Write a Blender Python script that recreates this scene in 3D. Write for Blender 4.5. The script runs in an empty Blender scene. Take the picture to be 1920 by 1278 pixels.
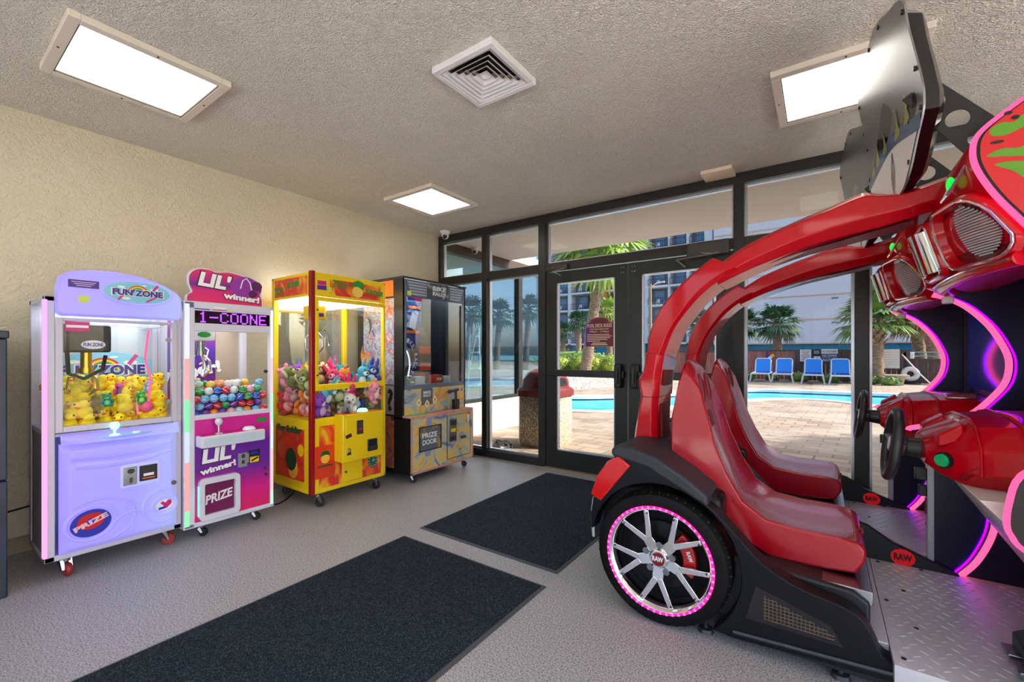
import bpy, bmesh, math, random
from mathutils import Vector, Matrix

SC = bpy.context.scene
COL = SC.collection
R = math.radians
random.seed(7)

# ------------------------------------------------------------------ camera
YAW = math.atan2(580.0, 818.0)
cam_data = bpy.data.cameras.new('camera')
cam = bpy.data.objects.new('camera', cam_data)
COL.objects.link(cam)
cam.location = (0, 0, 1.235)
cam.rotation_euler = (R(90), 0, YAW)
cam_data.sensor_width = 36.0
cam_data.lens = 818.0 / 1920.0 * 36.0
cam_data.shift_y = 23.0 / 1920.0
cam_data.clip_start = 0.05
cam_data.clip_end = 400
SC.camera = cam

# ------------------------------------------------------------------ sky, sun, exposure
world = bpy.data.worlds.new('sky')
SC.world = world
world.use_nodes = True
wn = world.node_tree.nodes
wl = world.node_tree.links
sky = wn.new('ShaderNodeTexSky')
sky.sky_type = 'NISHITA'
sky.sun_disc = False
sky.sun_elevation = R(42)
sky.sun_rotation = R(60)
sky.air_density = 1.0
sky.dust_density = 3.5
wn['Background'].inputs['Strength'].default_value = 0.62
wl.new(sky.outputs['Color'], wn['Background'].inputs['Color'])

sun_data = bpy.data.lights.new('sun', 'SUN')
sun_data.energy = 11.0
sun_data.angle = R(0.6)
sun_data.color = (1.0, 0.95, 0.87)
sun = bpy.data.objects.new('sun', sun_data)
COL.objects.link(sun)
sun.rotation_euler = Vector((0.80, 0.42, 0.62)).to_track_quat('Z', 'Y').to_euler()
sun.location = (8, 8, 12)

SC.view_settings.view_transform = 'Standard'
SC.view_settings.look = 'None'
SC.view_settings.exposure = 0.68
SC.view_settings.gamma = 1.0
SC.view_settings.use_curve_mapping = False
SC.cycles.use_denoising = True
SC.cycles.max_bounces = 12
SC.cycles.diffuse_bounces = 8
SC.cycles.glossy_bounces = 3
SC.cycles.transmission_bounces = 6
SC.cycles.transparent_max_bounces = 16
SC.cycles.caustics_reflective = False
SC.cycles.caustics_refractive = False
SC.cycles.sample_clamp_indirect = 6.0
PANEL_LIGHT = 3.4

# ------------------------------------------------------------------ materials
def lin(c):
    out = []
    for x in c[:3]:
        x = x / 255.0
        out.append(x / 12.92 if x <= 0.04045 else ((x + 0.055) / 1.055) ** 2.4)
    return tuple(out) + (1.0,)

def mat(name, col, rough=0.5, metal=0.0, spec=0.5, coat=0.0, emit=None, es=0.0, bump=None, vary=None):
    """bump = (scale, strength, distance); vary = (scale, other colour, low, high)"""
    m = bpy.data.materials.new(name)
    m.use_nodes = True
    nt = m.node_tree
    p = nt.nodes['Principled BSDF']
    p.inputs['Base Color'].default_value = lin(col)
    p.inputs['Roughness'].default_value = rough
    p.inputs['Metallic'].default_value = metal
    p.inputs['Specular IOR Level'].default_value = spec
    p.inputs['Coat Weight'].default_value = coat
    p.inputs['Coat Roughness'].default_value = 0.06
    if emit is not None:
        p.inputs['Emission Color'].default_value = lin(emit)
        p.inputs['Emission Strength'].default_value = es
    if bump or vary:
        tc = nt.nodes.new('ShaderNodeTexCoord')
    if bump:
        n = nt.nodes.new('ShaderNodeTexNoise')
        n.inputs['Scale'].default_value = bump[0]
        n.inputs['Detail'].default_value = 4
        nt.links.new(tc.outputs['Object'], n.inputs['Vector'])
        b = nt.nodes.new('ShaderNodeBump')
        b.inputs['Strength'].default_value = bump[1]
        b.inputs['Distance'].default_value = bump[2]
        nt.links.new(n.outputs['Fac'], b.inputs['Height'])
        nt.links.new(b.outputs['Normal'], p.inputs['Normal'])
    if vary:
        n2 = nt.nodes.new('ShaderNodeTexNoise')
        n2.inputs['Scale'].default_value = vary[0]
        n2.inputs['Detail'].default_value = 5
        nt.links.new(tc.outputs['Object'], n2.inputs['Vector'])
        r = nt.nodes.new('ShaderNodeValToRGB')
        r.color_ramp.elements[0].position = vary[2]
        r.color_ramp.elements[1].position = vary[3]
        r.color_ramp.elements[0].color = lin(col)
        r.color_ramp.elements[1].color = lin(vary[1])
        nt.links.new(n2.outputs['Fac'], r.inputs['Fac'])
        nt.links.new(r.outputs['Color'], p.inputs['Base Color'])
    return m

def emitter(name, col, strength):
    m = bpy.data.materials.new(name)
    m.use_nodes = True
    nt = m.node_tree
    for n in list(nt.nodes):
        if n.type == 'BSDF_PRINCIPLED':
            nt.nodes.remove(n)
    e = nt.nodes.new('ShaderNodeEmission')
    e.inputs['Color'].default_value = lin(col)
    e.inputs['Strength'].default_value = strength
    nt.links.new(e.outputs['Emission'], nt.nodes['Material Output'].inputs['Surface'])
    return m

def glass(name, tint=(255, 255, 255), refl=0.07, rough=0.0, gcol=(255, 255, 255), rise=0.25):
    m = bpy.data.materials.new(name)
    m.use_nodes = True
    nt = m.node_tree
    for n in list(nt.nodes):
        if n.type == 'BSDF_PRINCIPLED':
            nt.nodes.remove(n)
    t = nt.nodes.new('ShaderNodeBsdfTransparent')
    t.inputs['Color'].default_value = lin(tint)
    g = nt.nodes.new('ShaderNodeBsdfGlossy')
    g.inputs['Roughness'].default_value = rough
    g.inputs['Color'].default_value = lin(gcol)
    lw = nt.nodes.new('ShaderNodeLayerWeight')
    lw.inputs['Blend'].default_value = 0.25
    mr = nt.nodes.new('ShaderNodeMapRange')
    mr.inputs['To Min'].default_value = refl
    mr.inputs['To Max'].default_value = min(1.0, refl + rise)
    mx = nt.nodes.new('ShaderNodeMixShader')
    nt.links.new(lw.outputs['Fresnel'], mr.inputs['Value'])
    nt.links.new(mr.outputs['Result'], mx.inputs['Fac'])
    nt.links.new(t.outputs['BSDF'], mx.inputs[1])
    nt.links.new(g.outputs['BSDF'], mx.inputs[2])
    nt.links.new(mx.outputs['Shader'], nt.nodes['Material Output'].inputs['Surface'])
    return m

def ramp_mat(name, stops, tex='NOISE', scale=5.0, rough=0.6, bump=0.0, dist=0.01, detail=6, distort=0.0, stretch=(1, 1, 1), spec=0.5):
    """stops = [(pos, colour)...] over a noise / gradient in object space"""
    m = bpy.data.materials.new(name)
    m.use_nodes = True
    nt = m.node_tree
    p = nt.nodes['Principled BSDF']
    p.inputs['Roughness'].default_value = rough
    p.inputs['Specular IOR Level'].default_value = spec
    tc = nt.nodes.new('ShaderNodeTexCoord')
    mp = nt.nodes.new('ShaderNodeMapping')
    mp.inputs['Scale'].default_value = stretch
    nt.links.new(tc.outputs['Object'], mp.inputs['Vector'])
    r = nt.nodes.new('ShaderNodeValToRGB')
    els = r.color_ramp.elements
    while len(els) < len(stops):
        els.new(0.5)
    for e, (q, c) in zip(els, stops):
        e.position = q
        e.color = lin(c)
    if tex == 'NOISE':
        n = nt.nodes.new('ShaderNodeTexNoise')
        n.inputs['Scale'].default_value = scale
        n.inputs['Detail'].default_value = detail
        n.inputs['Distortion'].default_value = distort
        out = n.outputs['Fac']
    else:
        n = nt.nodes.new('ShaderNodeTexVoronoi')
        n.inputs['Scale'].default_value = scale
        out = n.outputs['Distance']
    nt.links.new(mp.outputs['Vector'], n.inputs['Vector'])
    nt.links.new(out, r.inputs['Fac'])
    nt.links.new(r.outputs['Color'], p.inputs['Base Color'])
    if bump:
        b = nt.nodes.new('ShaderNodeBump')
        b.inputs['Strength'].default_value = bump
        b.inputs['Distance'].default_value = dist
        nt.links.new(out, b.inputs['Height'])
        nt.links.new(b.outputs['Normal'], p.inputs['Normal'])
    return m

def grad_mat(name, stops, axis, lo, hi, rough=0.35, emit=0.0):
    """printed colour blend along an axis of the thing (object space)"""
    m = bpy.data.materials.new(name)
    m.use_nodes = True
    nt = m.node_tree
    p = nt.nodes['Principled BSDF']
    p.inputs['Roughness'].default_value = rough
    tc = nt.nodes.new('ShaderNodeTexCoord')
    sp = nt.nodes.new('ShaderNodeSeparateXYZ')
    nt.links.new(tc.outputs['Object'], sp.inputs[0])
    mr = nt.nodes.new('ShaderNodeMapRange')
    mr.inputs['From Min'].default_value = lo
    mr.inputs['From Max'].default_value = hi
    nt.links.new(sp.outputs['XYZ'.index(axis)], mr.inputs['Value'])
    r = nt.nodes.new('ShaderNodeValToRGB')
    els = r.color_ramp.elements
    while len(els) < len(stops):
        els.new(0.5)
    for e, (q, c) in zip(els, stops):
        e.position = q
        e.color = lin(c)
    nt.links.new(mr.outputs['Result'], r.inputs['Fac'])
    nt.links.new(r.outputs['Color'], p.inputs['Base Color'])
    if emit:
        nt.links.new(r.outputs['Color'], p.inputs['Emission Color'])
        p.inputs['Emission Strength'].default_value = emit
    return m

# ------------------------------------------------------------------ mesh builder
def axes_for(face):
    """local x, y, z of something flat that faces the given way (z = outward)"""
    return {
        '+x': (Vector((0, 1, 0)), Vector((0, 0, 1)), Vector((1, 0, 0))),
        '-x': (Vector((0, -1, 0)), Vector((0, 0, 1)), Vector((-1, 0, 0))),
        '-y': (Vector((1, 0, 0)), Vector((0, 0, 1)), Vector((0, -1, 0))),
        '+y': (Vector((-1, 0, 0)), Vector((0, 0, 1)), Vector((0, 1, 0))),
        '+z': (Vector((1, 0, 0)), Vector((0, 1, 0)), Vector((0, 0, 1))),
    }[face]

def frame(face, origin, roll=0.0):
    x, y, z = axes_for(face)
    m = Matrix(((x.x, y.x, z.x, 0), (x.y, y.y, z.y, 0), (x.z, y.z, z.z, 0), (0, 0, 0, 1)))
    return Matrix.Translation(Vector(origin)) @ m @ Matrix.Rotation(R(roll), 4, 'Z')

_text_cache = {}
def text_geo(s, ext=0.002, off=0.0, shear=0.0):
    key = (s, ext, off, shear)
    if key not in _text_cache:
        cu = bpy.data.curves.new('lettering_curve', 'FONT')
        cu.body = s
        cu.align_x = 'CENTER'
        cu.size = 1.0
        cu.extrude = 0.01
        cu.offset = off
        cu.shear = shear
        cu.resolution_u = 3
        ob = bpy.data.objects.new('lettering_curve', cu)
        COL.objects.link(ob)
        dg = bpy.context.evaluated_depsgraph_get()
        me = bpy.data.meshes.new_from_object(ob.evaluated_get(dg))
        vs = [v.co.copy() for v in me.vertices]
        fs = [tuple(p.vertices) for p in me.polygons]
        bpy.data.objects.remove(ob)
        bpy.data.meshes.remove(me)
        bpy.data.curves.remove(cu)
        x0 = min(v.x for v in vs); x1 = max(v.x for v in vs)
        y0 = min(v.y for v in vs); y1 = max(v.y for v in vs)
        vs = [Vector(((v.x - (x0 + x1) / 2) / (x1 - x0), (v.y - (y0 + y1) / 2) / (y1 - y0), v.z / 0.01)) for v in vs]
        _text_cache[key] = (vs, fs)
    return _text_cache[key]

class B:
    def __init__(self):
        self.v = []; self.f = []; self.m = []
        self.T = Matrix.Identity(4)

    def add(self, vs, fs, mi=0):
        o = len(self.v)
        T = self.T
        self.v.extend(T @ Vector(v) for v in vs)
        for f in fs:
            self.f.append(tuple(i + o for i in f))
            self.m.append(mi)
        return self

    def box(self, x0, x1, y0, y1, z0, z1, mi=0):
        vs = [(x, y, z) for x in (x0, x1) for y in (y0, y1) for z in (z0, z1)]
        fs = [(0, 1, 3, 2), (4, 6, 7, 5), (0, 4, 5, 1), (2, 3, 7, 6), (0, 2, 6, 4), (1, 5, 7, 3)]
        return self.add(vs, fs, mi)

    def prism(self, poly, axis, a, b, mi=0):
        n = len(poly)
        def mk(p, t):
            if axis == 'x': return (t, p[0], p[1])
            if axis == 'y': return (p[0], t, p[1])
            return (p[0], p[1], t)
        vs = [mk(p, a) for p in poly] + [mk(p, b) for p in poly]
        fs = [tuple(range(n)), tuple(range(2 * n - 1, n - 1, -1))]
        fs += [(i, (i + 1) % n, n + (i + 1) % n, n + i) for i in range(n)]
        return self.add(vs, fs, mi)

    def plate(self, poly, fr, t=0.002, mi=0):
        """flat shape with thickness: poly in the frame's x-y, thickness along its z"""
        old = self.T
        self.T = old @ fr
        self.prism(poly, 'z', 0, t, mi)
        self.T = old
        return self

    def rect(self, w, h, fr, t=0.002, mi=0):
        return self.plate([(-w / 2, -h / 2), (w / 2, -h / 2), (w / 2, h / 2), (-w / 2, h / 2)], fr, t, mi)

    def rrect(self, w, h, r, fr, t=0.002, mi=0, n=5):
        pts = []
        for cx, cy, a0 in ((w / 2 - r, h / 2 - r, 0), (-w / 2 + r, h / 2 - r, 90), (-w / 2 + r, -h / 2 + r, 180), (w / 2 - r, -h / 2 + r, 270)):
            for k in range(n + 1):
                a = R(a0 + 90 * k / n)
                pts.append((cx + r * math.cos(a), cy + r * math.sin(a)))
        return self.plate(pts, fr, t, mi)

    def oval(self, w, h, fr, t=0.002, mi=0, n=32):
        return self.plate([(w / 2 * math.cos(2 * math.pi * k / n), h / 2 * math.sin(2 * math.pi * k / n)) for k in range(n)], fr, t, mi)

    def text(self, s, w, h, fr, t=0.001, mi=0, off=0.0, shear=0.0):
        vs, fs = text_geo(s, 0.002, off, shear)
        old = self.T
        self.T = old @ fr
        self.add([(v.x * w, v.y * h, (v.z + 1) * t) for v in vs], fs, mi)
        self.T = old
        return self

    def rings(self, rings, closed=True, caps=True, mi=0):
        n = len(rings[0])
        vs = [p for r in rings for p in r]
        fs = []
        for i in range(len(rings) - 1):
            for j in range(n if closed else n - 1):
                k = (j + 1) % n
                fs.append((i * n + j, i * n + k, (i + 1) * n + k, (i + 1) * n + j))
        if caps and closed:
            fs.append(tuple(range(n - 1, -1, -1)))
            fs.append(tuple((len(rings) - 1) * n + j for j in range(n)))
        return self.add(vs, fs, mi)

    def tube(self, pts, r, n=8, closed=False, mi=0, flat=1.0):
        pts = [Vector(p) for p in pts]
        m = len(pts)
        rs = r if isinstance(r, (list, tuple)) else [r] * m
        rings = []
        prev = None
        for i in range(m):
            a = pts[(i - 1) % m] if (closed or i > 0) else pts[i]
            b = pts[(i + 1) % m] if (closed or i < m - 1) else pts[i]
            d = (b - a)
            if d.length < 1e-9: d = Vector((0, 0, 1))
            d.normalize()
            if prev is None:
                up = Vector((0, 0, 1)) if abs(d.z) < 0.9 else Vector((1, 0, 0))
                s = d.cross(up).normalized()
            else:
                s = (prev - d * prev.dot(d))
                s = s.normalized() if s.length > 1e-6 else d.orthogonal().normalized()
            prev = s
            u = s.cross(d).normalized()
            rings.append([pts[i] + s * (rs[i] * math.cos(2 * math.pi * k / n)) + u * (rs[i] * flat * math.sin(2 * math.pi * k / n)) for k in range(n)])
        if closed:
            rings.append(rings[0])
            # closing ring shares positions only
            return self.rings(rings, True, False, mi)
        return self.rings(rings, True, True, mi)

    def cyl(self, a, b, r, r2=None, n=16, mi=0):
        return self.tube([a, b], [r, r if r2 is None else r2], n, False, mi)

    def lathe(self, prof, origin, axis, n=32, mi=0, closed_prof=False):
        """prof = [(radius, height along axis)]"""
        ax = Vector(axis).normalized()
        s = ax.orthogonal().normalized()
        u = ax.cross(s)
        o = Vector(origin)
        m = len(prof)
        vs = []
        for (r, h) in prof:
            r = max(r, 1e-5)
            for k in range(n):
                a = 2 * math.pi * k / n
                vs.append(o + ax * h + s * (r * math.cos(a)) + u * (r * math.sin(a)))
        fs = []
        for i in range(m if closed_prof else m - 1):
            i2 = (i + 1) % m
            for k in range(n):
                k2 = (k + 1) % n
                fs.append((i * n + k, i * n + k2, i2 * n + k2, i2 * n + k))
        return self.add(vs, fs, mi)

    def ball(self, c, r, nu=14, nv=8, mi=0, rot=None):
        rx, ry, rz = r if isinstance(r, (list, tuple)) else (r, r, r)
        vs = [(0, 0, -rz)]
        for j in range(1, nv):
            t = -math.pi / 2 + math.pi * j / nv
            for i in range(nu):
                a = 2 * math.pi * i / nu
                vs.append((rx * math.cos(t) * math.cos(a), ry * math.cos(t) * math.sin(a), rz * math.sin(t)))
        vs.append((0, 0, rz))
        M = Matrix.Translation(Vector(c)) @ (rot.to_4x4() if rot is not None else Matrix.Identity(4))
        vs = [M @ Vector(v) for v in vs]
        fs = [(0, 1 + (i + 1) % nu, 1 + i) for i in range(nu)]
        for j in range(nv - 2):
            for i in range(nu):
                k = (i + 1) % nu
                a = 1 + j * nu
                fs.append((a + i, a + k, a + nu + k, a + nu + i))
        t = len(vs) - 1
        a = 1 + (nv - 2) * nu
        fs += [(a + i, a + (i + 1) % nu, t) for i in range(nu)]
        return self.add(vs, fs, mi)

    def torus(self, c, axis, rmaj, rmin, n=36, m=10, mi=0):
        prof = [(rmaj + rmin * math.cos(2 * math.pi * k / m), rmin * math.sin(2 * math.pi * k / m)) for k in range(m)]
        return self.lathe(prof, c, axis, n, mi, True)

    def build(self, name, mats, parent=None, bevel=0.0, seg=2, angle=38, flip=True, kind=None, label=None):
        me = bpy.data.meshes.new(name)
        me.from_pydata([tuple(v) for v in self.v], [], self.f)
        if not isinstance(mats, (list, tuple)): mats = [mats]
        for m in mats: me.materials.append(m)
        for p, mi in zip(me.polygons, self.m): p.material_index = mi
        if flip:
            bm = bmesh.new(); bm.from_mesh(me)
            bmesh.ops.recalc_face_normals(bm, faces=bm.faces[:])
            bm.to_mesh(me); bm.free()
        me.shade_smooth()
        me.set_sharp_from_angle(angle=R(angle))
        o = bpy.data.objects.new(name, me)
        COL.objects.link(o)
        if parent is not None:
            o.parent = parent
            off = parent.location if parent.parent is None else Vector((0, 0, 0))
            o.matrix_parent_inverse = Matrix.Translation(-off)
        if bevel:
            bv = o.modifiers.new('soft_edges', 'BEVEL')
            bv.width = bevel; bv.segments = seg
            bv.limit_method = 'ANGLE'; bv.angle_limit = R(35)
        if kind: o['kind'] = kind
        if label: o['label'] = label
        return o

def thing(name, label, cat, loc=(0, 0, 0), group=None, kind=None):
    o = bpy.data.objects.new(name, None)
    COL.objects.link(o)
    o.location = loc
    o.empty_display_size = 0.1
    if label: o['label'] = label
    if cat: o['category'] = cat
    if group: o['group'] = group
    if kind: o['kind'] = kind
    return o

def tag(o, label, cat, group=None, kind=None):
    o['label'] = label; o['category'] = cat
    if group: o['group'] = group
    if kind: o['kind'] = kind
    return o

def struct(o):
    o['kind'] = 'structure'
    return o

def copy_tree(root, delta=(0, 0, 0), label=None, group=None):
    """a copy of a thing with copies of its parts and sub-parts, moved by delta"""
    def rec(o, par):
        c = o.copy()
        COL.objects.link(c)
        c.parent = par
        c.matrix_parent_inverse = o.matrix_parent_inverse.copy()
        for ch in list(o.children):
            rec(ch, c)
        return c
    r = rec(root, None)
    r.location = root.location + Vector(delta)
    if label: r['label'] = label
    if group: r['group'] = group
    return r

def spline(pts, per=6, closed=False):
    """Catmull-Rom through 2-D or 3-D points"""
    P = [Vector(p) for p in pts]
    n = len(P)
    out = []
    rng = range(n if closed else n - 1)
    for i in rng:
        p0 = P[(i - 1) % n] if (closed or i > 0) else P[i] * 2 - P[i + 1]
        p1, p2 = P[i], P[(i + 1) % n]
        p3 = P[(i + 2) % n] if (closed or i + 2 < n) else P[i + 1] * 2 - P[i]
        for k in range(per):
            t = k / per
            out.append(0.5 * ((2 * p1) + (p2 - p0) * t + (2 * p0 - 5 * p1 + 4 * p2 - p3) * t * t + (3 * p1 - p0 - 3 * p2 + p3) * t * t * t))
    if not closed: out.append(P[-1])
    return out

# shared materials
M_black = mat('black_plastic', (22, 22, 25), 0.42)
M_blackgloss = mat('black_gloss', (10, 10, 14), 0.12, coat=0.5)
M_white = mat('white_plastic', (236, 234, 238), 0.35)
M_alu = mat('brushed_aluminium', (205, 208, 215), 0.32, 0.85)
M_steel = mat('steel', (150, 152, 158), 0.25, 1.0)
M_chrome = mat('chrome', (235, 235, 238), 0.06, 1.0)
M_dkgrey = mat('dark_grey_metal', (58, 60, 66), 0.4, 0.3)
M_bronze = mat('dark_bronze_frame', (44, 45, 43), 0.38, 0.2)
M_rubber = mat('rubber', (18, 18, 19), 0.75)
M_redwheel = mat('red_rubber', (150, 38, 38), 0.5)
M_yellow = mat('yellow_paint', (242, 205, 12), 0.35)
M_red = mat('red_paint', (205, 22, 24), 0.3)
M_gold = mat('gold_metal', (205, 165, 55), 0.28, 0.9)
M_purple = mat('purple_print', (86, 34, 150), 0.4)
M_magenta = mat('magenta_print', (205, 26, 122), 0.4)
M_blue = mat('blue_print', (26, 40, 170), 0.4)
M_cyan = mat('cyan_print', (130, 205, 232), 0.4)
M_green = mat('green_print', (42, 145, 50), 0.4)
M_orange = mat('orange_print', (235, 110, 35), 0.4)
M_sticker = mat('sticker_yellow_green', (205, 222, 90), 0.5)
M_cream = mat('cream_print', (240, 226, 190), 0.5)
M_maroon = mat('maroon', (110, 30, 38), 0.5)
M_clear = glass('clear_glass', (253, 254, 254), 0.008, rise=0.06)
M_acrylic = glass('clear_acrylic', (240, 246, 248), 0.015, rise=0.1)
M_window = glass('window_glass', (252, 253, 253), 0.008, rise=0.10)
M_tinted = glass('view_dimming_glass', (201, 202, 203), 0.008, rise=0.08)  # grey tint added to dim the bright view outdoors
# ================================================================== the room
ZC = 2.745           # ceiling
XL = -4.06           # left wall
YG = 4.07            # room face of the glazed wall
XR, YB = 3.4, -3.2

def stucco(name, col, col2, scale, strength, dist, vscale):
    m = bpy.data.materials.new(name)
    m.use_nodes = True
    nt = m.node_tree
    p = nt.nodes['Principled BSDF']
    p.inputs['Roughness'].default_value = 0.9
    p.inputs['Specular IOR Level'].default_value = 0.15
    tc = nt.nodes.new('ShaderNodeTexCoord')
    n = nt.nodes.new('ShaderNodeTexNoise')
    n.inputs['Scale'].default_value = scale
    n.inputs['Detail'].default_value = 3
    n.inputs['Distortion'].default_value = 2.2
    nt.links.new(tc.outputs['Object'], n.inputs['Vector'])
    b = nt.nodes.new('ShaderNodeBump')
    b.inputs['Strength'].default_value = strength
    b.inputs['Distance'].default_value = dist
    nt.links.new(n.outputs['Fac'], b.inputs['Height'])
    nt.links.new(b.outputs['Normal'], p.inputs['Normal'])
    n2 = nt.nodes.new('ShaderNodeTexNoise')
    n2.inputs['Scale'].default_value = vscale
    n2.inputs['Detail'].default_value = 4
    nt.links.new(tc.outputs['Object'], n2.inputs['Vector'])
    r = nt.nodes.new('ShaderNodeValToRGB')
    r.color_ramp.elements[0].position = 0.35
    r.color_ramp.elements[1].position = 0.65
    r.color_ramp.elements[0].color = lin(col)
    r.color_ramp.elements[1].color = lin(col2)
    nt.links.new(n2.outputs['Fac'], r.inputs['Fac'])
    nt.links.new(r.outputs['Color'], p.inputs['Base Color'])
    return m

M_ceil = stucco('ceiling_stucco', (248, 240, 229), (252, 245, 235), 44, 1.0, 0.034, 2.0)
M_wall = stucco('wall_stucco', (215, 203, 180), (220, 209, 187), 26, 0.8, 0.014, 1.3)
M_floor = ramp_mat('aggregate_floor', [(0.34, (100, 99, 103)), (0.5, (166, 164, 166)), (0.66, (196, 194, 194))], scale=150, rough=0.4, bump=0.12, dist=0.002, detail=3, spec=0.6)
M_soffit = mat('soffit_paint', (246, 236, 228), 0.9, vary=(1.5, (240, 229, 220), 0.4, 0.6))

b = B(); b.box(XL - 0.2, XR + 0.2, YB - 0.2, YG + 0.12, -0.15, 0.0)
struct(b.build('floor', M_floor))
b = B(); b.box(XL - 0.2, XR + 0.2, YB - 0.2, YG + 0.14, ZC, ZC + 0.15)
struct(b.build('ceiling', M_ceil))
b = B(); b.box(XL - 0.2, XL, YB - 0.2, YG + 0.14, 0, ZC)
struct(b.build('wall_left', M_wall))
def wall_with_openings(name, axis, p0, p1, a0, a1, holes, z0=0.08, z1=2.64):
    """masonry wall with window openings between z0 and z1; holes = [(from, to)]"""
    b = B()
    def bx(u0, u1, za, zb):
        if axis == 'x': b.box(p0, p1, u0, u1, za, zb)
        else: b.box(u0, u1, p0, p1, za, zb)
    bx(a0, a1, 0, z0); bx(a0, a1, z1, ZC)
    e = [a0] + [q for h in holes for q in h] + [a1]
    for k in range(0, len(e), 2): bx(e[k], e[k + 1], z0, z1)
    return struct(b.build(name, M_wall))
RH = [(-3.0, -1.32), (-1.24, 0.42), (0.5, 2.16), (2.24, 3.9)]  # openings added for daylight in the unseen walls
BH = [(-3.8, -2.1), (-2.0, -0.3), (-0.2, 1.5), (1.6, 3.2)]
wall_with_openings('wall_right', 'x', XR, XR + 0.2, YB - 0.2, YG + 0.14, RH)
wall_with_openings('wall_back', 'y', YB - 0.2, YB, XL, XR, BH)
b = B(); b.box(XL, XL + 0.014, YB, 3.9, 0, 0.1)
struct(b.build('baseboard_left', mat('baseboard', (150, 138, 118), 0.6), bevel=0.004))

# glazed wall: posts, header, transom bars, panes
GY0, GY1 = YG, YG + 0.11
PY = YG + 0.06
b = B()
b.box(XL, XR, GY0, GY1, 2.655, ZC)
struct(b.build('trim_1', M_bronze, bevel=0.004))
n_trim = 2
for x0, x1 in ((XL, -4.015), (-3.335, -3.26), (-2.535, -2.445), (-0.605, -0.525), (0.2, 0.285), (1.2, 1.28), (2.25, 2.33), (3.3, XR)):
    b = B(); b.box(x0, x1, GY0, GY1, 0, 2.655)
    struct(b.build('trim_%d' % n_trim, M_bronze, bevel=0.004)); n_trim += 1
for x0, x1 in ((-4.015, -3.335), (-3.26, -2.535), (-2.445, -0.605), (-0.525, 0.2), (0.285, 1.2), (1.28, 2.25), (2.33, 3.3)):
    b = B(); b.box(x0, x1, GY0, GY1, 2.115, 2.205)
    struct(b.build('trim_%d' % n_trim, M_bronze, bevel=0.004)); n_trim += 1
for x0, x1 in ((-4.015, -3.335), (-3.26, -2.535), (-0.525, 0.2), (0.285, 1.2), (1.28, 2.25), (2.33, 3.3)):
    b = B(); b.box(x0, x1, GY0, GY1, 0, 0.085)
    struct(b.build('trim_%d' % n_trim, M_bronze, bevel=0.004)); n_trim += 1
b = B(); b.box(-2.445, -0.605, GY0 - 0.03, GY1 + 0.03, 0, 0.012)
struct(b.build('trim_%d' % n_trim, mat('threshold', (150, 135, 110), 0.5, 0.3)))

def window(i, x0, x1, z0, z1):
    w = thing('window_%d' % i, None, None, ((x0 + x1) / 2, PY, z0), kind='structure')
    b = B()
    e = 0.018
    for a in ((x0, x0 + e, z0, z1), (x1 - e, x1, z0, z1), (x0 + e, x1 - e, z0, z0 + e), (x0 + e, x1 - e, z1 - e, z1)):
        b.box(a[0], a[1], PY - 0.012, PY + 0.03, a[2], a[3])
    b.build('window_frame', M_alu, w, kind='structure')
    b = B(); b.box(x0 + e, x1 - e, PY + 0.006, PY + 0.012, z0 + e, z1 - e)
    b.build('window_pane', M_tinted, w, kind='structure')
k = 1
for x0, x1 in ((-4.015, -3.335), (-3.26, -2.535), (-0.525, 0.2), (0.285, 1.2), (1.28, 2.25), (2.33, 3.3)):
    window(k, x0, x1, 0.085, 2.115); k += 1
for x0, x1 in ((-4.015, -3.335), (-3.26, -2.535), (-2.445, -0.605), (-0.525, 0.2), (0.285, 1.2), (1.28, 2.25), (2.33, 3.3)):
    window(k, x0, x1, 2.205, 2.655); k += 1

for (q0, q1) in RH:  # unseen side windows, added to lift the ceiling with daylight
    w = thing('window_%d' % k, None, None, (XR + 0.1, (q0 + q1) / 2, 0.08), kind='structure'); k += 1
    b = B()
    for r_ in ((q0, q0 + 0.05, 0.08, 2.64), (q1 - 0.05, q1, 0.08, 2.64), (q0 + 0.05, q1 - 0.05, 0.08, 0.13), (q0 + 0.05, q1 - 0.05, 2.59, 2.64)):
        b.box(XR + 0.06, XR + 0.13, r_[0], r_[1], r_[2], r_[3])
    b.build('window_frame', M_bronze, w, kind='structure')
    b = B(); b.box(XR + 0.09, XR + 0.096, q0 + 0.05, q1 - 0.05, 0.13, 2.59); b.build('window_pane', M_window, w, kind='structure')
for (q0, q1) in BH:  # unseen back windows, added for extra daylight
    w = thing('window_%d' % k, None, None, ((q0 + q1) / 2, YB - 0.1, 0.08), kind='structure'); k += 1
    b = B()
    for r_ in ((q0, q0 + 0.05, 0.08, 2.64), (q1 - 0.05, q1, 0.08, 2.64), (q0 + 0.05, q1 - 0.05, 0.08, 0.13), (q0 + 0.05, q1 - 0.05, 2.59, 2.64)):
        b.box(r_[0], r_[1], YB - 0.13, YB - 0.06, r_[2], r_[3])
    b.build('window_frame', M_bronze, w, kind='structure')
    b = B(); b.box(q0 + 0.05, q1 - 0.05, YB - 0.096, YB - 0.09, 0.13, 2.59); b.build('window_pane', M_window, w, kind='structure')

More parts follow.
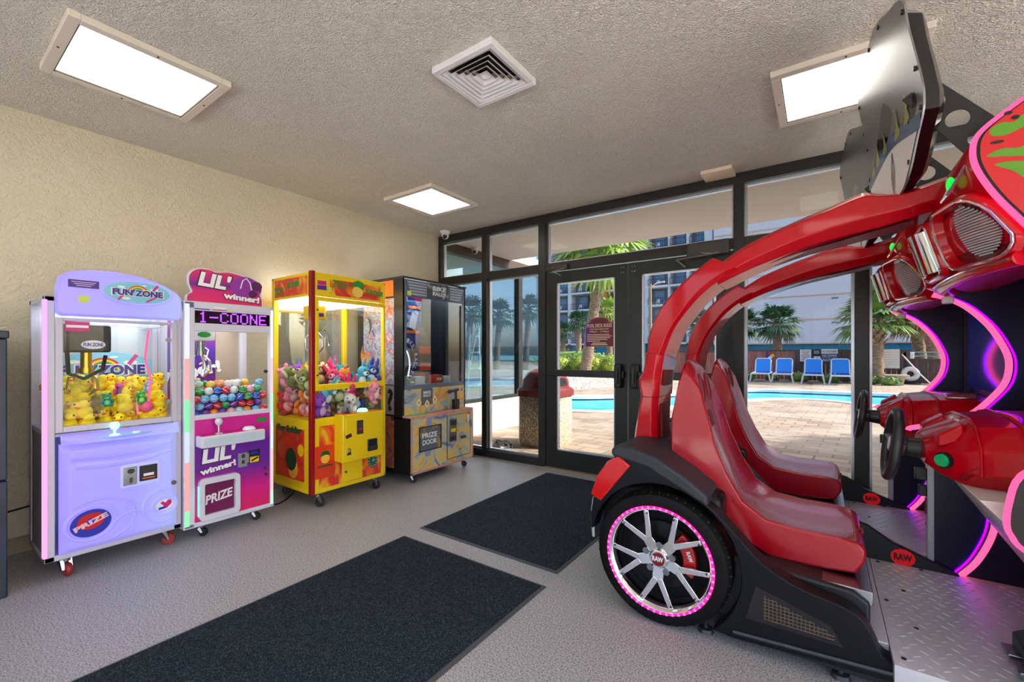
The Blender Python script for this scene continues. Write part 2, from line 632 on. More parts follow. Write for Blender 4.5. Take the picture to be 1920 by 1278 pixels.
M_door = mat('dark_green_black_door', (38, 42, 42), 0.35, 0.2)
def door(i, x0, x1, hinge_left):
    d = thing('door_%d' % i, None, None, ((x0 + x1) / 2, PY, 0), kind='structure')
    sw = 0.13
    y0, y1 = GY0 + 0.015, GY0 + 0.07
    b = B()
    b.box(x0, x0 + sw, y0, y1, 0.014, 2.105)
    b.box(x1 - sw, x1, y0, y1, 0.014, 2.105)
    b.box(x0 + sw, x1 - sw, y0, y1, 0.014, 0.20)
    b.box(x0 + sw, x1 - sw, y0, y1, 1.985, 2.105)
    b.build('door_frame', M_door, d, kind='structure')
    b = B()
    e = 0.012
    for a in ((x0 + sw, x0 + sw + e, 0.2, 1.985), (x1 - sw - e, x1 - sw, 0.2, 1.985), (x0 + sw, x1 - sw, 0.2, 0.2 + e), (x0 + sw, x1 - sw, 1.985 - e, 1.985)):
        b.box(a[0], a[1], y0 + 0.005, y1 - 0.005, a[2], a[3])
    b.build('glazing_bead', M_alu, d, kind='structure')
    b = B(); b.box(x0 + sw, x1 - sw, y0 + 0.025, y0 + 0.031, 0.2, 1.985)
    b.build('door_pane', M_tinted, d, kind='structure')
    b = B(); b.box(x0 + 0.03, x1 - 0.02, y0 - 0.05, y0 - 0.012, 0.992, 1.062)
    pb = b.build('push_bar', M_door, d, bevel=0.006, kind='structure')
    xe = x1 - 0.075 if hinge_left else x0 + 0.075
    b = B(); b.box(xe - 0.035, xe + 0.035, y0 - 0.075, y0, 0.9, 1.13)
    b.build('latch_housing', M_black, d, bevel=0.012, kind='structure')
    b = B(); b.box(xe - 0.012, xe + 0.012, y0 - 0.1, y0 - 0.07, 0.94, 1.1)
    b.build('pull_handle', M_dkgrey, d, bevel=0.006, kind='structure')
    b = B()
    for dx in (-0.012, 0.012):
        for dz in (0, 0.05):
            xx = (x1 - 0.05 if hinge_left else x0 + 0.05) + dx
            b.cyl((xx, y0 - 0.004, 2.02 + dz), (xx, y0, 2.02 + dz), 0.005, n=8)
    b.build('screw', M_steel, d, kind='structure')
    # overhead closer
    xc = x0 + 0.2 if hinge_left else x1 - 0.19
    sgn = 1 if hinge_left else -1
    b = B()
    if hinge_left:
        b.box(xc - 0.12, xc + 0.08, y0 - 0.05, y0, 2.118, 2.17)
    else:
        b.box(xc - 0.17, xc + 0.17, y0 - 0.06, y0, 2.075, 2.2)
    cl = b.build('door_closer', mat('closer_bronze', (72, 72, 68), 0.35, 0.3), d, bevel=0.008, kind='structure')
    b = B()
    zc = 2.1 if hinge_left else 2.085
    b.tube([(xc + 0.05 * sgn, y0 - 0.05, zc + 0.02), (xc - 0.06 * sgn - (0 if hinge_left else -0.0), y0 - 0.12, zc - 0.01)], 0.012, n=6, flat=0.5)
    b.tube([(xc - 0.06 * sgn if hinge_left else xc + 0.1, y0 - 0.12, zc - 0.01), (xc + 0.02 if hinge_left else xc - 0.25, y0 - 0.07, zc - (0.05 if hinge_left else 0.02))], 0.012, n=6, flat=0.5)
    if not hinge_left:
        b.tube([(xc - 0.25, y0 - 0.07, zc - 0.02), (xc - 0.19, y0 - 0.02, zc - 0.08)], 0.012, n=6, flat=0.5)
    b.build('closer_arm', M_alu, d, kind='structure')
door(1, -2.44, -1.528, True)
door(2, -1.518, -0.61, False)

# ------------------------------------------------------------------ ceiling fittings
def panel_mat():
    return emitter('lamp_diffuser', (255, 250, 238), PANEL_LIGHT)
M_panel = panel_mat()
M_lampframe = mat('lamp_frame_paint', (226, 214, 202), 0.5)
def ceiling_light(x, y, label, grp=None):
    s = 0.325
    t = thing('ceiling_light', label, 'light', (x, y, ZC), group=grp)
    b = B()
    w = 0.045
    for a in ((-s, s, -s, -s + w), (-s, s, s - w, s), (-s, -s + w, -s + w, s - w), (s - w, s, -s + w, s - w)):
        b.box(x + a[0], x + a[1], y + a[2], y + a[3], ZC - 0.032, ZC)
    f = b.build('lamp_frame', M_lampframe, t, bevel=0.003)
    b = B()
    for dx, dy in ((0, -s + 0.02), (0, s - 0.02), (-s + 0.02, 0), (s - 0.02, 0)):
        b.cyl((x + dx, y + dy, ZC - 0.035), (x + dx, y + dy, ZC - 0.03), 0.005, n=8)
    b.build('screw', M_black, f)
    b = B(); b.box(x - s + w + 0.004, x + s - w - 0.004, y - s + w + 0.004, y + s - w - 0.004, ZC - 0.02, ZC - 0.012)
    b.build('diffuser', M_panel, t)
    b = B()
    e = 0.004
    for a in ((-s + w, s - w, -s + w, -s + w + e), (-s + w, s - w, s - w - e, s - w), (-s + w, -s + w + e, -s + w, s - w), (s - w - e, s - w, -s + w, s - w)):
        b.box(x + a[0], x + a[1], y + a[2], y + a[3], ZC - 0.03, ZC)
    b.build('reveal_gasket', mat('gasket', (70, 62, 52), 0.8), t)
ceiling_light(-3.005, 0.755, 'square fluorescent ceiling light above the white claw machine near the left wall')
ceiling_light(-3.14, 3.06, 'square fluorescent ceiling light nearest the glass wall above the motorbike machine')
ceiling_light(0.10, 3.04, 'square fluorescent ceiling light behind the silver sign of the red racing cabinet')
for (x, y) in ((0.1, 0.75), (2.3, 1.9), (-3.0, -1.6), (0.1, -1.6)):  # fill lights added out of view to brighten the room
    ceiling_light(x, y, 'unseen square ceiling light added as fill behind the viewer', 'added fill lights behind the viewer')

vent = thing('ceiling_vent', 'square white louvred air vent in the middle of the ceiling', 'vent', (-1.48, 1.835, ZC))
vx, vy = -1.48, 1.835
M_vent = mat('vent_paint', (232, 228, 232), 0.4)
b = B()
s = 0.2
for a in ((-s, s, -s, -s + 0.03), (-s, s, s - 0.03, s), (-s, -s + 0.03, -s + 0.03, s - 0.03), (s - 0.03, s, -s + 0.03, s - 0.03)):
    b.box(vx + a[0], vx + a[1], vy + a[2], vy + a[3], ZC - 0.035, ZC)
b.build('vent_frame', M_vent, vent, bevel=0.003)
b = B(); b.box(vx - s + 0.01, vx + s - 0.01, vy - s + 0.01, vy + s - 0.01, ZC - 0.006, ZC - 0.001)
b.build('backing', M_blackgloss, vent)
for q in range(5):
    h = 0.165 - q * 0.029
    b = B()
    # sloping square louvre ring
    o, i = h, h - 0.026
    zo, zi = ZC - 0.03, ZC - 0.012
    ring = []
    for (hh, z) in ((o, zo), (o - 0.003, zo), (i, zi), (i + 0.003, zi)):
        ring.append([(vx - hh, vy - hh, z), (vx + hh, vy - hh, z), (vx + hh, vy + hh, z), (vx - hh, vy + hh, z)])
    b.rings([ring[0], ring[1], ring[2], ring[3], ring[0]], True, False)
    b.build('louvre_ring', M_vent, vent, flip=True)
b = B()
b.rings([[(vx - 0.026, vy - 0.026, ZC - 0.012), (vx + 0.026, vy - 0.026, ZC - 0.012), (vx + 0.026, vy + 0.026, ZC - 0.012), (vx - 0.026, vy + 0.026, ZC - 0.012)],
         [(vx - 0.005, vy - 0.005, ZC - 0.034), (vx + 0.005, vy - 0.005, ZC - 0.034), (vx + 0.005, vy + 0.005, ZC - 0.034), (vx - 0.005, vy + 0.005, ZC - 0.034)]])
b.build('vent_core', M_vent, vent)

def dome_camera(x, y, z, label):
    t = thing('dome_camera', label, 'camera', (x, y, z))
    b = B(); b.lathe([(0.0, 0), (0.062, 0), (0.062, -0.02), (0.05, -0.035), (0.04, -0.04), (0, -0.04)], (x, y, z), (0, 0, 1), 24)
    b.build('mount', M_white, t)
    b = B(); b.lathe([(0.044, -0.03), (0.046, -0.05), (0.042, -0.07), (0.03, -0.088), (0.012, -0.097), (0, -0.098)], (x, y, z), (0, 0, 1), 24)
    b.build('housing', M_white, t)
    b = B(); b.ball((x + 0.012, y - 0.018, z - 0.07), 0.03, 16, 10)
    b.build('lens', M_blackgloss, t)
dome_camera(-3.80, 3.93, ZC, 'white dome security camera on the ceiling in the corner by the glass')
dome_camera(-4.16, 4.92, 2.79, 'white dome security camera under the outdoor soffit beyond the glass')

b = B(); b.box(-0.82, -0.585, 3.86, 4.065, ZC - 0.03, ZC)
tag(b.build('ceiling_cover_plate', mat('plate_paint', (236, 220, 196), 0.6), bevel=0.003), 'small cream rectangular cover plate on the ceiling above the doors', 'cover plate')

# ------------------------------------------------------------------ mats
M_mat = ramp_mat('mat_pile', [(0.38, (24, 30, 38)), (0.58, (50, 58, 68)), (0.72, (84, 94, 104))], scale=210, rough=0.95, bump=0.7, dist=0.006, detail=2, spec=0.1)
M_matedge = mat('mat_rubber_edge', (74, 76, 80), 0.7)
def floor_mat(x0, x1, y0, y1, label):
    t = thing('floor_mat', label, 'mat', ((x0 + x1) / 2, (y0 + y1) / 2, 0))
    b = B()
    pts = lambda e, z: [(x0 + e, y0 + e, z), (x1 - e, y0 + e, z), (x1 - e, y1 - e, z), (x0 + e, y1 - e, z)]
    b.rings([pts(0, 0.0), pts(0, 0.003), pts(0.022, 0.008), pts(0.022, 0.0)])
    b.build('rubber_edge', M_matedge, t)
    b = B()
    b.rings([pts(0.02, 0.001), pts(0.02, 0.010), pts(0.026, 0.012)])
    b.build('carpet_pile', M_mat, t)
floor_mat(-2.30, -1.185, 0.05, 1.985, 'dark blue grey ribbed entrance mat nearest the viewer')
floor_mat(-2.315, -1.205, 2.135, 3.885, 'dark blue grey entrance mat lying in front of the glass doors')

# ------------------------------------------------------------------ dark cabinet cut by the frame
t = thing('arcade_cabinet', 'dark navy cabinet standing by the wall before the white claw machine', 'cabinet', (-3.68, 0.0, 0))
M_navy = mat('navy_laminate', (30, 44, 68), 0.45, vary=(6, (24, 34, 54), 0.4, 0.6))
b = B(); b.box(-4.0, -3.36, -0.35, 0.325, 0.0, 0.588)
b.build('lower_body', M_navy, t, bevel=0.006)
b = B(); b.box(-4.0, -3.37, -0.35, 0.325, 0.592, 1.31)
b.build('upper_body', M_navy, t, bevel=0.006)
b = B(); b.box(-4.0, -3.35, -0.36, 0.33, 1.31, 1.35)
b.build('lid', M_navy, t, bevel=0.006)
b = B(); b.box(-3.37, -3.355, -0.2, 0.2, 0.75, 1.2)
b.build('front_panel', M_black, t, bevel=0.004)
b = B(); b.tube([(-4.03, 0.1, 0.29), (-4.04, 0.33, 0.26), (-4.03, 0.6, 0.30)], 0.006, n=6)
tag(b.build('power_cord', M_rubber), 'thin black power cord along the wall beside the white claw machine', 'cord')
# ================================================================== outside the glass
_S, _C = math.sin(YAW), math.cos(YAW)
def at(u, v, Y):
    """the point at depth Y (metres from the viewer, square to the glass) seen at photo pixel u, v"""
    d = u - 960.0
    t = Y / (818 * _C + d * _S)
    return Vector(((-818 * _S + d * _C) * t, Y, 1.235 + (662 - v) * t))

pool_pts = [(-7.2, 8.9), (-5.6, 8.25), (-4.49, 8.45), (-3.59, 8.95), (-2.6, 11.0), (-1.62, 13.05), (-1.0, 13.85), (-0.23, 14.2), (0.65, 13.8), (1.5, 12.85),
            (3.0, 12.0), (5.0, 12.8), (5.8, 15.2), (4.5, 17.1), (2.5, 17.3), (0.8, 17.12), (-0.57, 17.02), (-2.04, 16.5), (-3.5, 13.9), (-4.79, 11.95), (-5.9, 10.95), (-7.3, 10.4)]
PL = [(p.x, p.y) for p in spline([(a, c, 0) for a, c in pool_pts], 4, True)]

def offset_loop(pts, d):
    n = len(pts)
    out = []
    for i in range(n):
        a, c = Vector(pts[i - 1]), Vector(pts[(i + 1) % n])
        t = (c - a).normalized()
        out.append((pts[i][0] + t.y * d, pts[i][1] - t.x * d))
    return out

def paver_mat():
    m = bpy.data.materials.new('paver_blocks')
    m.use_nodes = True
    nt = m.node_tree
    p = nt.nodes['Principled BSDF']
    p.inputs['Roughness'].default_value = 0.85
    tc = nt.nodes.new('ShaderNodeTexCoord')
    mp = nt.nodes.new('ShaderNodeMapping')
    mp.inputs['Rotation'].default_value = (0, 0, R(4))
    br = nt.nodes.new('ShaderNodeTexBrick')
    br.inputs['Scale'].default_value = 1.0
    br.inputs['Brick Width'].default_value = 0.34
    br.inputs['Row Height'].default_value = 0.22
    br.inputs['Mortar Size'].default_value = 0.012
    br.inputs['Color1'].default_value = lin((176, 157, 136))
    br.inputs['Color2'].default_value = lin((140, 121, 105))
    br.inputs['Mortar'].default_value = lin((118, 98, 82))
    n = nt.nodes.new('ShaderNodeTexNoise')
    n.inputs['Scale'].default_value = 0.9
    n.inputs['Detail'].default_value = 6
    mx = nt.nodes.new('ShaderNodeMix')
    mx.data_type = 'RGBA'
    mx.inputs['B'].default_value = lin((184, 171, 152))
    nt.links.new(tc.outputs['Object'], mp.inputs['Vector'])
    nt.links.new(mp.outputs['Vector'], br.inputs['Vector'])
    nt.links.new(tc.outputs['Object'], n.inputs['Vector'])
    r = nt.nodes.new('ShaderNodeMapRange')
    r.inputs['From Min'].default_value = 0.4
    r.inputs['From Max'].default_value = 0.7
    r.inputs['To Max'].default_value = 0.75
    nt.links.new(n.outputs['Fac'], r.inputs['Value'])
    nt.links.new(r.outputs['Result'], mx.inputs['Factor'])
    nt.links.new(br.outputs['Color'], mx.inputs['A'])
    nt.links.new(mx.outputs['Result'], p.inputs['Base Color'])
    b = nt.nodes.new('ShaderNodeBump')
    b.inputs['Strength'].default_value = 0.4
    b.inputs['Distance'].default_value = 0.01
    b.invert = True
    nt.links.new(br.outputs['Fac'], b.inputs['Height'])
    nt.links.new(b.outputs['Normal'], p.inputs['Normal'])
    return m
M_paver = paver_mat()

def ground_with_hole():
    bm = bmesh.new()
    outer = [bm.verts.new((x, y, 0)) for x, y in ((-9.5, 4.19), (9, 4.19), (40, 14), (40, 61), (-45, 61), (-14.5, 17.5), (-9.5, 14))]
    hole = [bm.verts.new((x, y, 0)) for x, y in offset_loop(PL, 0.1)]
    es = [bm.edges.new((L[i], L[(i + 1) % len(L)])) for L in (outer, hole) for i in range(len(L))]
    bmesh.ops.triangle_fill(bm, edges=es, use_beauty=True, use_dissolve=False)
    cx = sum(p[0] for p in PL) / len(PL)
    bmesh.ops.recalc_face_normals(bm, faces=bm.faces[:])
    if sum(f.normal.z for f in bm.faces) < 0:
        bmesh.ops.reverse_faces(bm, faces=bm.faces[:])
    me = bpy.data.meshes.new('ground')
    bm.to_mesh(me); bm.free()
    me.materials.append(M_paver)
    o = bpy.data.objects.new('ground', me)
    COL.objects.link(o)
    return struct(o)
ground_with_hole()
b = B(); b.box(-9.5, 9, YG + 0.12, 4.2, -0.1, 0.0)
struct(b.build('ground_sill', mat('sill_concrete', (190, 180, 165), 0.8)))

M_coping = mat('pool_coping', (238, 236, 230), 0.6)
M_tile = mat('pool_tile', (22, 62, 96), 0.25)
M_water = ramp_mat('pool_water', [(0.35, (62, 172, 208)), (0.65, (92, 194, 220))], scale=1.6, rough=0.3, bump=0.1, dist=0.03, detail=3, spec=0.12)
inn, out_ = offset_loop(PL, 0.0), offset_loop(PL, 0.32)
n = len(PL)
b = B()
b.rings([[(x, y, -0.06) for x, y in inn], [(x, y, 0.02) for x, y in inn], [(x, y, 0.025) for x, y in out_], [(x, y, -0.02) for x, y in out_]], True, False)
struct(b.build('pool_coping', M_coping))
b = B()
b.rings([[(x, y, -0.06) for x, y in inn], [(x, y, -0.6) for x, y in inn]], True, False)
struct(b.build('pool_wall', M_tile))
b = B()
b.add([(x, y, -0.10) for x, y in offset_loop(PL, -0.005)], [tuple(range(n))])
struct(b.build('pool_water', M_water))

# soffit over the doors, its fascia, and the glazed wing that carries on along the left wall
b = B(); b.box(-4.3, 6.0, YG + 0.14, 5.95, 2.79, 3.05)
struct(b.build('soffit', M_soffit))
WX = -4.25
M_white_render = mat('white_render', (240, 236, 230), 0.85)
b = B(); b.box(WX - 0.2, WX, 4.2, 7.3, 0, 0.49)
struct(b.build('wall_wing', M_white_render))
b = B(); b.box(WX - 0.13, WX, 4.2, 7.3, 2.66, 2.8)
struct(b.build('trim_wing', mat('brown_beam', (70, 54, 44), 0.5)))
M_wingglass = glass('blue_glass', (214, 230, 236), 0.10, gcol=(225, 235, 242), rise=0.3)
w = thing('window_wing', None, None, (WX, 5.7, 0.49), kind='structure')
b = B()
for y0, y1 in ((4.2, 4.28), (6.2, 6.31), (7.2, 7.3)):
    b.box(WX - 0.1, WX, y0, y1, 0.49, 2.66)
b.box(WX - 0.1, WX, 4.28, 7.2, 0.49, 0.54)
b.build('window_frame', M_bronze, w, kind='structure')
b = B()
b.box(WX - 0.055, WX - 0.045, 4.28, 6.2, 0.54, 2.66)
b.box(WX - 0.055, WX - 0.045, 6.31, 7.2, 0.54, 2.66)
b.build('window_pane', M_wingglass, w, kind='structure')
b = B(); b.box(-11, WX - 0.13, 4.2, 7.3, 2.82, 3.0)
struct(b.build('roof_wing', mat('wing_ceiling', (206, 214, 196), 0.8)))
M_lawn = ramp_mat('lawn_grass', [(0.4, (98, 140, 92)), (0.6, (140, 172, 120))], scale=0.8, rough=0.9)
b = B(); b.prism([(-60, -12), (-9.5, -12), (-9.5, 14), (-14.5, 17.5), (-45, 61), (-45, 90), (-60, 90)], 'z', -0.2, 0.0)
struct(b.build('lawn', M_lawn))
b = B(); b.box(-700, -60, -200, 900, -1.2, -1.0)
struct(b.build('sea', mat('sea_water', (88, 140, 158), 0.25)))
b = B(); b.box(9, 30, -14, 14, -0.2, 0.0)
struct(b.build('lawn_beside', M_lawn))

# step ladder added in the wing for its faint reflection in the glass
t = thing('step_ladder', 'white step ladder set inside the glazed wing in place of its reflection', 'ladder', (-5.6, 6.6, 0))
M_lad = mat('ladder_paint', (225, 228, 230), 0.4)
b = B()
for s in (-1, 1):
    b.tube([(-5.6, 6.6 + s * 0.24, 0.0), (-5.6, 6.6 + s * 0.13, 1.75)], 0.022, n=6)
b.build('front_rail', M_lad, t)
b = B()
for s in (-1, 1):
    b.tube([(-6.2, 6.6 + s * 0.24, 0.0), (-5.63, 6.6 + s * 0.13, 1.7)], 0.018, n=6)
b.build('rear_rail', M_lad, t)
for k in range(5):
    b = B(); z = 0.28 + k * 0.32; hw = 0.23 - 0.11 * z / 1.75
    b.box(-5.66, -5.56, 6.6 - hw, 6.6 + hw, z, z + 0.025)
    b.build('rung', M_lad, t)

# ------------------------------------------------------------------ litter bin and cloth
M_aggr = ramp_mat('pebble_aggregate', [(0.3, (140, 118, 90)), (0.5, (206, 184, 150)), (0.7, (232, 216, 190))], tex='VORONOI', scale=55, rough=0.85, bump=0.8, dist=0.01)
M_lid = mat('bin_lid_maroon', (128, 44, 46), 0.4)
tx, ty = -3.07, 5.12
t = thing('litter_bin', 'pebble concrete litter bin with maroon domed lid outside the glass', 'bin', (tx, ty, 0))
def octo(w, z, ch=0.06):
    return [(tx + a, ty + c, z) for a, c in ((w, -w + ch), (w, w - ch), (w - ch, w), (-w + ch, w), (-w, w - ch), (-w, -w + ch), (-w + ch, -w), (w - ch, -w))]
b = B(); b.rings([octo(0.27, 0.0), octo(0.285, 0.03), octo(0.285, 0.66), octo(0.27, 0.68)])
b.build('bin_body', M_aggr, t)
b = B(); b.rings([octo(0.305, 0.66), octo(0.305, 0.74), octo(0.28, 0.77)])
lid = b.build('bin_rim', M_lid, t)
b = B(); b.rings([octo(0.26, 0.76), octo(0.25, 0.88, 0.07), octo(0.21, 0.97, 0.09), octo(0.12, 1.02, 0.05), octo(0.03, 1.03, 0.01)])
b.build('bin_dome', M_lid, t, angle=60)
b = B()
pts = [(tx + 0.262, ty + 0.13 * math.cos(a), 0.80 + 0.11 * math.sin(a)) for a in [math.pi * k / 10 for k in range(11)]]
b.add([(p[0] - 0.02, p[1], p[2]) for p in pts] + pts, [tuple(range(11)), tuple(range(21, 10, -1))] + [(i, i + 1, 12 + i, 11 + i) for i in range(10)])
b.build('bin_opening', M_black, t)

M_zebra = ramp_mat('patterned_cloth', [(0.44, (20, 20, 24)), (0.5, (232, 232, 234))], scale=16, rough=0.9, distort=3, detail=1)
b = B()
G = 14
vs, fs = [], []
for i in range(G + 1):
    for j in range(G + 1):
        x, y = i / G - 0.5, j / G - 0.5
        r = math.hypot(x, y) * 2
        h = max(0.0, 1 - r * r) * (0.05 + 0.05 * abs(math.sin(9 * x + 3 * y) * math.cos(8 * y - 4 * x))) + 0.004
        k = 1 / max(1, r * 1.05) if r > 0.95 else 1
        vs.append((-3.47 + x * 0.36 * k + 0.01 * math.sin(20 * y), 4.66 + y * 0.30 * k + 0.01 * math.sin(22 * x), h))
for i in range(G):
    for j in range(G):
        a = i * (G + 1) + j
        fs.append((a, a + 1, a + G + 2, a + G + 1))
b.add(vs, fs)
tag(b.build('crumpled_cloth', M_zebra, angle=180), 'crumpled black and white patterned cloth on the pavers outside the glass', 'cloth')

# pale blue folding sling chair outside, behind the near steering wheel
t = thing('folding_chair', 'pale blue folded sling chair outside seen under the near steering wheel', 'chair', (0.62, 4.62, 0))
M_palesling = mat('pale_blue_fabric', (170, 205, 236), 0.6)
b = B()
b.add([(0.47, 4.50, 0.30), (0.72, 4.62, 0.12), (0.80, 4.78, 0.58), (0.55, 4.66, 0.66), (0.47, 4.51, 0.295), (0.72, 4.63, 0.115), (0.80, 4.79, 0.575), (0.55, 4.67, 0.655)],
      [(0, 1, 2, 3), (7, 6, 5, 4), (0, 4, 5, 1), (1, 5, 6, 2), (2, 6, 7, 3), (3, 7, 4, 0)])
b.build('sling', M_palesling, t)
b = B()
b.tube([(0.46, 4.49, 0.012), (0.47, 4.50, 0.30), (0.55, 4.66, 0.67), (0.80, 4.79, 0.59), (0.73, 4.63, 0.10), (0.72, 4.6, 0.012)], 0.012, n=6)
b.build('chair_frame', M_white, t)

# rules sign on the left door
t = thing('pool_rules_sign', 'maroon pool deck rules sign mounted on the left glass door', 'sign', (-1.83, YG + 0.05, 1.3))
sy = YG + 0.038
fr = frame('-y', (-1.83, sy, 1.435))
out = [(-0.155, -0.135), (0.155, -0.135), (0.155, 0.105), (0.11, 0.115), (0.09, 0.15), (0.03, 0.165), (-0.03, 0.165), (-0.09, 0.15), (-0.11, 0.115), (-0.155, 0.105)]
b = B(); b.plate(out, fr, 0.004)
b.build('sign_edge', mat('sign_gold_edge', (190, 150, 95), 0.4), t)
b = B(); b.plate([(x * 0.965, (y - 0.01) * 0.965 + 0.01) for x, y in out], frame('-y', (-1.83, sy - 0.004, 1.435)), 0.001)
b.build('sign_face', grad_mat('maroon_purple_print', [(0.0, (92, 34, 140)), (0.3, (112, 26, 62)), (1, (112, 24, 40))], 'X', -1.985, -1.675), t)
b = B()
fy = sy - 0.0055
b.text('POOL DECK RULES', 0.27, 0.036, frame('-y', (-1.83, fy, 1.515)), off=0.01)
b.text('Pool Open Daily From', 0.20, 0.022, frame('-y', (-1.83, fy, 1.478)))
b.text('9:00am - 11:00pm', 0.21, 0.02, frame('-y', (-1.83, fy, 1.452)))
for k in range(5):
    wd = (0.24, 0.265, 0.25, 0.22, 0.14)[k]
    b.rect(wd, 0.006, frame('-y', (-1.83 - (0.265 - wd) / 2, fy, 1.424 - k * 0.0165)), 0.001)
b.rect(0.15, 0.008, frame('-y', (-1.83, fy, 1.338)), 0.001)
b.rect(0.18, 0.008, frame('-y', (-1.83, fy, 1.322)), 0.001)
b.build('lettering', mat('sign_letter', (240, 214, 190), 0.5), t)

# ------------------------------------------------------------------ plants
M_trunk = ramp_mat('palm_trunk', [(0.35, (104, 84, 66)), (0.65, (164, 140, 114))], scale=7, rough=0.9, bump=0.8, dist=0.03, stretch=(1, 1, 4))
M_boot = ramp_mat('palm_boots', [(0.35, (112, 86, 60)), (0.65, (190, 160, 124))], scale=9, rough=0.9)
M_frond = mat('palm_frond', (78, 122, 52), 0.5, vary=(3, (132, 160, 72), 0.42, 0.62))
M_frond_dk = mat('palm_frond_dark', (38, 82, 62), 0.55, vary=(2, (62, 110, 66), 0.42, 0.62))
M_frond_lt = mat('palm_frond_light', (120, 160, 60), 0.5, vary=(2, (190, 205, 110), 0.42, 0.62))
M_frond_br = mat('palm_frond_brown', (92, 92, 52), 0.7, vary=(2, (140, 120, 76), 0.42, 0.62))

def crown_mesh(b, c, rad, n, seed, blades=13, low=-45):
    rng = random.Random(seed)
    c = Vector(c)
    for k in range(n):
        az = 2 * math.pi * (k * 0.618 + rng.random() * 0.1)
        el = R(85 - (85 - low) * ((k + 0.5) / n) ** 0.9 + rng.uniform(-8, 8))
        d = Vector((math.cos(az) * math.cos(el), math.sin(az) * math.cos(el), math.sin(el)))
        side = d.cross(Vector((0, 0, 1)))
        if side.length < 1e-3: side = Vector((1, 0, 0))
        side.normalize()
        up = side.cross(d).normalized()
        L = rad * rng.uniform(0.85, 1.1)
        base = c + d * (L * 0.45) + Vector((0, 0, -0.03 * L))
        b.tube([c, base], [0.022 * rad, 0.01 * rad], 4)
        for q in range(blades):
            a = R(-78 + 156 * q / (blades - 1) + rng.uniform(-4, 4))
            dd = (d * math.cos(a) + side * math.sin(a)).normalized()
            ln = L * 0.58 * (0.65 + 0.35 * math.cos(a))
            wv = dd.cross(up).normalized() * (0.042 * rad)
            m = base + dd * ln * 0.55 + up * 0.02 * rad
            tip = base + dd * ln + Vector((0, 0, -ln * rng.uniform(0.16, 0.38)))
            b.add([base - wv * 0.4, base + wv * 0.4, m + wv, m - wv, tip], [(0, 1, 2, 3), (3, 2, 4)])

def palm(base, top, r, crown_r, fronds, fm, label, seed, boots=0.0, blades=13, group=None, low=-45):
    base, top = Vector(base), Vector(top)
    t = thing('palm_tree', label, 'palm tree', base, group)
    b = B()
    N = 14
    pts = [base.lerp(top, k / N) + Vector((0, 0, 0)) for k in range(N + 1)]
    rs = [r * (1.18 - 0.25 * k / N) * (1 + 0.05 * (-1) ** k) for k in range(N + 1)]
    b.tube(pts, rs, 12)
    tr = b.build('trunk', M_trunk, t, angle=60)
    if boots > 0:
        b = B()
        ax = (top - base).normalized()
        rows = int(boots / (0.30 * r * 2.2))
        for i in range(rows):
            for j in range(7):
                a = 2 * math.pi * (j + 0.5 * (i % 2)) / 7
                p = top - ax * (boots * (1 - i / rows)) + Vector((math.cos(a), math.sin(a), 0)) * r * 0.85
                d = Vector((math.cos(a) * 0.75, math.sin(a) * 0.75, 1.0)).normalized()
                rr = r * (0.36 + 0.25 * i / rows)
                b.tube([p, p + d * r * 1.15], [rr, rr * 0.55], 5, flat=0.5)
        b.build('leaf_boots', M_boot, t)
    b = B()
    crown_mesh(b, top, crown_r, fronds, seed, blades, low)
    b.build('crown', fm, t, flip=False, angle=180)
    return t

palm(at(1640, 720, 22.9) * 1.0 + Vector((0, 0, 0)), at(1640, 600, 22.9), 0.27, 1.65, 44, M_frond, 'stout palm with rough trunk beside the white notice board by the pool', 3, 1.0, low=-22)
palm((-1.86, 26.5, 0), at(1457, 606, 26.5), 0.2, 1.35, 40, M_frond_dk, 'dark green palm rising behind the brown fence and two blue loungers', 4)
p = at(1394, 610, 28.5); palm((p.x, 28.5, 0), p, 0.2, 1.25, 36, M_frond_dk, 'dark palm behind the fence, half hidden by the door frame', 5)
p = at(1322, 612, 28); palm((p.x - 0.1, 28, 0), p, 0.18, 1.3, 36, M_frond_dk, 'dark palm seen between the two red seat arches', 6)
p = at(1716, 598, 25); palm((p.x + 0.25, 25, 0), p, 0.2, 1.2, 34, M_frond_br, 'leaning brownish palm behind the rail with the white box', 7)
p = at(1742, 520, 27.5); palm((p.x + 0.1, 27.5, 0), p, 0.3, 1.5, 30, M_frond_br, 'thick brown palm trunk by the curved pink light', 8)
p = at(1085, 602, 40); palm((p.x, 40, 0), p, 0.26, 1.55, 36, M_frond_dk, 'dark green palm before the hotel, left of the big leaning trunk', 9, blades=9)
p = at(1056, 622, 42); palm((p.x, 42, 0), p, 0.26, 1.5, 36, M_frond_dk, 'bushy dark palm at the left edge of the left door glass', 10, blades=9)
palm((-7.85, 16.2, 0.38), (-7.05, 16.2, 5.55), 0.2, 2.3, 46, M_frond_lt, 'tall leaning palm trunk right behind the pool rules sign', 11)
p = at(1143, 585, 30); palm((p.x, 30, 0), p, 0.2, 1.5, 36, M_frond_lt, 'light green palm right of the big leaning trunk', 12, blades=9)
for (x, y, z, q) in ((-18.6, 24.3, 3.9, 1), (-17.6, 26.5, 4.4, 2), (-19.6, 22.4, 4.0, 3)):
    palm((x, y, 0), (x + 0.3, y, z), 0.2, 1.5, 30, M_frond_dk, 'hazy palm seen through the blue glass wing, %s' % ('middle of three', 'nearest the pool doors', 'nearest the motorbike machine')[q - 1], 20 + q, blades=9)

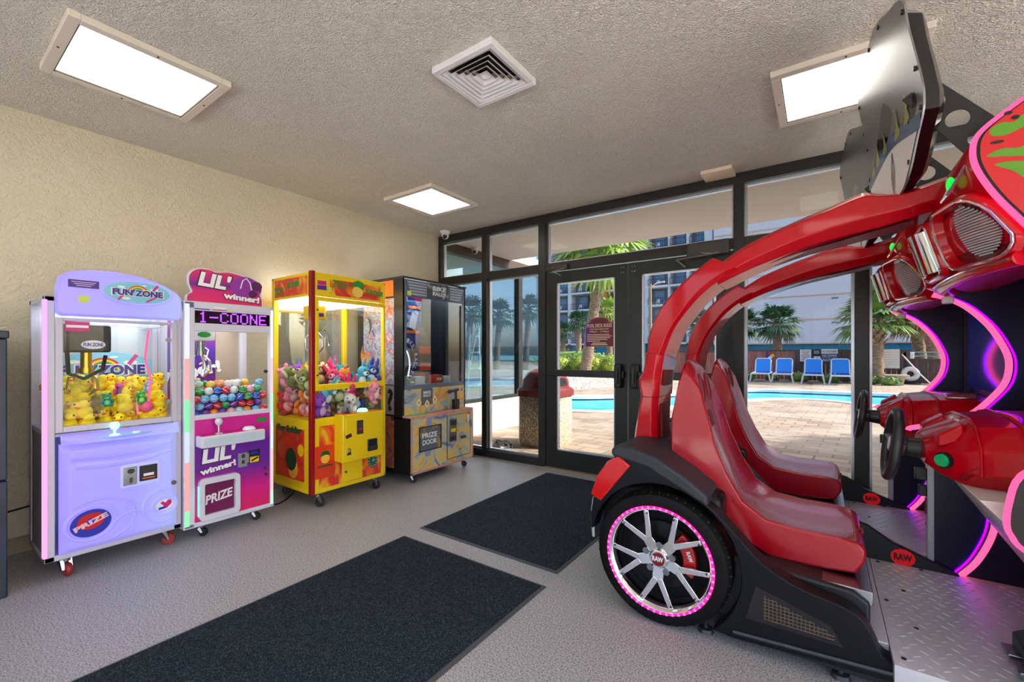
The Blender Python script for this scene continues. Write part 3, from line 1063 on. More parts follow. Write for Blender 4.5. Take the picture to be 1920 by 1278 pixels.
M_leaf_lime = mat('lime_leaf', (112, 136, 34), 0.6, vary=(5, (164, 178, 62), 0.42, 0.6))
M_leaf = mat('shrub_leaf', (84, 122, 48), 0.6, vary=(5, (140, 165, 82), 0.42, 0.6))
M_leaf_tree = mat('tree_leaf', (66, 110, 44), 0.6, vary=(2, (120, 158, 70), 0.42, 0.6))
def leafy(b, c, rad, n, size, seed):
    rng = random.Random(seed)
    c = Vector(c)
    rx, ry, rz = rad
    b.ball(c, (rx * 0.86, ry * 0.86, rz * 0.86), 14, 8)
    for _ in range(n):
        a, s = rng.uniform(0, 2 * math.pi), rng.uniform(-0.9, 1)
        q = math.sqrt(1 - s * s)
        d = Vector((q * math.cos(a), q * math.sin(a), s))
        k = rng.uniform(0.8, 1.06)
        p = c + Vector((d.x * rx * k, d.y * ry * k, d.z * rz * k))
        e1 = Vector((rng.uniform(-1, 1), rng.uniform(-1, 1), rng.uniform(-1, 1))).normalized()
        e2 = e1.cross(d + Vector((0.01, 0.02, 0.4))).normalized()
        z = size * rng.uniform(0.7, 1.3)
        b.add([p - e2 * z * 0.35, p + e1 * z, p + e2 * z * 0.35, p - e1 * z * 0.5], [(0, 1, 2, 3)])
def shrub(c, rad, n, size, m, label, seed, name='shrub', cat='shrub', group=None):
    b = B()
    leafy(b, c, rad, n, size, seed)
    o = b.build(name, m, None, flip=False, angle=180)
    return tag(o, label, cat, group)
hedge_lab = ('clipped lime green bush nearest the left edge of the left door', 'clipped lime green bush just left of the leaning palm trunk', 'clipped lime green bush just right of the leaning palm trunk', 'clipped lime green bush nearest the door handles')
for k, u in enumerate((1050, 1083, 1112, 1142)):
    p = at(u, 682, 17.1)
    shrub((p.x, 17.1 + 0.2 * (k % 2), 0.72), (0.52, 0.5, 0.42), 420, 0.07, M_leaf_lime, hedge_lab[k], 30 + k)
shrub((at(1075, 662, 24).x, 24, 0.75), (3.0, 0.8, 0.72), 500, 0.14, M_leaf, 'long low hedge in front of the hotel behind the lime bushes', 40, 'hedge', 'hedge')
low = [(1402, 22.6, 0.22, 'leafy plant at the fence foot left of all the loungers'), (1498, 22.8, 0.26, 'leafy plant between the second and third blue lounger'), (1448, 22.9, 0.16, 'low plant behind the two blue loungers on the left'),
       (1556, 22.6, 0.25, 'leafy plant between the third and fourth blue lounger'), (1633, 22.3, 0.2, 'leafy plant at the foot of the stout palm'), (1668, 22.0, 0.2, 'leafy plant between the stout palm and the stone bench')]
for k, (u, y, r_, lb) in enumerate(low):
    p = at(u, 705, y)
    shrub((p.x, y, r_ * 0.75), (r_ * 1.7, r_, r_ * 0.9), 160, 0.08, M_leaf, lb, 50 + k)
for k, (x, y, z, r_) in enumerate(((4.1, 7.6, 3.2, 1.3), (6.4, 9.8, 3.6, 1.7), (10.5, 5.6, 3.4, 1.7))):
    t = thing('leafy_tree', ('leafy green tree outside beyond the right of the pool doors', 'tall leafy green tree outside farther from the doors', 'wide leafy green tree outside at the far side of the building')[k], 'tree', (x, y, 0))
    b = B(); b.tube([(x, y, 0), (x + 0.1, y, 1.2), (x, y + 0.05, z - 0.6)], [0.16, 0.13, 0.1], 10)
    b.build('trunk', M_trunk, t)
    b = B(); leafy(b, (x, y, z), (r_, r_, r_ * 0.95), 900, 0.16, 70 + k); leafy(b, (x + r_ * 0.5, y + 0.3, z - 0.7), (r_ * 0.7,) * 3, 400, 0.15, 80 + k)
    b.build('crown', M_leaf_tree, t, flip=False, angle=180)

# gravel bed that slopes up to the bushes
M_gravel = ramp_mat('gravel', [(0.3, (128, 112, 100)), (0.5, (186, 170, 156)), (0.7, (222, 212, 200))], tex='VORONOI', scale=14, rough=0.95, bump=0.6, dist=0.04)
b = B()
rows = []
for k, (f, z) in enumerate(((0.0, 0.004), (0.3, 0.12), (0.7, 0.32), (1.0, 0.42), (1.3, 0.42), (1.35, 0.0))):
    row = []
    for x, yn, yf in ((-13, 12.2, 16.2), (-9, 12.4, 16.3), (-6.9, 12.7, 16.4), (-6.4, 14.4, 16.6), (-5.9, 16.0, 17.2)):
        row.append((x, yn + (yf - yn) * f, z if x < -6.2 else z * 0.8))
    rows.append(row)
b.rings(rows, closed=False, caps=False)
o = b.build('gravel_bed', M_gravel, None, flip=False, angle=180)
tag(o, 'bed of pale gravel sloping up to the lime bushes', 'gravel', kind='stuff')

# ------------------------------------------------------------------ fence, notices, loungers
M_fence_br = ramp_mat('brown_planks', [(0.35, (140, 84, 76)), (0.65, (176, 112, 100))], scale=6, rough=0.8, stretch=(4, 1, 0.4))
M_fence_dk = ramp_mat('dark_planks', [(0.35, (70, 56, 54)), (0.65, (98, 80, 76))], scale=6, rough=0.8, stretch=(4, 1, 0.4))
def fence(x0, x1, y, h, m, label, post_m, rail=False):
    t = thing('fence', label, 'fence', ((x0 + x1) / 2, y, 0))
    b = B()
    n = max(1, int((x1 - x0) / 0.15))
    w = (x1 - x0) / n
    for k in range(n):
        b.box(x0 + k * w + 0.004, x0 + (k + 1) * w - 0.004, y + 0.004 * (k % 2), y + 0.03, 0.02, h - 0.06)
    b.build('plank_panel', m, t)
    b = B(); b.box(x0, x1, y - 0.03, y + 0.06, h - 0.07, h)
    b.build('top_rail', post_m, t)
    for x in (x0, (x0 + x1) / 2, x1):
        b = B(); b.box(x - 0.06, x + 0.06, y - 0.04, y + 0.08, 0, h)
        b.build('post', post_m, t)
    if rail:
        for z in (h + 0.1, h + 0.26):
            b = B(); b.tube([(x0, y, z), (x1, y, z)], 0.02, 6)
            b.build('hand_rail', mat('teal_rail', (120, 170, 180), 0.4), t)
        for x in (x0, x1):
            b = B(); b.tube([(x, y, h - 0.05), (x, y, h + 0.26)], 0.02, 6)
            b.build('rail_post', M_dkgrey, t)
fence(-8.2, -3.3, 23.9, 1.36, M_fence_br, 'brown plank fence hidden mostly behind the seat arches', M_fence_dk)
fence(-3.15, -0.92, 23.6, 1.40, M_fence_br, 'brown plank fence behind the two blue loungers on the left', M_fence_dk)
fence(-0.80, 0.78, 23.6, 1.40, M_fence_dk, 'dark plank fence that carries the no diving notice', M_fence_dk)
fence(0.90, 1.9, 23.6, 1.38, M_fence_br, 'short brown plank fence behind the fourth blue lounger', M_fence_dk)
fence(2.0, 2.85, 23.6, 1.38, M_fence_dk, 'dark plank fence that carries the white notice board', M_fence_dk)
fence(2.98, 4.9, 23.7, 1.02, M_fence_dk, 'low dark fence with teal rails behind the life ring', M_fence_dk, True)

def board(x0, x1, z0, z1, m, label, lines=None, y=23.545, cat='sign'):
    t = thing('notice_board', label, cat, ((x0 + x1) / 2, y, z0))
    b = B(); b.box(x0, x1, y, y + 0.02, z0, z1)
    b.build('sign_panel', m, t)
    return t
M_paper = mat('notice_white', (232, 230, 228), 0.6)
M_navyink = mat('navy_ink', (38, 44, 92), 0.5)
M_redink = mat('red_ink', (170, 52, 60), 0.5)
def px_x(u): return at(u, 665, 23.54).x
t = board(px_x(1500), px_x(1521), 0.87, 1.40, M_paper, 'white printed notice, leftmost on the dark fence')
b = B()
for k in range(7):
    b.rect(0.34 - 0.05 * (k % 3), 0.022, frame('-y', ((px_x(1500) + px_x(1521)) / 2, 23.543, 1.34 - k * 0.065)), 0.002)
b.build('lettering', M_redink, t)
t = board(px_x(1524), px_x(1538), 1.14, 1.40, M_blackgloss, 'small black arched notice between two white notices')
b = B()
for k in range(3): b.rect(0.2, 0.02, frame('-y', ((px_x(1524) + px_x(1538)) / 2, 23.543, 1.34 - k * 0.06)), 0.002)
b.build('lettering', M_paper, t)
t = board(px_x(1526), px_x(1538), 0.87, 1.10, M_paper, 'small white notice below the black arched notice')
b = B(); b.oval(0.14, 0.1, frame('-y', ((px_x(1526) + px_x(1538)) / 2, 23.543, 0.99)), 0.002)
b.build('lettering', M_redink, t)
t = board(px_x(1540), px_x(1571), 0.86, 1.42, M_paper, 'white notice with navy no diving lettering')
xm = (px_x(1540) + px_x(1571)) / 2
b = B(); b.rect(0.58, 0.17, frame('-y', (xm, 23.543, 1.13)), 0.002); b.rect(0.58, 0.17, frame('-y', (xm, 23.543, 0.95)), 0.002)
bar = b.build('colour_bars', M_navyink, t)
b = B()
b.text('NO DIVING', 0.5, 0.1, frame('-y', (xm, 23.540, 1.13)), 0.002, off=0.02)
b.text('ALLOWED', 0.5, 0.1, frame('-y', (xm, 23.540, 0.95)), 0.002, off=0.02)
b.build('lettering', M_paper, t)
b = B(); b.text('NO LIFEGUARD', 0.5, 0.09, frame('-y', (xm, 23.543, 1.32)), 0.002)
b.build('heading', M_redink, t)
t = board(px_x(1647), px_x(1687), 0.62, 1.40, M_paper, 'large white notice board right of the stout palm')
b = B()
xm = (px_x(1655) + px_x(1687)) / 2
for k in range(6): b.rect(0.56, 0.012, frame('-y', (xm, 23.543, 1.28 - k * 0.1)), 0.002)
b.build('ruled_line', mat('rule_grey', (170, 170, 172), 0.6), t)
# four-colour diamond
t = thing('hazard_diamond', 'four coloured diamond hazard sign on the brown fence', 'sign', (px_x(1444), 23.54, 1.1))
h = 0.19
for (sx, sz, m) in ((0, 1, M_red), (-1, 0, M_blue), (1, 0, M_yellow), (0, -1, M_paper)):
    cx, cz = px_x(1444) + sx * h / 2, 1.13 + sz * h / 2
    b = B(); b.prism([(cx, cz - h / 2), (cx + h / 2, cz), (cx, cz + h / 2), (cx - h / 2, cz)], 'y', 23.545, 23.56)
    b.build('colour_field', m, t)

M_sling = mat('blue_sling', (36, 140, 232), 0.6)
def make_lounger(x, y, label):
    t = thing('sun_lounger', label, 'sun lounger', (x, y, 0), 'blue sun loungers by the pool')
    hw = 0.32
    b = B()
    # seat runs towards the viewer, backrest stands up at the far end
    for s in (-1, 1):
        b.tube([(x + s * hw, y - 1.2, 0.36), (x + s * hw, y + 0.5, 0.38)], 0.03, 6)
    b.tube([(x - hw, y - 1.2, 0.36), (x + hw, y - 1.2, 0.36)], 0.03, 6)
    b.build('frame', M_white, t)
    b = B()
    b.box(x - hw + 0.03, x + hw - 0.03, y - 1.18, y + 0.1, 0.36, 0.375)
    b.build('seat', M_sling, t)
    b = B()
    b.add([(x - hw + 0.03, y + 0.05, 0.42), (x + hw - 0.03, y + 0.05, 0.42), (x + hw - 0.03, y + 0.36, 0.98), (x - hw + 0.03, y + 0.36, 0.98),
           (x - hw + 0.03, y + 0.07, 0.41), (x + hw - 0.03, y + 0.07, 0.41), (x + hw - 0.03, y + 0.38, 0.97), (x - hw + 0.03, y + 0.38, 0.97)],
          [(0, 1, 2, 3), (7, 6, 5, 4), (0, 4, 5, 1), (1, 5, 6, 2), (2, 6, 7, 3), (3, 7, 4, 0)])
    b.build('backrest', M_sling, t)
    b = B()
    b.tube([(x - hw + 0.02, y + 0.05, 0.40), (x - hw + 0.02, y + 0.33, 0.93), (x - hw + 0.08, y + 0.37, 1.0), (x + hw - 0.08, y + 0.37, 1.0), (x + hw - 0.02, y + 0.33, 0.93), (x + hw - 0.02, y + 0.05, 0.40)], 0.024, 6)
    b.build('back_frame', M_white, t)
    for (sx, yy) in ((-1, -1.05), (1, -1.05), (-1, 0.3), (1, 0.3)):
        b = B(); b.tube([(x + sx * hw, y + yy, 0.36), (x + sx * (hw + 0.07), y + yy, 0.0)], [0.04, 0.03], 6)
        b.build('leg', M_white, t)
    return t
lo = None
for u, y, lb in ((1430, 22.6, 'blue sling sun lounger, leftmost of the four by the fence'), (1470, 22.6, 'blue sling sun lounger, second from the left below the hazard diamond'),
                 (1525, 22.4, 'blue sling sun lounger below the small white notices, third of four'), (1576, 22.2, 'blue sling sun lounger nearest the stout palm, last of four')):
    x = at(u, 700, y).x
    if lo is None: lo = make_lounger(x, y, lb); x0l, y0l = x, y
    else: copy_tree(lo, (x - x0l, y - y0l, 0), lb)

t = thing('stone_bench', 'low pale stone bench by the notice board', 'bench', (2.3, 22.3, 0))
M_stone = mat('pale_stone', (205, 190, 165), 0.85)
b = B(); b.box(1.98, 2.72, 22.1, 22.5, 0.34, 0.41); b.build('slab', M_stone, t, bevel=0.015)
b = B(); b.prism([(2.15, 0), (2.55, 0), (2.62, 0.34), (2.08, 0.34)], 'y', 22.2, 22.4); b.build('pedestal', M_stone, t)
p = at(1709, 702, 23.2)
b = B(); b.torus((p.x, 23.45, p.z + 0.02), (0, -1, 0.12), 0.2, 0.095, 28, 10)
t = b.build('life_ring', mat('ring_white', (228, 226, 228), 0.5)); tag(t, 'white life ring leaning on the low dark fence', 'life ring')
b = B(); b.torus((p.x, 23.40, 0.05), (0, 0, 1), 0.28, 0.03, 24, 6)
tag(b.build('coiled_hose', M_black), 'coiled black hose below the white life ring', 'hose')
b = B(); b.tube([at(1691, 664, 23.5), at(1726, 702, 23.1), at(1750, 724, 22.6) + Vector((0, 0, 0.0))], 0.022, 6)
tag(b.build('rescue_pole', M_white), 'long white pole leaning across the low dark fence', 'pole')
p = at(1703, 664, 23.7)
b = B(); b.box(p.x - 0.17, p.x + 0.17, 23.6, 23.85, 1.02, 1.28)
tag(b.build('storage_box', M_white, bevel=0.02), 'small white box standing on the low dark fence', 'box')

# lamp post between hotel and doors
p0, p1 = at(1220, 700, 34), at(1219, 532, 34)
t = thing('lamp_post', 'wooden lamp post with white arm outside the right door', 'lamp post', (p0.x, 34, 0))
b = B(); b.tube([(p0.x, 34, 0), (p1.x, 34, p1.z)], 0.12, 8); b.build('post', mat('weathered_wood', (150, 132, 112), 0.9), t)
q0, q1 = at(1222, 537, 34), at(1246, 528, 34)
b = B(); b.tube([q0, at(1232, 530, 34), q1], [0.05, 0.08, 0.1], 8, flat=0.6); b.build('lamp_arm', M_white, t)

# ------------------------------------------------------------------ hotel
M_hotel = mat('hotel_render', (222, 220, 228), 0.85)
M_hglass = mat('hotel_glass', (84, 132, 176), 0.12)
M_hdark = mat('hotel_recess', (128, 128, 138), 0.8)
M_rail = mat('hotel_railing', (38, 40, 48), 0.6)
M_teal = mat('hotel_teal', (22, 120, 150), 0.7)
M_hor = mat('hotel_orange', (206, 126, 72), 0.8)
HY = 62.0
FL = 2.6
h = thing('hotel_building', 'white hotel tower with balconies behind the pool and palms', 'building', (at(1190, 662, HY).x, HY, 0))
def hx(u): return at(u, 640, HY).x
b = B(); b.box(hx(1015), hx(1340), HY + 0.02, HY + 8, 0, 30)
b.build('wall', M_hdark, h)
bays = [(1043, 1073), (1080, 1112), (1112, 1138), (1146, 1172), (1222, 1258), (1262, 1292), (1298, 1325)]
edges = [1015] + [x for q in bays for x in q] + [1340]
for k in range(0, len(edges), 2):
    a, c = hx(edges[k]), hx(edges[k + 1])
    b = B(); b.box(a, c, HY - 1.5, HY + 0.02, FL, 30)
    b.build('pier', M_hor if (edges[k], edges[k + 1]) == (1138, 1146) else M_hotel, h)
for k in range(1, 9):
    z = k * FL
    for j, (u0, u1) in enumerate(bays):
        a, c = hx(u0), hx(u1)
        b = B(); b.box(a, c, HY - 1.7, HY + 0.02, z - 0.14, z + 0.12); b.build('balcony_slab', M_hotel, h)
        if k == 8: continue
        b = B(); b.box(a + 0.5, a + 0.62 + (c - a) * 0.45, HY - 0.04, HY + 0.02, z + 0.15, z + 2.2); b.build('balcony_window', M_hglass, h)
        b = B(); b.box(a, c, HY - 1.66, HY - 1.6, z + 1.0, z + 1.06); b.box(a, c, HY - 1.66, HY - 1.6, z + 0.2, z + 0.25)
        nb = int((c - a) / 0.3)
        for q in range(nb + 1):
            xx = a + (c - a) * q / nb
            b.box(xx - 0.02, xx + 0.02, HY - 1.65, HY - 1.61, z + 0.12, z + 1.04)
        b.build('balcony_railing', M_rail, h)
        if j in (0, 1, 4):
            b = B(); b.box(a + 1.0, a + 1.45, HY - 1.2, HY - 0.8, z + 0.45, z + 0.52); b.box(a + 1.0, a + 1.45, HY - 0.85, HY - 0.8, z + 0.5, z + 0.95); b.box(a + 1.02, a + 1.06, HY - 1.2, HY - 0.8, z + 0.12, z + 0.45); b.box(a + 1.39, a + 1.43, HY - 1.2, HY - 0.8, z + 0.12, z + 0.45)
            b.build('balcony_chair', M_white, h)
for k in range(1, 9):
    b = B(); b.box(hx(1201), hx(1207), HY - 1.52, HY - 1.48, k * FL + 0.9, k * FL + 2.0); b.build('slit_window', M_hglass, h)
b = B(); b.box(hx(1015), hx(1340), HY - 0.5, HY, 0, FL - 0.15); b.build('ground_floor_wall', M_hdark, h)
for u0, u1 in ((1083, 1094), (1126, 1145), (1196, 1218), (1302, 1320)):
    b = B(); b.box(hx(u0), hx(u1), HY - 1.6, HY - 0.5, 0, FL - 0.1); b.build('teal_pier', M_teal, h)

WY = 60.0
w = thing('blank_building', 'large plain white building wing with thin orange lines behind the fence', 'building', (at(1560, 662, WY).x, WY, 0))
wx0, wx1 = at(1338, 640, WY).x, 45
b = B(); b.box(wx0, wx1, WY, WY + 10, 2.3, 30); b.build('wall', M_hotel, w)
b = B(); b.box(wx0, wx1, WY + 0.3, WY + 10, 0, 2.3); b.build('teal_base', M_teal, w)
for k in range(9):
    z = 2.3 + 2.72 * k
    b = B(); b.box(wx0, wx1, WY - 0.06, WY, z, z + 0.14); b.build('orange_line', mat('line_orange', (222, 180, 160), 0.8), w)
for k in range(6):
    z = 2.3 + 2.72 * (k + 1) - 0.35
    b = B(); b.box(at(1559, 600, WY).x, at(1572, 600, WY).x, WY - 0.05, WY, z - 0.1, z + 0.05); b.build('wall_vent', M_hdark, w)
    b = B(); b.box(at(1338, 600, WY).x + 0.6, at(1338, 600, WY).x + 1.5, WY - 0.05, WY, z - 1.2, z - 0.3); b.build('wall_window', M_hglass, w)
b = B(); b.box(-9.5, 9, -14, YB - 0.2, -0.2, -0.004); struct(b.build('bounce_ground_back', mat('pale_bounce_ground', (238, 232, 222), 0.9)))  # unseen ground, made pale to bounce daylight up to the ceiling
b = B(); b.box(XR + 0.2, 9, YB - 0.2, 4.19, -0.2, -0.004); struct(b.build('bounce_ground_side', mat('pale_bounce_ground', (238, 232, 222), 0.9)))  # unseen pale ground at the side, also there to bounce daylight in
# ================================================================== prize machines along the left wall
def FX(x, y, z, roll=0): return frame('+x', (x, y, z), roll)

def posts(t, x0, x1, y0, y1, z0, z1, w, m, name='corner_post', skip=()):
    out = []
    k = 0
    for (xa, ya) in ((x1 - w, y0), (x1 - w, y1 - w), (x0, y0), (x0, y1 - w)):
        if k not in skip:
            b = B(); b.box(xa, xa + w, ya, ya + w, z0, z1)
            out.append(b.build(name, m, t, bevel=0.004))
        k += 1
    return out

def caster(t, x, y, ztop, r, wheel_m, ang=0.0):
    """swivel caster: plate, fork, wheel"""
    c, s = math.cos(ang), math.sin(ang)
    b = B()
    b.box(x - 0.035, x + 0.035, y - 0.035, y + 0.035, ztop - 0.006, ztop)
    b.cyl((x, y, ztop - 0.025), (x, y, ztop), 0.022, n=12)
    wx, wy = x + 0.02 * c, y + 0.02 * s
    for q in (-1, 1):
        ox, oy = -s * 0.017 * q, c * 0.017 * q
        b.tube([(x + ox, y + oy, ztop - 0.02), (wx + ox, wy + oy, r)], [0.016, 0.011], 6, flat=1)
    f = b.build('caster', M_steel, t)
    b = B()
    ax = Vector((-s, c, 0))
    b.lathe([(r * 0.45, -0.013), (r * 0.9, -0.013), (r, -0.007), (r, 0.007), (r * 0.9, 0.013), (r * 0.45, 0.013)], (wx, wy, r), ax, 20, 0, True)
    b.lathe([(0, -0.015), (r * 0.45, -0.015), (r * 0.45, 0.015), (0, 0.015)], (wx, wy, r), ax, 12)
    b.build('wheel', wheel_m, f)

def claw(t, x, y, ztop, box_m, body_m, finger_m, box=(0.16, 0.18, 0.12), drop=0.16, fing=0.13):
    b = B(); b.box(x - box[0] / 2, x + box[0] / 2, y - box[1] / 2, y + box[1] / 2, ztop - box[2], ztop)
    c = b.build('claw_carriage', box_m, t, bevel=0.012)
    b = B(); b.cyl((x, y, ztop - box[2]), (x, y, ztop - box[2] - drop), 0.026, n=16)
    b.lathe([(0.0, 0), (0.036, 0), (0.036, -0.03), (0.0, -0.03)], (x, y, ztop - box[2] - drop + 0.02), (0, 0, 1), 16)
    b.build('claw_motor', body_m, t)
    z0 = ztop - box[2] - drop
    for k in range(3):
        a = R(25 + 120 * k)
        d = Vector((math.cos(a), math.sin(a), 0))
        b = B()
        b.tube([Vector((x, y, z0)) + d * 0.02, Vector((x, y, z0 - fing * 0.3)) + d * 0.075, Vector((x, y, z0 - fing * 0.7)) + d * 0.08, Vector((x, y, z0 - fing)) + d * 0.025], [0.010, 0.011, 0.015, 0.008], 8, flat=0.45)
        b.build('claw_finger', finger_m, t)

def joystick(t, x, y, z, m_ball, m_rod, h=0.07):
    b = B()
    b.lathe([(0, 0), (0.026, 0), (0.02, 0.008), (0.006, 0.01), (0.006, h)], (x, y, z), (0, 0, 1), 16)
    j = b.build('joystick', m_rod, t)
    b = B(); b.lathe([(0, h + 0.045), (0.016, h + 0.042), (0.024, h + 0.025), (0.02, h + 0.008), (0.008, h - 0.004), (0, h - 0.006)], (x, y, z), (0, 0, 1), 16)
    b.build('joystick_knob', m_ball, j)

# ------------------------------------------------------------------ 1. white machine, lavender light
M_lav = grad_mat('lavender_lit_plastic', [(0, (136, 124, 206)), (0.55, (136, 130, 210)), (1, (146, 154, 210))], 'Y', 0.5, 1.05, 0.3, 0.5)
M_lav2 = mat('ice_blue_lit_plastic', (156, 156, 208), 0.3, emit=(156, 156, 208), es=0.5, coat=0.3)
M_pinkled = emitter('pink_led_strip', (255, 150, 200), 1.05)
M_pinkled_hot = emitter('rose_led_strip', (255, 92, 140), 1.0)
M_violetled = emitter('violet_led_strip', (206, 160, 255), 1.0)
M_tube = emitter('cabinet_lamp', (240, 248, 255), 4.0)
M_mint = mat('mint_lit_plastic', (190, 255, 225), 0.3, emit=(150, 255, 205), es=0.8)
M_whiteframe = mat('white_powder_coat', (196, 190, 206), 0.35)
M_mirror = mat('mirror_panel', (205, 214, 220), 0.04, 1.0)

FXf, FY0, FY1, FZ0, FZ1 = -3.39, 0.455, 1.069, 0.105, 1.545
FXb = -3.83
t = fz = thing('claw_machine', 'white claw machine with lavender glowing panels full of yellow ducks', 'claw machine', (-3.6, 0.76, 0))
posts(t, FXb, FXf, FY0, FY1, FZ0, FZ1, 0.042, M_whiteframe)
b = B(); b.box(FXb, FXf, FY0, FY1, FZ1 - 0.03, FZ1); b.build('roof', M_whiteframe, t, bevel=0.004)
b = B(); b.box(FXb, FXf, FY0, FY1, FZ0, FZ0 + 0.03); b.build('base', M_whiteframe, t, bevel=0.004)
b = B(); b.box(FXb + 0.01, FXf - 0.042, FY0 + 0.006, FY0 + 0.016, FZ0 + 0.03, 0.79); b.build('side_panel', mat('grey_brown_side', (150, 140, 142), 0.5), t)
b = B(); b.box(FXb + 0.01, FXf - 0.042, FY1 - 0.016, FY1 - 0.006, FZ0 + 0.03, 0.79); b.build('side_panel', M_whiteframe, t)
for ya in (FY0 + 0.004, FY1 - 0.026):
    b = B(); b.box(FXb, FXf - 0.042, ya, ya + 0.022, 0.79, 0.815); b.build('side_rail', M_whiteframe, t)
b = B(); b.box(FXb + 0.042, FXf - 0.042, FY0 + 0.01, FY0 + 0.015, 0.815, FZ1 - 0.03); b.build('side_glass', M_clear, t)
b = B(); b.box(FXb + 0.042, FXf - 0.042, FY1 - 0.015, FY1 - 0.01, 0.815, FZ1 - 0.03); b.build('side_glass', M_clear, t)
b = B(); b.box(FXb, FXb + 0.01, FY0 + 0.02, FY1 - 0.02, FZ0, FZ1); b.build('back_panel', mat('machine_back_inner', (186, 196, 206), 0.25), t)
b = B(); b.box(FXb + 0.01, FXf - 0.03, FY0 + 0.02, FY1 - 0.02, 0.775, 0.79); b.build('playfield', M_white, t)
# backdrop oval
def fun_zone_oval(fr, w, parent, name, t0=0.002):
    """rainbow, clouds and lettering oval, several flat layers"""
    h = w * 0.40
    b = B(); b.oval(w, h, fr, t0); p = b.build(name, mat('sky_blue_print', (122, 198, 226), 0.35), parent)
    rb = [M_red, M_yellow, M_green, M_blue]
    T = fr @ Matrix.Translation((0, 0, t0))
    for k, m in enumerate(rb):
        b = B()
        r0, r1 = w * (0.17 - 0.022 * k), w * (0.17 - 0.022 * (k + 1))
        pts = [(r0 * math.cos(R(a)), -h * 0.08 + r0 * math.sin(R(a))) for a in range(10, 171, 16)] + [(r1 * math.cos(R(a)), -h * 0.08 + r1 * math.sin(R(a))) for a in range(170, 9, -16)]
        b.plate(pts, T, 0.0006)
        b.build('rainbow_band', m, p)
    b = B()
    for (cx, cy, rx) in ((-0.28, 0.22, 0.09), (0.27, 0.2, 0.1), (-0.2, -0.3, 0.1), (0.1, 0.36, 0.06)):
        b.oval(w * rx * 1.3, w * rx * 0.45, T @ Matrix.Translation((w * cx * 0.9, h * cy, 0.0007)), 0.0006)
    b.build('cloud', M_white, p)
    b = B()
    for (x0, y0, x1, y1, ww) in ((-0.30, -0.40, -0.20, -0.05, 0.03), (0.20, 0.05, 0.30, 0.42, 0.04), (0.12, -0.42, 0.3, -0.1, 0.03)):
        d = Vector((w * (x1 - x0), h * (y1 - y0))).normalized()
        q = Vector((-d.y, d.x)) * w * ww / 2
        a, c = Vector((w * x0, h * y0)), Vector((w * x1, h * y1))
        b.plate([a - q, c - q, c + q, a + q], T @ Matrix.Translation((0, 0, 0.0014)), 0.0005)
    b.build('ray', M_magenta, p)
    b = B(); b.text('FUN ZONE', w * 0.80, h * 0.36, T @ Matrix.Translation((0, -h * 0.02, 0.002)), 0.0006, off=0.085); b.build('lettering_outline', M_white, p)
    b = B(); b.text('FUN ZONE', w * 0.76, h * 0.30, T @ Matrix.Translation((0, -h * 0.02, 0.0034)), 0.0006, off=0.05); b.build('lettering', mat('indigo_ink', (52, 30, 140), 0.4), p)
    return p
fun_zone_oval(FX(FXb + 0.012, 0.78, 1.13), 0.56, t, 'backdrop_oval')
# lamp, gantry and claw
b = B(); b.box(FXb + 0.06, FXf - 0.06, FY0 + 0.06, FY1 - 0.06, FZ1 - 0.045, FZ1 - 0.032); b.build('lamp_panel', M_tube, t)
b = B()
for y in (0.56, 0.98): b.box(FXb + 0.03, FXf - 0.04, y - 0.012, y + 0.012, 1.40, 1.425)
b.box(-3.68, -3.65, 0.5, 1.03, 1.405, 1.42)
b.build('gantry_rail', M_alu, t)
claw(t, -3.53, 0.645, 1.40, M_black, M_gold, M_gold, (0.17, 0.19, 0.16), 0.11, 0.14)
b = B(); b.oval(0.105, 0.05, FX(-3.445 + 0.001, 0.66, 1.285), 0.002); lab = b.build('carriage_badge', M_white, t)
b = B(); b.text('FUN ZONE', 0.085, 0.022, FX(-3.4415, 0.66, 1.285), 0.001, off=0.04); b.build('lettering', M_blue, lab)
b = B(); b.tube([(-3.50, 0.56, 1.25), (-3.46, 0.56, 1.12), (-3.44, 0.62, 1.09), (-3.45, 0.70, 1.14), (-3.48, 0.72, 1.22)], 0.010, 8); b.build('coil_cable', M_rubber, t)
b = B(); b.tube([(FXf - 0.02, 0.905, 1.38), (FXf - 0.05, 0.895, 1.2), (FXf - 0.04, 0.92, 1.08), (FXf - 0.05, 0.91, 0.9)], 0.006, 6); b.tube([(FXf - 0.05, 0.875, 0.98), (FXf - 0.04, 0.855, 0.93), (FXf - 0.05, 0.86, 0.86)], 0.005, 6); b.build('led_cord', M_pinkled_hot, t)
# clear chute
b = B(); b.box(FXf - 0.21, FXf - 0.205, 0.53, 0.705, 0.79, 0.985); b.box(FXf - 0.21, FXf - 0.05, 0.70, 0.705, 0.79, 0.985); b.build('prize_chute', M_acrylic, t)
# front door with glass
b = B()
for a in ((0.497, 0.527, 0.80, 1.43), (1.018, 1.045, 0.80, 1.43), (0.527, 1.018, 0.80, 0.832), (0.527, 1.018, 1.415, 1.43)):
    b.box(FXf - 0.03, FXf + 0.008, a[0], a[1], a[2], a[3])
d = b.build('door_frame', M_whiteframe, t, bevel=0.003)
b = B(); b.box(FXf - 0.012, FXf - 0.007, 0.527, 1.018, 0.832, 1.415); b.build('door_glass', M_clear, t)
for z in (0.93, 1.32):
    b = B(); b.cyl((FXf - 0.006, 1.0, z), (FXf + 0.008, 1.0, z), 0.014, n=14); b.build('door_lock', M_steel, d)
b = B(); b.rect(0.10, 0.055, FX(FXf - 0.006, 0.585, 1.385), 0.001); s1 = b.build('price_sticker', M_magenta, d)
b = B(); b.rect(0.09, 0.014, FX(FXf - 0.0045, 0.585, 1.385), 0.001); b.build('sticker_band', M_white, s1)
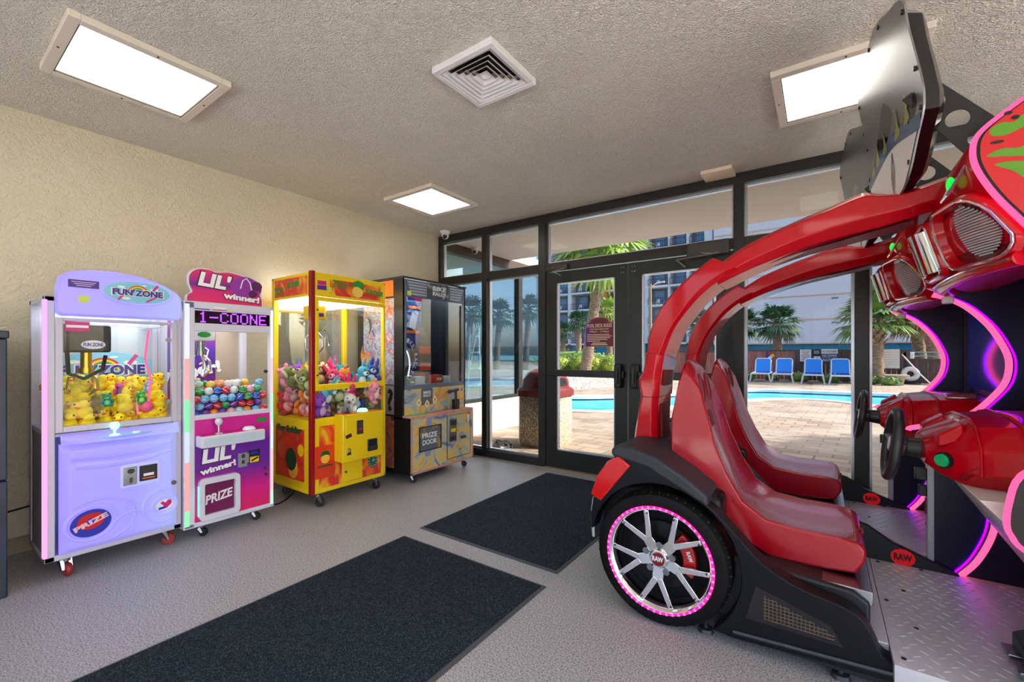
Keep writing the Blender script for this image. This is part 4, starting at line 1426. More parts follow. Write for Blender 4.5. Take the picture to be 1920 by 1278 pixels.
# header
hp = [(0.497, 1.455), (0.494, 1.53), (0.497, 1.60), (0.508, 1.655), (0.54, 1.682), (0.62, 1.702), (0.74, 1.708), (0.86, 1.692), (0.96, 1.658), (1.03, 1.615), (1.052, 1.585), (1.058, 1.53), (1.055, 1.462), (1.04, 1.444), (0.52, 1.440)]
b = B(); b.prism([(p.x, p.y) for p in [Vector(q) for q in hp]], 'x', FXf - 0.03, FXf + 0.055)
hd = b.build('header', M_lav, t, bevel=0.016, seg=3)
b = B(); b.oval(0.34, 0.155, FX(FXf + 0.055, 0.835, 1.595), 0.006); b.build('header_ring', M_lav, hd, bevel=0.003)
fun_zone_oval(FX(FXf + 0.061, 0.835, 1.595), 0.31, hd, 'header_oval')
b = B(); b.rect(0.125, 0.042, FX(FXf + 0.0555, 0.60, 1.618), 0.001); st = b.build('warning_sticker', mat('purple_sticker', (70, 24, 140), 0.4), hd)
b = B()
for k in range(3): b.rect(0.10 - 0.02 * k, 0.004, FX(FXf + 0.0568, 0.60, 1.628 - 0.010 * k), 0.0006)
b.build('lettering', mat('pale_ink', (205, 180, 225), 0.5), st)
b = B(); b.rect(0.042, 0.036, FX(FXf + 0.0555, 0.60, 1.535), 0.001); b.build('price_sticker', M_sticker, hd)
# corner led strip
b = B(); b.box(FXf - 0.034, FXf + 0.004, FY0 - 0.004, FY0 + 0.012, FZ0 + 0.03, 1.14)
b.build('led_strip', M_pinkled, t)
b = B(); b.box(FXf - 0.034, FXf + 0.004, FY0 - 0.004, FY0 + 0.012, 1.14, FZ1 - 0.02)
b.build('led_strip', M_violetled, t)
# moulded lower door
import itertools
def bulged(b, y0, y1, z0, z1, x, depth, ny, nz, fn, mi=0):
    """front skin of a moulded panel: fn(u, v) = extra depth 0..1"""
    vs, fs = [], []
    for i in range(nz + 1):
        for j in range(ny + 1):
            u, v = j / ny, i / nz
            vs.append((x + depth * fn(u, v), y0 + (y1 - y0) * u, z0 + (z1 - z0) * v))
    for i in range(nz):
        for j in range(ny):
            a = i * (ny + 1) + j
            fs.append((a, a + 1, a + ny + 2, a + ny + 1))
    m = len(vs)
    rim = [j for j in range(ny + 1)] + [i * (ny + 1) + ny for i in range(1, nz + 1)] + [nz * (ny + 1) + j for j in range(ny - 1, -1, -1)] + [i * (ny + 1) for i in range(nz - 1, 0, -1)]
    for r in rim: vs.append((x - 0.02, vs[r][1], vs[r][2]))
    q = len(rim)
    for k in range(q):
        fs.append((rim[k], m + k, m + (k + 1) % q, rim[(k + 1) % q]))
    b.add(vs, fs, mi)
def smooth01(x, a, c):
    x = max(0.0, min(1.0, (x - a) / (c - a)))
    return x * x * (3 - 2 * x)
def fzfn(u, v):
    e = smooth01(u, 0, 0.07) * smooth01(1 - u, 0, 0.07) * smooth01(v, 0, 0.05) * smooth01(1 - v, 0, 0.06)
    # groove band under the console
    g = math.exp(-((v - 0.80 - 0.05 * (2 * u - 1) ** 2) / 0.018) ** 2) * smooth01(u, 0.05, 0.12) * smooth01(1 - u, 0.05, 0.12)
    # swirls around the round openings
    s1 = math.hypot((u - 0.24) * 1.0, (v - 0.24) * 1.22)
    s2 = math.hypot((u - 0.86) * 1.0, (v - 0.27) * 1.22)
    w = 0.25 * math.exp(-((s1 - 0.235) / 0.03) ** 2) + 0.2 * math.exp(-((s1 - 0.30) / 0.02) ** 2) * (u > 0.2) + 0.25 * math.exp(-((s2 - 0.16) / 0.025) ** 2) + 0.18 * math.exp(-((s2 - 0.21) / 0.02) ** 2)
    return e * (1 - 0.16 * g + 0.3 * w * 0.6 - 0.06)
b = B(); bulged(b, 0.512, 1.042, 0.13, 0.735, FXf, 0.045, 44, 50, fzfn)
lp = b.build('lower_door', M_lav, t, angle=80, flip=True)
b = B()
def door_ring(cy, cz, ry, rz, a0, a1, roll=0):
    pts = []
    for k in range(25):
        a = R(a0 + (a1 - a0) * k / 24); c_, s_ = math.cos(R(roll)), math.sin(R(roll))
        y, z = ry * math.cos(a), rz * math.sin(a)
        pts.append((FXf + 0.041, cy + y * c_ - z * s_, cz + y * s_ + z * c_))
    b.tube(pts, 0.012, 10, abs(a1 - a0) >= 359, flat=0.8)
door_ring(0.632, 0.282, 0.105, 0.092, 0, 360, 8)
door_ring(0.66, 0.285, 0.165, 0.125, -70, 130, 0)
door_ring(0.965, 0.29, 0.062, 0.056, 0, 360, 8)
door_ring(0.955, 0.29, 0.095, 0.10, 60, 300, 0)
door_ring(0.81, 0.245, 0.075, 0.05, 20, 160, 0)
for z in (0.655, 0.60):
    b.tube([(FXf + 0.043, 0.55 + 0.02 * (z < 0.62), z), (FXf + 0.046, 0.70, z - 0.012), (FXf + 0.046, 0.85, z - 0.008), (FXf + 0.043, 1.0, z + 0.025)], 0.011, 10, flat=0.8)
b.build('moulded_ridge', M_lav, lp)
# console ledge with joystick and button
b = B()
lo, hi = [], []
N = 18
for k in range(N + 1):
    u = k / N
    y = 0.512 + 0.53 * u
    dip = 0.05 * math.sin(math.pi * u)
    lo.append((FXf + 0.048 + 0.02 * math.sin(math.pi * u), y, 0.735 - 0.0)); hi.append((FXf + 0.03, y, 0.79 - dip * 0.7 + 0.012 * (u - 0.5)))
vs = lo + hi + [(FXf - 0.01, p[1], 0.79) for p in hi]
fs = [(k, k + 1, N + 2 + k, N + 1 + k) for k in range(N)] + [(N + 1 + k, N + 2 + k, 2 * N + 3 + k, 2 * N + 2 + k) for k in range(N)]
b.add(vs, fs)
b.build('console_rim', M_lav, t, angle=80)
b = B(); b.oval(0.30, 0.07, frame('+z', (FXf + 0.018, 0.80, 0.752), 90), 0.006); cp = b.build('console_plate', M_cyan, t)
joystick(t, FXf + 0.03, 0.735, 0.757, M_mint, M_mint, 0.035)
b = B(); b.lathe([(0, 0.014), (0.018, 0.012), (0.022, 0), (0, 0)], (FXf + 0.025, 0.835, 0.757), (0, 0, 1), 16); b.build('button', M_white, t)
# coin unit
b = B(); b.rrect(0.185, 0.135, 0.012, FX(FXf + 0.040, 0.85, 0.51), 0.008); cu_ = b.build('coin_surround', M_lav2, lp, bevel=0.003)
b = B(); b.rect(0.062, 0.105, FX(FXf + 0.048, 0.80, 0.508), 0.006); cpl = b.build('coin_plate', M_steel, t, bevel=0.002)
b = B(); b.oval(0.034, 0.03, FX(FXf + 0.054, 0.803, 0.537), 0.004); b.rect(0.012, 0.03, FX(FXf + 0.054, 0.803, 0.483), 0.006); b.rect(0.003, 0.02, FX(FXf + 0.0585, 0.803, 0.537), 0.001); b.build('coin_slot', M_dkgrey, cpl)
b = B(); b.rect(0.085, 0.092, FX(FXf + 0.048, 0.885, 0.512), 0.012); bp = b.build('bill_acceptor', M_black, t, bevel=0.003)
b = B(); b.rect(0.05, 0.016, FX(FXf + 0.0605, 0.885, 0.503), 0.001); b.build('bill_slot', M_white, bp)
b = B(); b.rect(0.06, 0.006, FX(FXf + 0.0605, 0.885, 0.482), 0.001); b.build('indicator', M_orange, bp)
# prize flap
pf = FX(FXf + 0.041, 0.632, 0.282, 8)
b = B(); b.oval(0.172, 0.150, pf, 0.006); pz = b.build('prize_flap', M_blue, t, bevel=0.002)
b = B(); b.oval(0.115, 0.088, pf @ Matrix.Translation((0.0, 0.012, 0.006)), 0.001); b.build('red_ring', M_red, pz)
b = B(); b.oval(0.04, 0.034, pf @ Matrix.Translation((0.0, 0.010, 0.007)), 0.001); b.build('ring_centre', M_blue, pz)
b = B(); b.text('PRIZE', 0.15, 0.028, pf @ Matrix.Translation((0, 0.006, 0.008)) @ Matrix.Rotation(R(14), 4, 'Z'), 0.001, off=0.05); b.build('lettering', mat('pale_pink_ink', (232, 190, 205), 0.4), pz)
hf = FX(FXf + 0.043, 0.968, 0.29, 8)
b = B(); b.oval(0.088, 0.066, hf, 0.003); hz = b.build('round_badge', M_white, t)
b = B(); b.plate([(0.005, -0.024), (0.036, 0.0), (0.036, 0.02), (0.022, 0.026), (0.005, 0.012), (-0.006, 0.026), (-0.02, 0.02)], hf @ Matrix.Translation((0.0, 0, 0.003)), 0.001); b.build('heart', M_magenta, hz)
b = B(); b.rect(0.035, 0.014, hf @ Matrix.Translation((-0.016, -0.014, 0.0042)), 0.001); b.build('lettering', M_blue, hz)
b = B(); b.cyl((FXf + 0.03, 1.015, 0.418), (FXf + 0.05, 1.015, 0.418), 0.014, n=14); b.build('door_lock', M_steel, lp)
caster(t, -3.44, 0.545, FZ0, 0.036, M_redwheel, 0.2)
caster(t, -3.46, 1.0, FZ0, 0.036, M_redwheel, 1.2)
caster(t, -3.77, 0.53, FZ0, 0.036, M_redwheel, 0.6)
caster(t, -3.77, 1.0, FZ0, 0.036, M_redwheel, 0.9)

# ------------------------------------------------------------------ 2. pink prize machine with LED text
LXf, LY0, LY1, LZ0, LZ1 = -3.38, 1.078, 1.652, 0.08, 1.58
LXb = -3.87
t = lw = thing('claw_machine', 'narrow white and magenta prize machine with a dotted LED message strip', 'claw machine', (-3.6, 1.36, 0))
M_pearl = mat('pearl_plastic', (208, 205, 216), 0.3, emit=(200, 200, 225), es=0.05)
posts(t, LXb, LXf, LY0, LY1, LZ0, LZ1, 0.045, M_pearl, skip=(0, 1))
leds = [(LZ0 + 0.02, 0.20, (110, 235, 150)), (0.20, 0.52, (255, 130, 135)), (0.52, 0.72, (180, 200, 250)), (0.72, 0.93, (90, 240, 140)), (0.93, 1.20, (255, 140, 135)), (1.20, LZ1 - 0.02, (214, 212, 240))]
for (y0, y1, side) in ((LY0, LY0 + 0.065, 0), (LY1 - 0.03, LY1, 1)):
    b = B(); b.box(LXf - 0.045, LXf, y0, y1, LZ0, LZ1)
    p = b.build('corner_post', M_pearl, t, bevel=0.008)
    for (z0, z1, c) in leds:
        cc = tuple(int(0.75 * x + 62) for x in c) if side == 0 else tuple(int(0.5 * x + 125) for x in c)
        b = B(); b.box(LXf - 0.03, LXf + 0.0025, y0 + 0.006, y0 + (0.032 if side == 0 else 0.022), z0, z1)
        b.build('led_strip', emitter('led_colour', cc, 0.8), p)
b = B(); b.box(LXb, LXf, LY0, LY1, LZ1 - 0.05, LZ1); b.build('roof', M_pearl, t, bevel=0.006)
b = B(); b.box(LXb, LXf, LY0, LY1, LZ0, LZ0 + 0.03); b.build('base', M_pearl, t, bevel=0.004)
y0, y1 = LY0 + 0.06, LY1 - 0.028
for z0, z1 in ((1.52, LZ1 - 0.002), (1.385, 1.437), (0.79, 0.822)):
    b = B(); b.box(LXf - 0.05, LXf - 0.002, y0, y1, z0, z1); b.build('face_bar', M_pearl, t, bevel=0.003)
b = B(); b.box(LXf - 0.03, LXf - 0.006, y0, y1, 1.437, 1.52); 
FONT = {'1': '00100 01100 00100 00100 00100 00100 01110', '-': '00000 00000 00000 11111 00000 00000 00000', 'C': '01110 10001 10000 10000 10000 10001 01110', 'O': '01110 10001 10001 10001 10001 10001 01110',
        'N': '10001 11001 11001 10101 10011 10011 10001', 'E': '11111 10000 10000 11110 10000 10000 11111', ' ': ' '.join(['00000'] * 7)}
b2 = b; b = B()
msg = '1-COONE'
dy = (y1 - y0 - 0.05) / (len(msg) * 6 * 2 - 2)
for ci, ch in enumerate(msg):
    for ri, row in enumerate(FONT[ch].split()):
        for k, on in enumerate(row):
            for sy_ in (0, 1):
                for sz_ in (0, 1):
                    yy = y0 + 0.028 + (ci * 12 + k * 2 + sy_) * dy
                    zz = 1.513 - (ri * 2 + sz_) * 0.0053
                    if on == '1': b.rect(dy * 0.8, dy * 0.8, FX(LXf - 0.006, yy, zz), 0.0008)
                    elif (sy_ + sz_) % 2 == 0: b2.rect(dy * 0.4, dy * 0.4, FX(LXf - 0.006, yy, zz), 0.0005, 1)
ld = b2.build('led_display', [M_blackgloss, emitter('led_dim_dot', (70, 20, 130), 0.8)], t)
b.build('lit_dot', emitter('led_violet_dot', (200, 96, 255), 1.15), ld)
for (yy, w_, m) in ((y0 + 0.04, 0.10, M_blue), (y0 + 0.15, 0.085, M_magenta), (y0 + 0.212, 0.032, M_sticker)):
    b = B(); b.rect(w_, 0.036, FX(LXf - 0.002, yy, 1.546), 0.0012); b.build('sticker', m, t)
b = B(); b.rect(0.075, 0.012, FX(LXf - 0.0006, y0 + 0.15, 1.546), 0.0008); b.build('sticker_band', M_white, t)
# topper sign
sp = [(1.102, 1.585), (1.108, 1.62), (1.135, 1.645), (1.118, 1.69), (1.116, 1.75), (1.138, 1.79), (1.18, 1.812), (1.24, 1.812), (1.28, 1.80), (1.36, 1.812), (1.44, 1.80), (1.49, 1.785), (1.54, 1.778), (1.578, 1.745), (1.588, 1.70), (1.575, 1.665), (1.59, 1.63), (1.592, 1.585)]
spl = [(p.x, p.y) for p in spline([(a, c, 0) for a, c in sp], 4)]
b = B(); b.prism(spl, 'x', LXf - 0.075, LXf - 0.045); sg = b.build('sign_board', M_pearl, t, bevel=0.004)
cy, cz = 1.35, 1.69
b = B(); b.prism([(cy + (y - cy) * 0.965, cz + (z - cz) * 0.94 if z > 1.6 else z) for y, z in spl], 'x', LXf - 0.0445, LXf - 0.043)
b.build('sign_face', grad_mat('pink_purple_print', [(0, (225, 40, 110)), (0.35, (215, 35, 120)), (0.52, (110, 40, 150)), (0.7, (190, 35, 125)), (1, (232, 40, 105))], 'Z', 1.585, 1.81), sg)
def lil(par, frm, w, h, name='LIL'):
    b = B(); b.text("LIL'", w * 1.08, h * 1.14, frm, 0.001, off=0.06, shear=0.12); b.build('lettering_shadow', mat('dark_plum_ink', (66, 14, 66), 0.4), par)
    b = B(); b.text("LIL'", w, h, frm @ Matrix.Translation((0, 0, 0.0015)), 0.0015, off=0.045, shear=0.12); b.build('lettering', mat('white_ink', (246, 244, 248), 0.4), par)
def winner(par, frm, w, h):
    b = B(); b.text("winner!", w * 1.05, h * 1.25, frm, 0.001, off=0.06); b.build('lettering_shadow', mat('dark_plum_ink', (66, 14, 66), 0.4), par)
    b = B(); b.text("winner!", w, h, frm @ Matrix.Translation((0, 0, 0.0015)), 0.0015, off=0.045); b.build('lettering', mat('white_ink', (246, 244, 248), 0.4), par)
b = B(); b.oval(0.2, 0.16, FX(LXf - 0.0432, 1.47, 1.71), 0.0006); b.build('print_cloud', mat('violet_print', (150, 50, 165), 0.4), sg)
b = B(); b.oval(0.08, 0.07, FX(LXf - 0.0428, 1.545, 1.73), 0.0005); b.oval(0.06, 0.05, FX(LXf - 0.0428, 1.52, 1.67), 0.0005); b.build('print_spot', mat('plum_print', (90, 20, 90), 0.4), sg)
lil(sg, FX(LXf - 0.0424, 1.275, 1.735, -5), 0.20, 0.10)
winner(sg, FX(LXf - 0.0424, 1.445, 1.635, -4), 0.24, 0.045)
b = B(); b.tube([(LXf - 0.04, 1.435, 1.70), (LXf - 0.04, 1.45, 1.76), (LXf - 0.04, 1.475, 1.78), (LXf - 0.04, 1.50, 1.75), (LXf - 0.04, 1.51, 1.70)], 0.004, 5); b.build('print_claw', M_white, sg)
# case
b = B(); b.box(LXb, LXb + 0.01, LY0 + 0.02, LY1 - 0.02, LZ0, LZ1); bk_ = b.build('back_panel', mat('wall_coloured_back', (178, 158, 140), 0.5), t)
b = B(); b.prism([(LY0 + 0.05, 0.9), (LY0 + 0.36, 0.9), (LY0 + 0.36, 1.5), (LY0 + 0.05, 1.5)], 'x', LXb + 0.011, LXb + 0.014)
bd = b.build('backdrop_poster', grad_mat('backdrop_print', [(0, (150, 30, 110)), (0.3, (90, 30, 130)), (0.6, (90, 50, 160)), (1, (190, 30, 120))], 'Z', 0.9, 1.5), t)
b = B(); b.text("winner!", 0.44, 0.095, FX(LXb + 0.015, 1.255, 1.10, 10), 0.001, off=0.05); b.build('lettering', mat('white_ink', (246, 244, 248), 0.4), bd)
b = B(); b.oval(0.12, 0.1, FX(LXb + 0.0145, 1.21, 1.24), 0.001); b.build('print_spot', M_magenta, bd)
b = B(); b.tube([(LXb + 0.016, 1.33, 1.42), (LXb + 0.016, 1.30, 1.36), (LXb + 0.016, 1.34, 1.30), (LXb + 0.016, 1.39, 1.26), (LXb + 0.016, 1.37, 1.18), (LXb + 0.016, 1.33, 1.15)], 0.006, 5); b.tube([(LXb + 0.016, 1.36, 1.42), (LXb + 0.016, 1.37, 1.34), (LXb + 0.016, 1.43, 1.40)], 0.006, 5); b.build('print_claw', M_white, bd)
for y in (LY0 + 0.008, LY1 - 0.014):
    b = B(); b.box(LXb + 0.045, LXf - 0.045, y, y + 0.006, 0.79, LZ1 - 0.05); b.build('side_glass', M_clear, t)
    b = B(); b.box(LXb + 0.045, LXf - 0.045, y, y + 0.006, LZ0 + 0.03, 0.79); b.build('side_panel', grad_mat('side_print', [(0, (170, 26, 90)), (1, (110, 30, 110))], 'Z', 0.1, 0.79), t)
b = B(); b.box(LXb + 0.01, LXf - 0.05, LY0 + 0.02, LY1 - 0.02, 0.775, 0.792); b.build('playfield', M_white, t)
b = B(); b.box(LXf - 0.016, LXf - 0.011, y0, y1, 0.822, 1.385); b.build('door_glass', M_clear, t)
b = B(); b.cyl((LXf - 0.011, y1 - 0.03, 1.10), (LXf - 0.0, y1 - 0.03, 1.10), 0.013, n=14); b.build('door_lock', M_steel, t)
b = B(); b.box(LXb + 0.06, LXf - 0.08, LY0 + 0.06, LY1 - 0.06, 1.515, 1.527); b.build('lamp_panel', M_tube, t)
b = B()
for y in (LY0 + 0.09, LY1 - 0.09): b.box(LXb + 0.03, LXf - 0.06, y - 0.01, y + 0.01, 1.42, 1.44)
b.build('gantry_rail', M_alu, t)
claw(t, -3.56, 1.235, 1.42, M_white, M_steel, M_chrome, (0.13, 0.14, 0.10), 0.09, 0.16)
b = B(); b.oval(0.08, 0.04, FX(-3.494, 1.235, 1.365), 0.002); b.build('carriage_badge', M_green, t)
# lower body
b = B(); b.box(LXf - 0.05, LXf - 0.006, y0, y1, LZ0 + 0.03, 0.79)
lb = b.build('front_panel', grad_mat('magenta_violet_print', [(0, (226, 30, 110)), (0.22, (220, 24, 130)), (0.5, (110, 36, 150)), (0.72, (112, 34, 156)), (0.86, (205, 30, 150)), (1, (210, 36, 150))], 'Z', 0.11, 0.79), t)
b = B(); b.box(LXf - 0.0055, LXf - 0.002, y0 + 0.245, y1 - 0.004, LZ0 + 0.035, 0.60)
sd = b.build('service_door', grad_mat('door_print', [(0, (228, 30, 100)), (0.3, (220, 24, 135)), (0.62, (110, 36, 155)), (1, (104, 34, 160))], 'Z', 0.115, 0.6), t, bevel=0.001)
b = B(); b.rect(0.04, 0.065, FX(LXf - 0.002, 1.455, 0.48), 0.004) ; b.rect(0.06, 0.10, FX(LXf - 0.002, 1.432, 0.472), 0.005); c1 = b.build('coin_plate', M_alu, t)
b = B(); b.oval(0.022, 0.03, FX(LXf + 0.003, 1.435, 0.50), 0.003); b.rect(0.018, 0.025, FX(LXf + 0.003, 1.435, 0.458), 0.003); b.build('coin_slot', M_dkgrey, c1)
b = B(); b.rect(0.072, 0.092, FX(LXf - 0.002, 1.51, 0.485), 0.008); c2 = b.build('bill_acceptor', M_black, t, bevel=0.002)
b = B(); b.rect(0.06, 0.04, FX(LXf + 0.006, 1.51, 0.463), 0.001); b.build('yellow_label', M_yellow, c2)
b = B(); b.rect(0.05, 0.012, FX(LXf + 0.0072, 1.512, 0.465, 25), 0.0006); b.build('label_arrow', M_black, c2)
b = B(); b.rect(0.05, 0.02, FX(LXf + 0.006, 1.51, 0.512), 0.001); b.build('blue_label', M_blue, c2)
for (yy, zz) in ((1.585, 0.38), (1.592, 0.335)):
    b = B(); b.cyl((LXf - 0.002, yy, zz), (LXf + 0.008, yy, zz), 0.011, n=12); b.build('door_lock', M_steel, sd)
b = B(); b.rrect(0.07, 0.03, 0.012, FX(LXf - 0.006, 1.565, 0.745), 0.002); b.build('badge', M_green, t)
lil(t, FX(LXf - 0.0058, 1.285, 0.545, 2), 0.21, 0.10)
winner(t, FX(LXf - 0.0058, 1.28, 0.452, 8), 0.22, 0.044)
# shelf with controls
b = B(); b.rrect(0.40, 0.078, 0.012, FX(LXf - 0.005, 1.345, 0.65), 0.10); sh = b.build('control_shelf', M_pearl, t, bevel=0.008, seg=3)
b = B(); b.rect(0.36, 0.045, FX(LXf + 0.096, 1.345, 0.65), 0.001); b.build('shelf_inset', mat('inset_grey', (196, 212, 222), 0.3), sh)
b = B(); b.box(LXf, LXf + 0.085, 1.155, 1.535, 0.689, 0.691); b.build('shelf_top', M_magenta, sh)
joystick(t, LXf + 0.05, 1.262, 0.691, M_pearl, M_alu, 0.06)
b = B(); b.lathe([(0, 0.026), (0.03, 0.022), (0.042, 0.008), (0.042, 0), (0, 0)], (LXf + 0.045, 1.455, 0.691), (0, 0, 1), 20); b.build('button', M_white, t)
# prize door
b = B()
def ring_plate(b, w, h, r, wi, hi, ri, fr, t_, n=5):
    def pts(w, h, r):
        out = []
        for cx, cy, a0 in ((w / 2 - r, h / 2 - r, 0), (-w / 2 + r, h / 2 - r, 90), (-w / 2 + r, -h / 2 + r, 180), (w / 2 - r, -h / 2 + r, 270)):
            for k in range(n + 1):
                a = R(a0 + 90 * k / n); out.append((cx + r * math.cos(a), cy + r * math.sin(a)))
        return out
    o, i = pts(w, h, r), pts(wi, hi, ri)
    old = b.T; b.T = old @ fr
    b.rings([[(x, y, 0) for x, y in o], [(x, y, t_) for x, y in o], [(x, y, t_) for x, y in i], [(x, y, 0) for x, y in i], [(x, y, 0) for x, y in o]], True, False)
    b.T = old
ring_plate(b, 0.25, 0.285, 0.035, 0.185, 0.205, 0.008, FX(LXf - 0.006, 1.285, 0.253), 0.03)
pd = b.build('prize_door_frame', M_pearl, t, bevel=0.004)
b = B(); b.box(LXf + 0.0, LXf + 0.02, 1.156, 1.162, 0.15, 0.35); b.build('led_strip', emitter('mint_led', (120, 255, 215), 0.9), pd)
b = B(); b.rect(0.186, 0.206, FX(LXf - 0.006, 1.285, 0.253), 0.003); pdo = b.build('prize_door', mat('plum_door', (112, 18, 80), 0.35), t)
b = B(); b.text('PRIZE', 0.175, 0.06, FX(LXf - 0.003, 1.285, 0.255, 8), 0.001, off=0.03, shear=0.25); b.build('lettering', mat('white_ink', (240, 230, 240), 0.4), pdo)
for (x, y) in ((LXf - 0.05, LY0 + 0.11), (LXf - 0.06, LY1 - 0.12), (LXb + 0.06, LY0 + 0.1), (LXb + 0.06, LY1 - 0.1)):
    caster(t, x, y, LZ0, 0.028, M_black, 0.7)

# ------------------------------------------------------------------ 3. yellow crane machine
YXf, Y0_, Y1_, YZ0, YZ1 = -3.27, 1.886, 2.60, 0.115, 1.88
YXb = -3.90
t = yl = thing('claw_machine', 'tall yellow crane machine heaped with plush toys', 'claw machine', (-3.58, 2.24, 0))
for (xa, ya) in ((YXf - 0.04, Y1_ - 0.022), (YXb, Y0_), (YXb, Y1_ - 0.04)):
    b = B(); b.box(xa, xa + 0.04, ya, ya + (0.022 if ya > 2.57 and xa > -3.5 else 0.04), YZ0, YZ1); b.build('corner_post', M_yellow, t, bevel=0.004)
b = B(); b.box(YXf - 0.04, YXf + 0.004, Y0_ - 0.004, Y0_ + 0.03, YZ0, YZ1 + 0.01); b.build('red_corner_strip', mat('dark_red_strip', (150, 16, 14), 0.25), t, bevel=0.005)
b = B(); b.box(YXb, YXf, Y0_, Y1_, YZ1 - 0.02, YZ1); b.build('roof', M_yellow, t, bevel=0.003)
b = B(); b.box(YXb, YXf, Y0_, Y1_, YZ0, YZ0 + 0.025); b.build('base', M_yellow, t, bevel=0.003)
M_candy = ramp_mat('candy_print', [(0.30, (238, 200, 30)), (0.44, (236, 120, 40)), (0.56, (214, 44, 36)), (0.68, (228, 70, 60)), (0.8, (240, 190, 40))], scale=5.0, rough=0.35, distort=1.5, detail=1)
# banners
b = B(); b.box(YXf - 0.02, YXf - 0.001, Y0_ + 0.03, Y1_ - 0.02, 1.69, YZ1 - 0.005); bn = b.build('front_banner', M_yellow, t)
b = B(); b.rect(0.50, 0.13, FX(YXf - 0.001, 2.295, 1.775), 0.001); b.build('banner_print', M_candy, bn)
b = B(); b.text('TOY', 0.16, 0.065, FX(YXf + 0.0005, 2.145, 1.80, -6), 0.001, off=0.04, shear=0.2); b.build('lettering', M_green, bn); b = B(); b.text('SOLDIER', 0.19, 0.045, FX(YXf + 0.0005, 2.475, 1.775, -4), 0.001, off=0.04, shear=0.2); b.build('lettering', M_green, bn)
b = B(); b.oval(0.105, 0.10, FX(YXf + 0.0005, 2.305, 1.765), 0.001); b.build('print_disc', mat('print_gold', (246, 205, 96), 0.4), bn)
b = B(); b.plate([(-0.07, 0.0), (-0.045, 0.045), (0.0, 0.062), (0.045, 0.05), (0.06, 0.02), (0.05, -0.02), (0.0, 0.008)], FX(YXf + 0.0018, 2.31, 1.80), 0.001); b.build('print_leaf', M_green, bn)
for (yy, zz, w_, h_, m) in ((1.975, 1.80, 0.075, 0.035, M_magenta), (1.975, 1.762, 0.08, 0.035, mat('purple_sticker', (80, 40, 150), 0.4)), (2.045, 1.755, 0.03, 0.036, M_sticker)):
    b = B(); b.rect(w_, h_, FX(YXf - 0.001, yy, zz), 0.0012); b.build('sticker', m, bn)
b = B(); b.box(YXb + 0.03, YXf - 0.04, Y0_ + 0.001, Y0_ + 0.02, 1.69, YZ1 - 0.005); sb = b.build('side_banner', M_yellow, t)
b = B(); b.box(YXb + 0.06, YXf - 0.06, Y0_ - 0.0005, Y0_ + 0.001, 1.71, 1.855); b.build('banner_print', M_candy, sb)
b = B(); b.text('TOY', 0.15, 0.06, frame('-y', (YXb + 0.13, Y0_ - 0.0006, 1.76)), 0.001, off=0.04); b.build('lettering', M_green, sb); b = B(); b.text('SOLDIER', 0.2, 0.05, frame('-y', (YXb + 0.36, Y0_ - 0.0006, 1.80)), 0.001, off=0.04); b.build('lettering', M_green, sb)
# glass: front upper door, front lower window, sides
b = B()
for a in ((1.916, 1.944, 0.935, 1.685), (2.571, 2.594, 0.935, 1.685), (1.944, 2.571, 0.935, 0.985), (1.944, 2.571, 1.655, 1.685)):
    b.box(YXf - 0.025, YXf + 0.008, a[0], a[1], a[2], a[3])
df = b.build('door_frame', M_yellow, t, bevel=0.004)
b = B(); b.box(YXf - 0.012, YXf - 0.007, 1.944, 2.571, 0.985, 1.655); b.build('door_glass', M_clear, t)
for z in (1.06, 1.58): 
    b = B(); b.cyl((YXf + 0.006, 1.93, z), (YXf + 0.014, 1.93, z), 0.008, n=10); b.build('door_hinge', M_steel, df)
b = B(); b.box(YXf - 0.012, YXf - 0.007, Y0_ + 0.03, Y1_ - 0.022, 0.70, 0.935); b.build('lower_glass', M_clear, t)
b = B(); b.box(YXf - 0.03, YXf - 0.0, Y0_ + 0.03, Y1_ - 0.022, 0.685, 0.715); b.build('front_rail', M_yellow, t, bevel=0.003)
b = B(); b.box(YXb + 0.04, YXf - 0.04, Y0_ + 0.01, Y0_ + 0.015, 0.70, 1.69); b.build('side_glass', M_clear, t)
b = B(); b.box(YXb + 0.04, YXf - 0.04, Y1_ - 0.015, Y1_ - 0.01, 0.70, 1.69); sg2 = b.build('side_glass', M_clear, t)
b = B(); b.box(YXb + 0.0, YXb + 0.005, Y0_ + 0.04, Y1_ - 0.04, 0.70, 1.69); b.build('back_glass', glass('back_mirror_glass', (225, 232, 235), 0.16), t)
b = B(); b.box(YXb, YXf, Y0_ + 0.004, Y0_ + 0.03, 0.67, 0.70); b.build('side_rail', M_yellow, t)
M_flame = grad_mat('flame_print', [(0, (150, 30, 24)), (0.35, (232, 140, 40)), (0.7, (120, 90, 50)), (1, (50, 60, 50))], 'Z', 1.02, 1.42)
b = B()
b.prism([(-3.62, 1.02), (-3.60, 1.14), (-3.62, 1.22), (-3.575, 1.34), (-3.585, 1.24), (-3.55, 1.18), (-3.53, 1.27), (-3.48, 1.19), (-3.49, 1.10), (-3.44, 1.14), (-3.45, 1.04), (-3.5, 1.0)], 'y', Y1_ - 0.018, Y1_ - 0.0155)
b.prism([(-3.52, 1.58), (-3.46, 1.55), (-3.45, 1.48), (-3.50, 1.38), (-3.475, 1.48), (-3.49, 1.54)], 'y', Y1_ - 0.018, Y1_ - 0.0155)
b.build('flame_decal', M_flame, t)
b = B(); b.box(YXb + 0.02, YXf - 0.05, Y0_ + 0.03, Y1_ - 0.03, 1.675, 1.688); b.build('lamp_panel', emitter('canopy_lamp', (255, 252, 244), 4.5), t)
claw(t, -3.42, 2.0, 1.63, M_yellow, M_steel, M_chrome, (0.13, 0.13, 0.12), 0.09, 0.2)
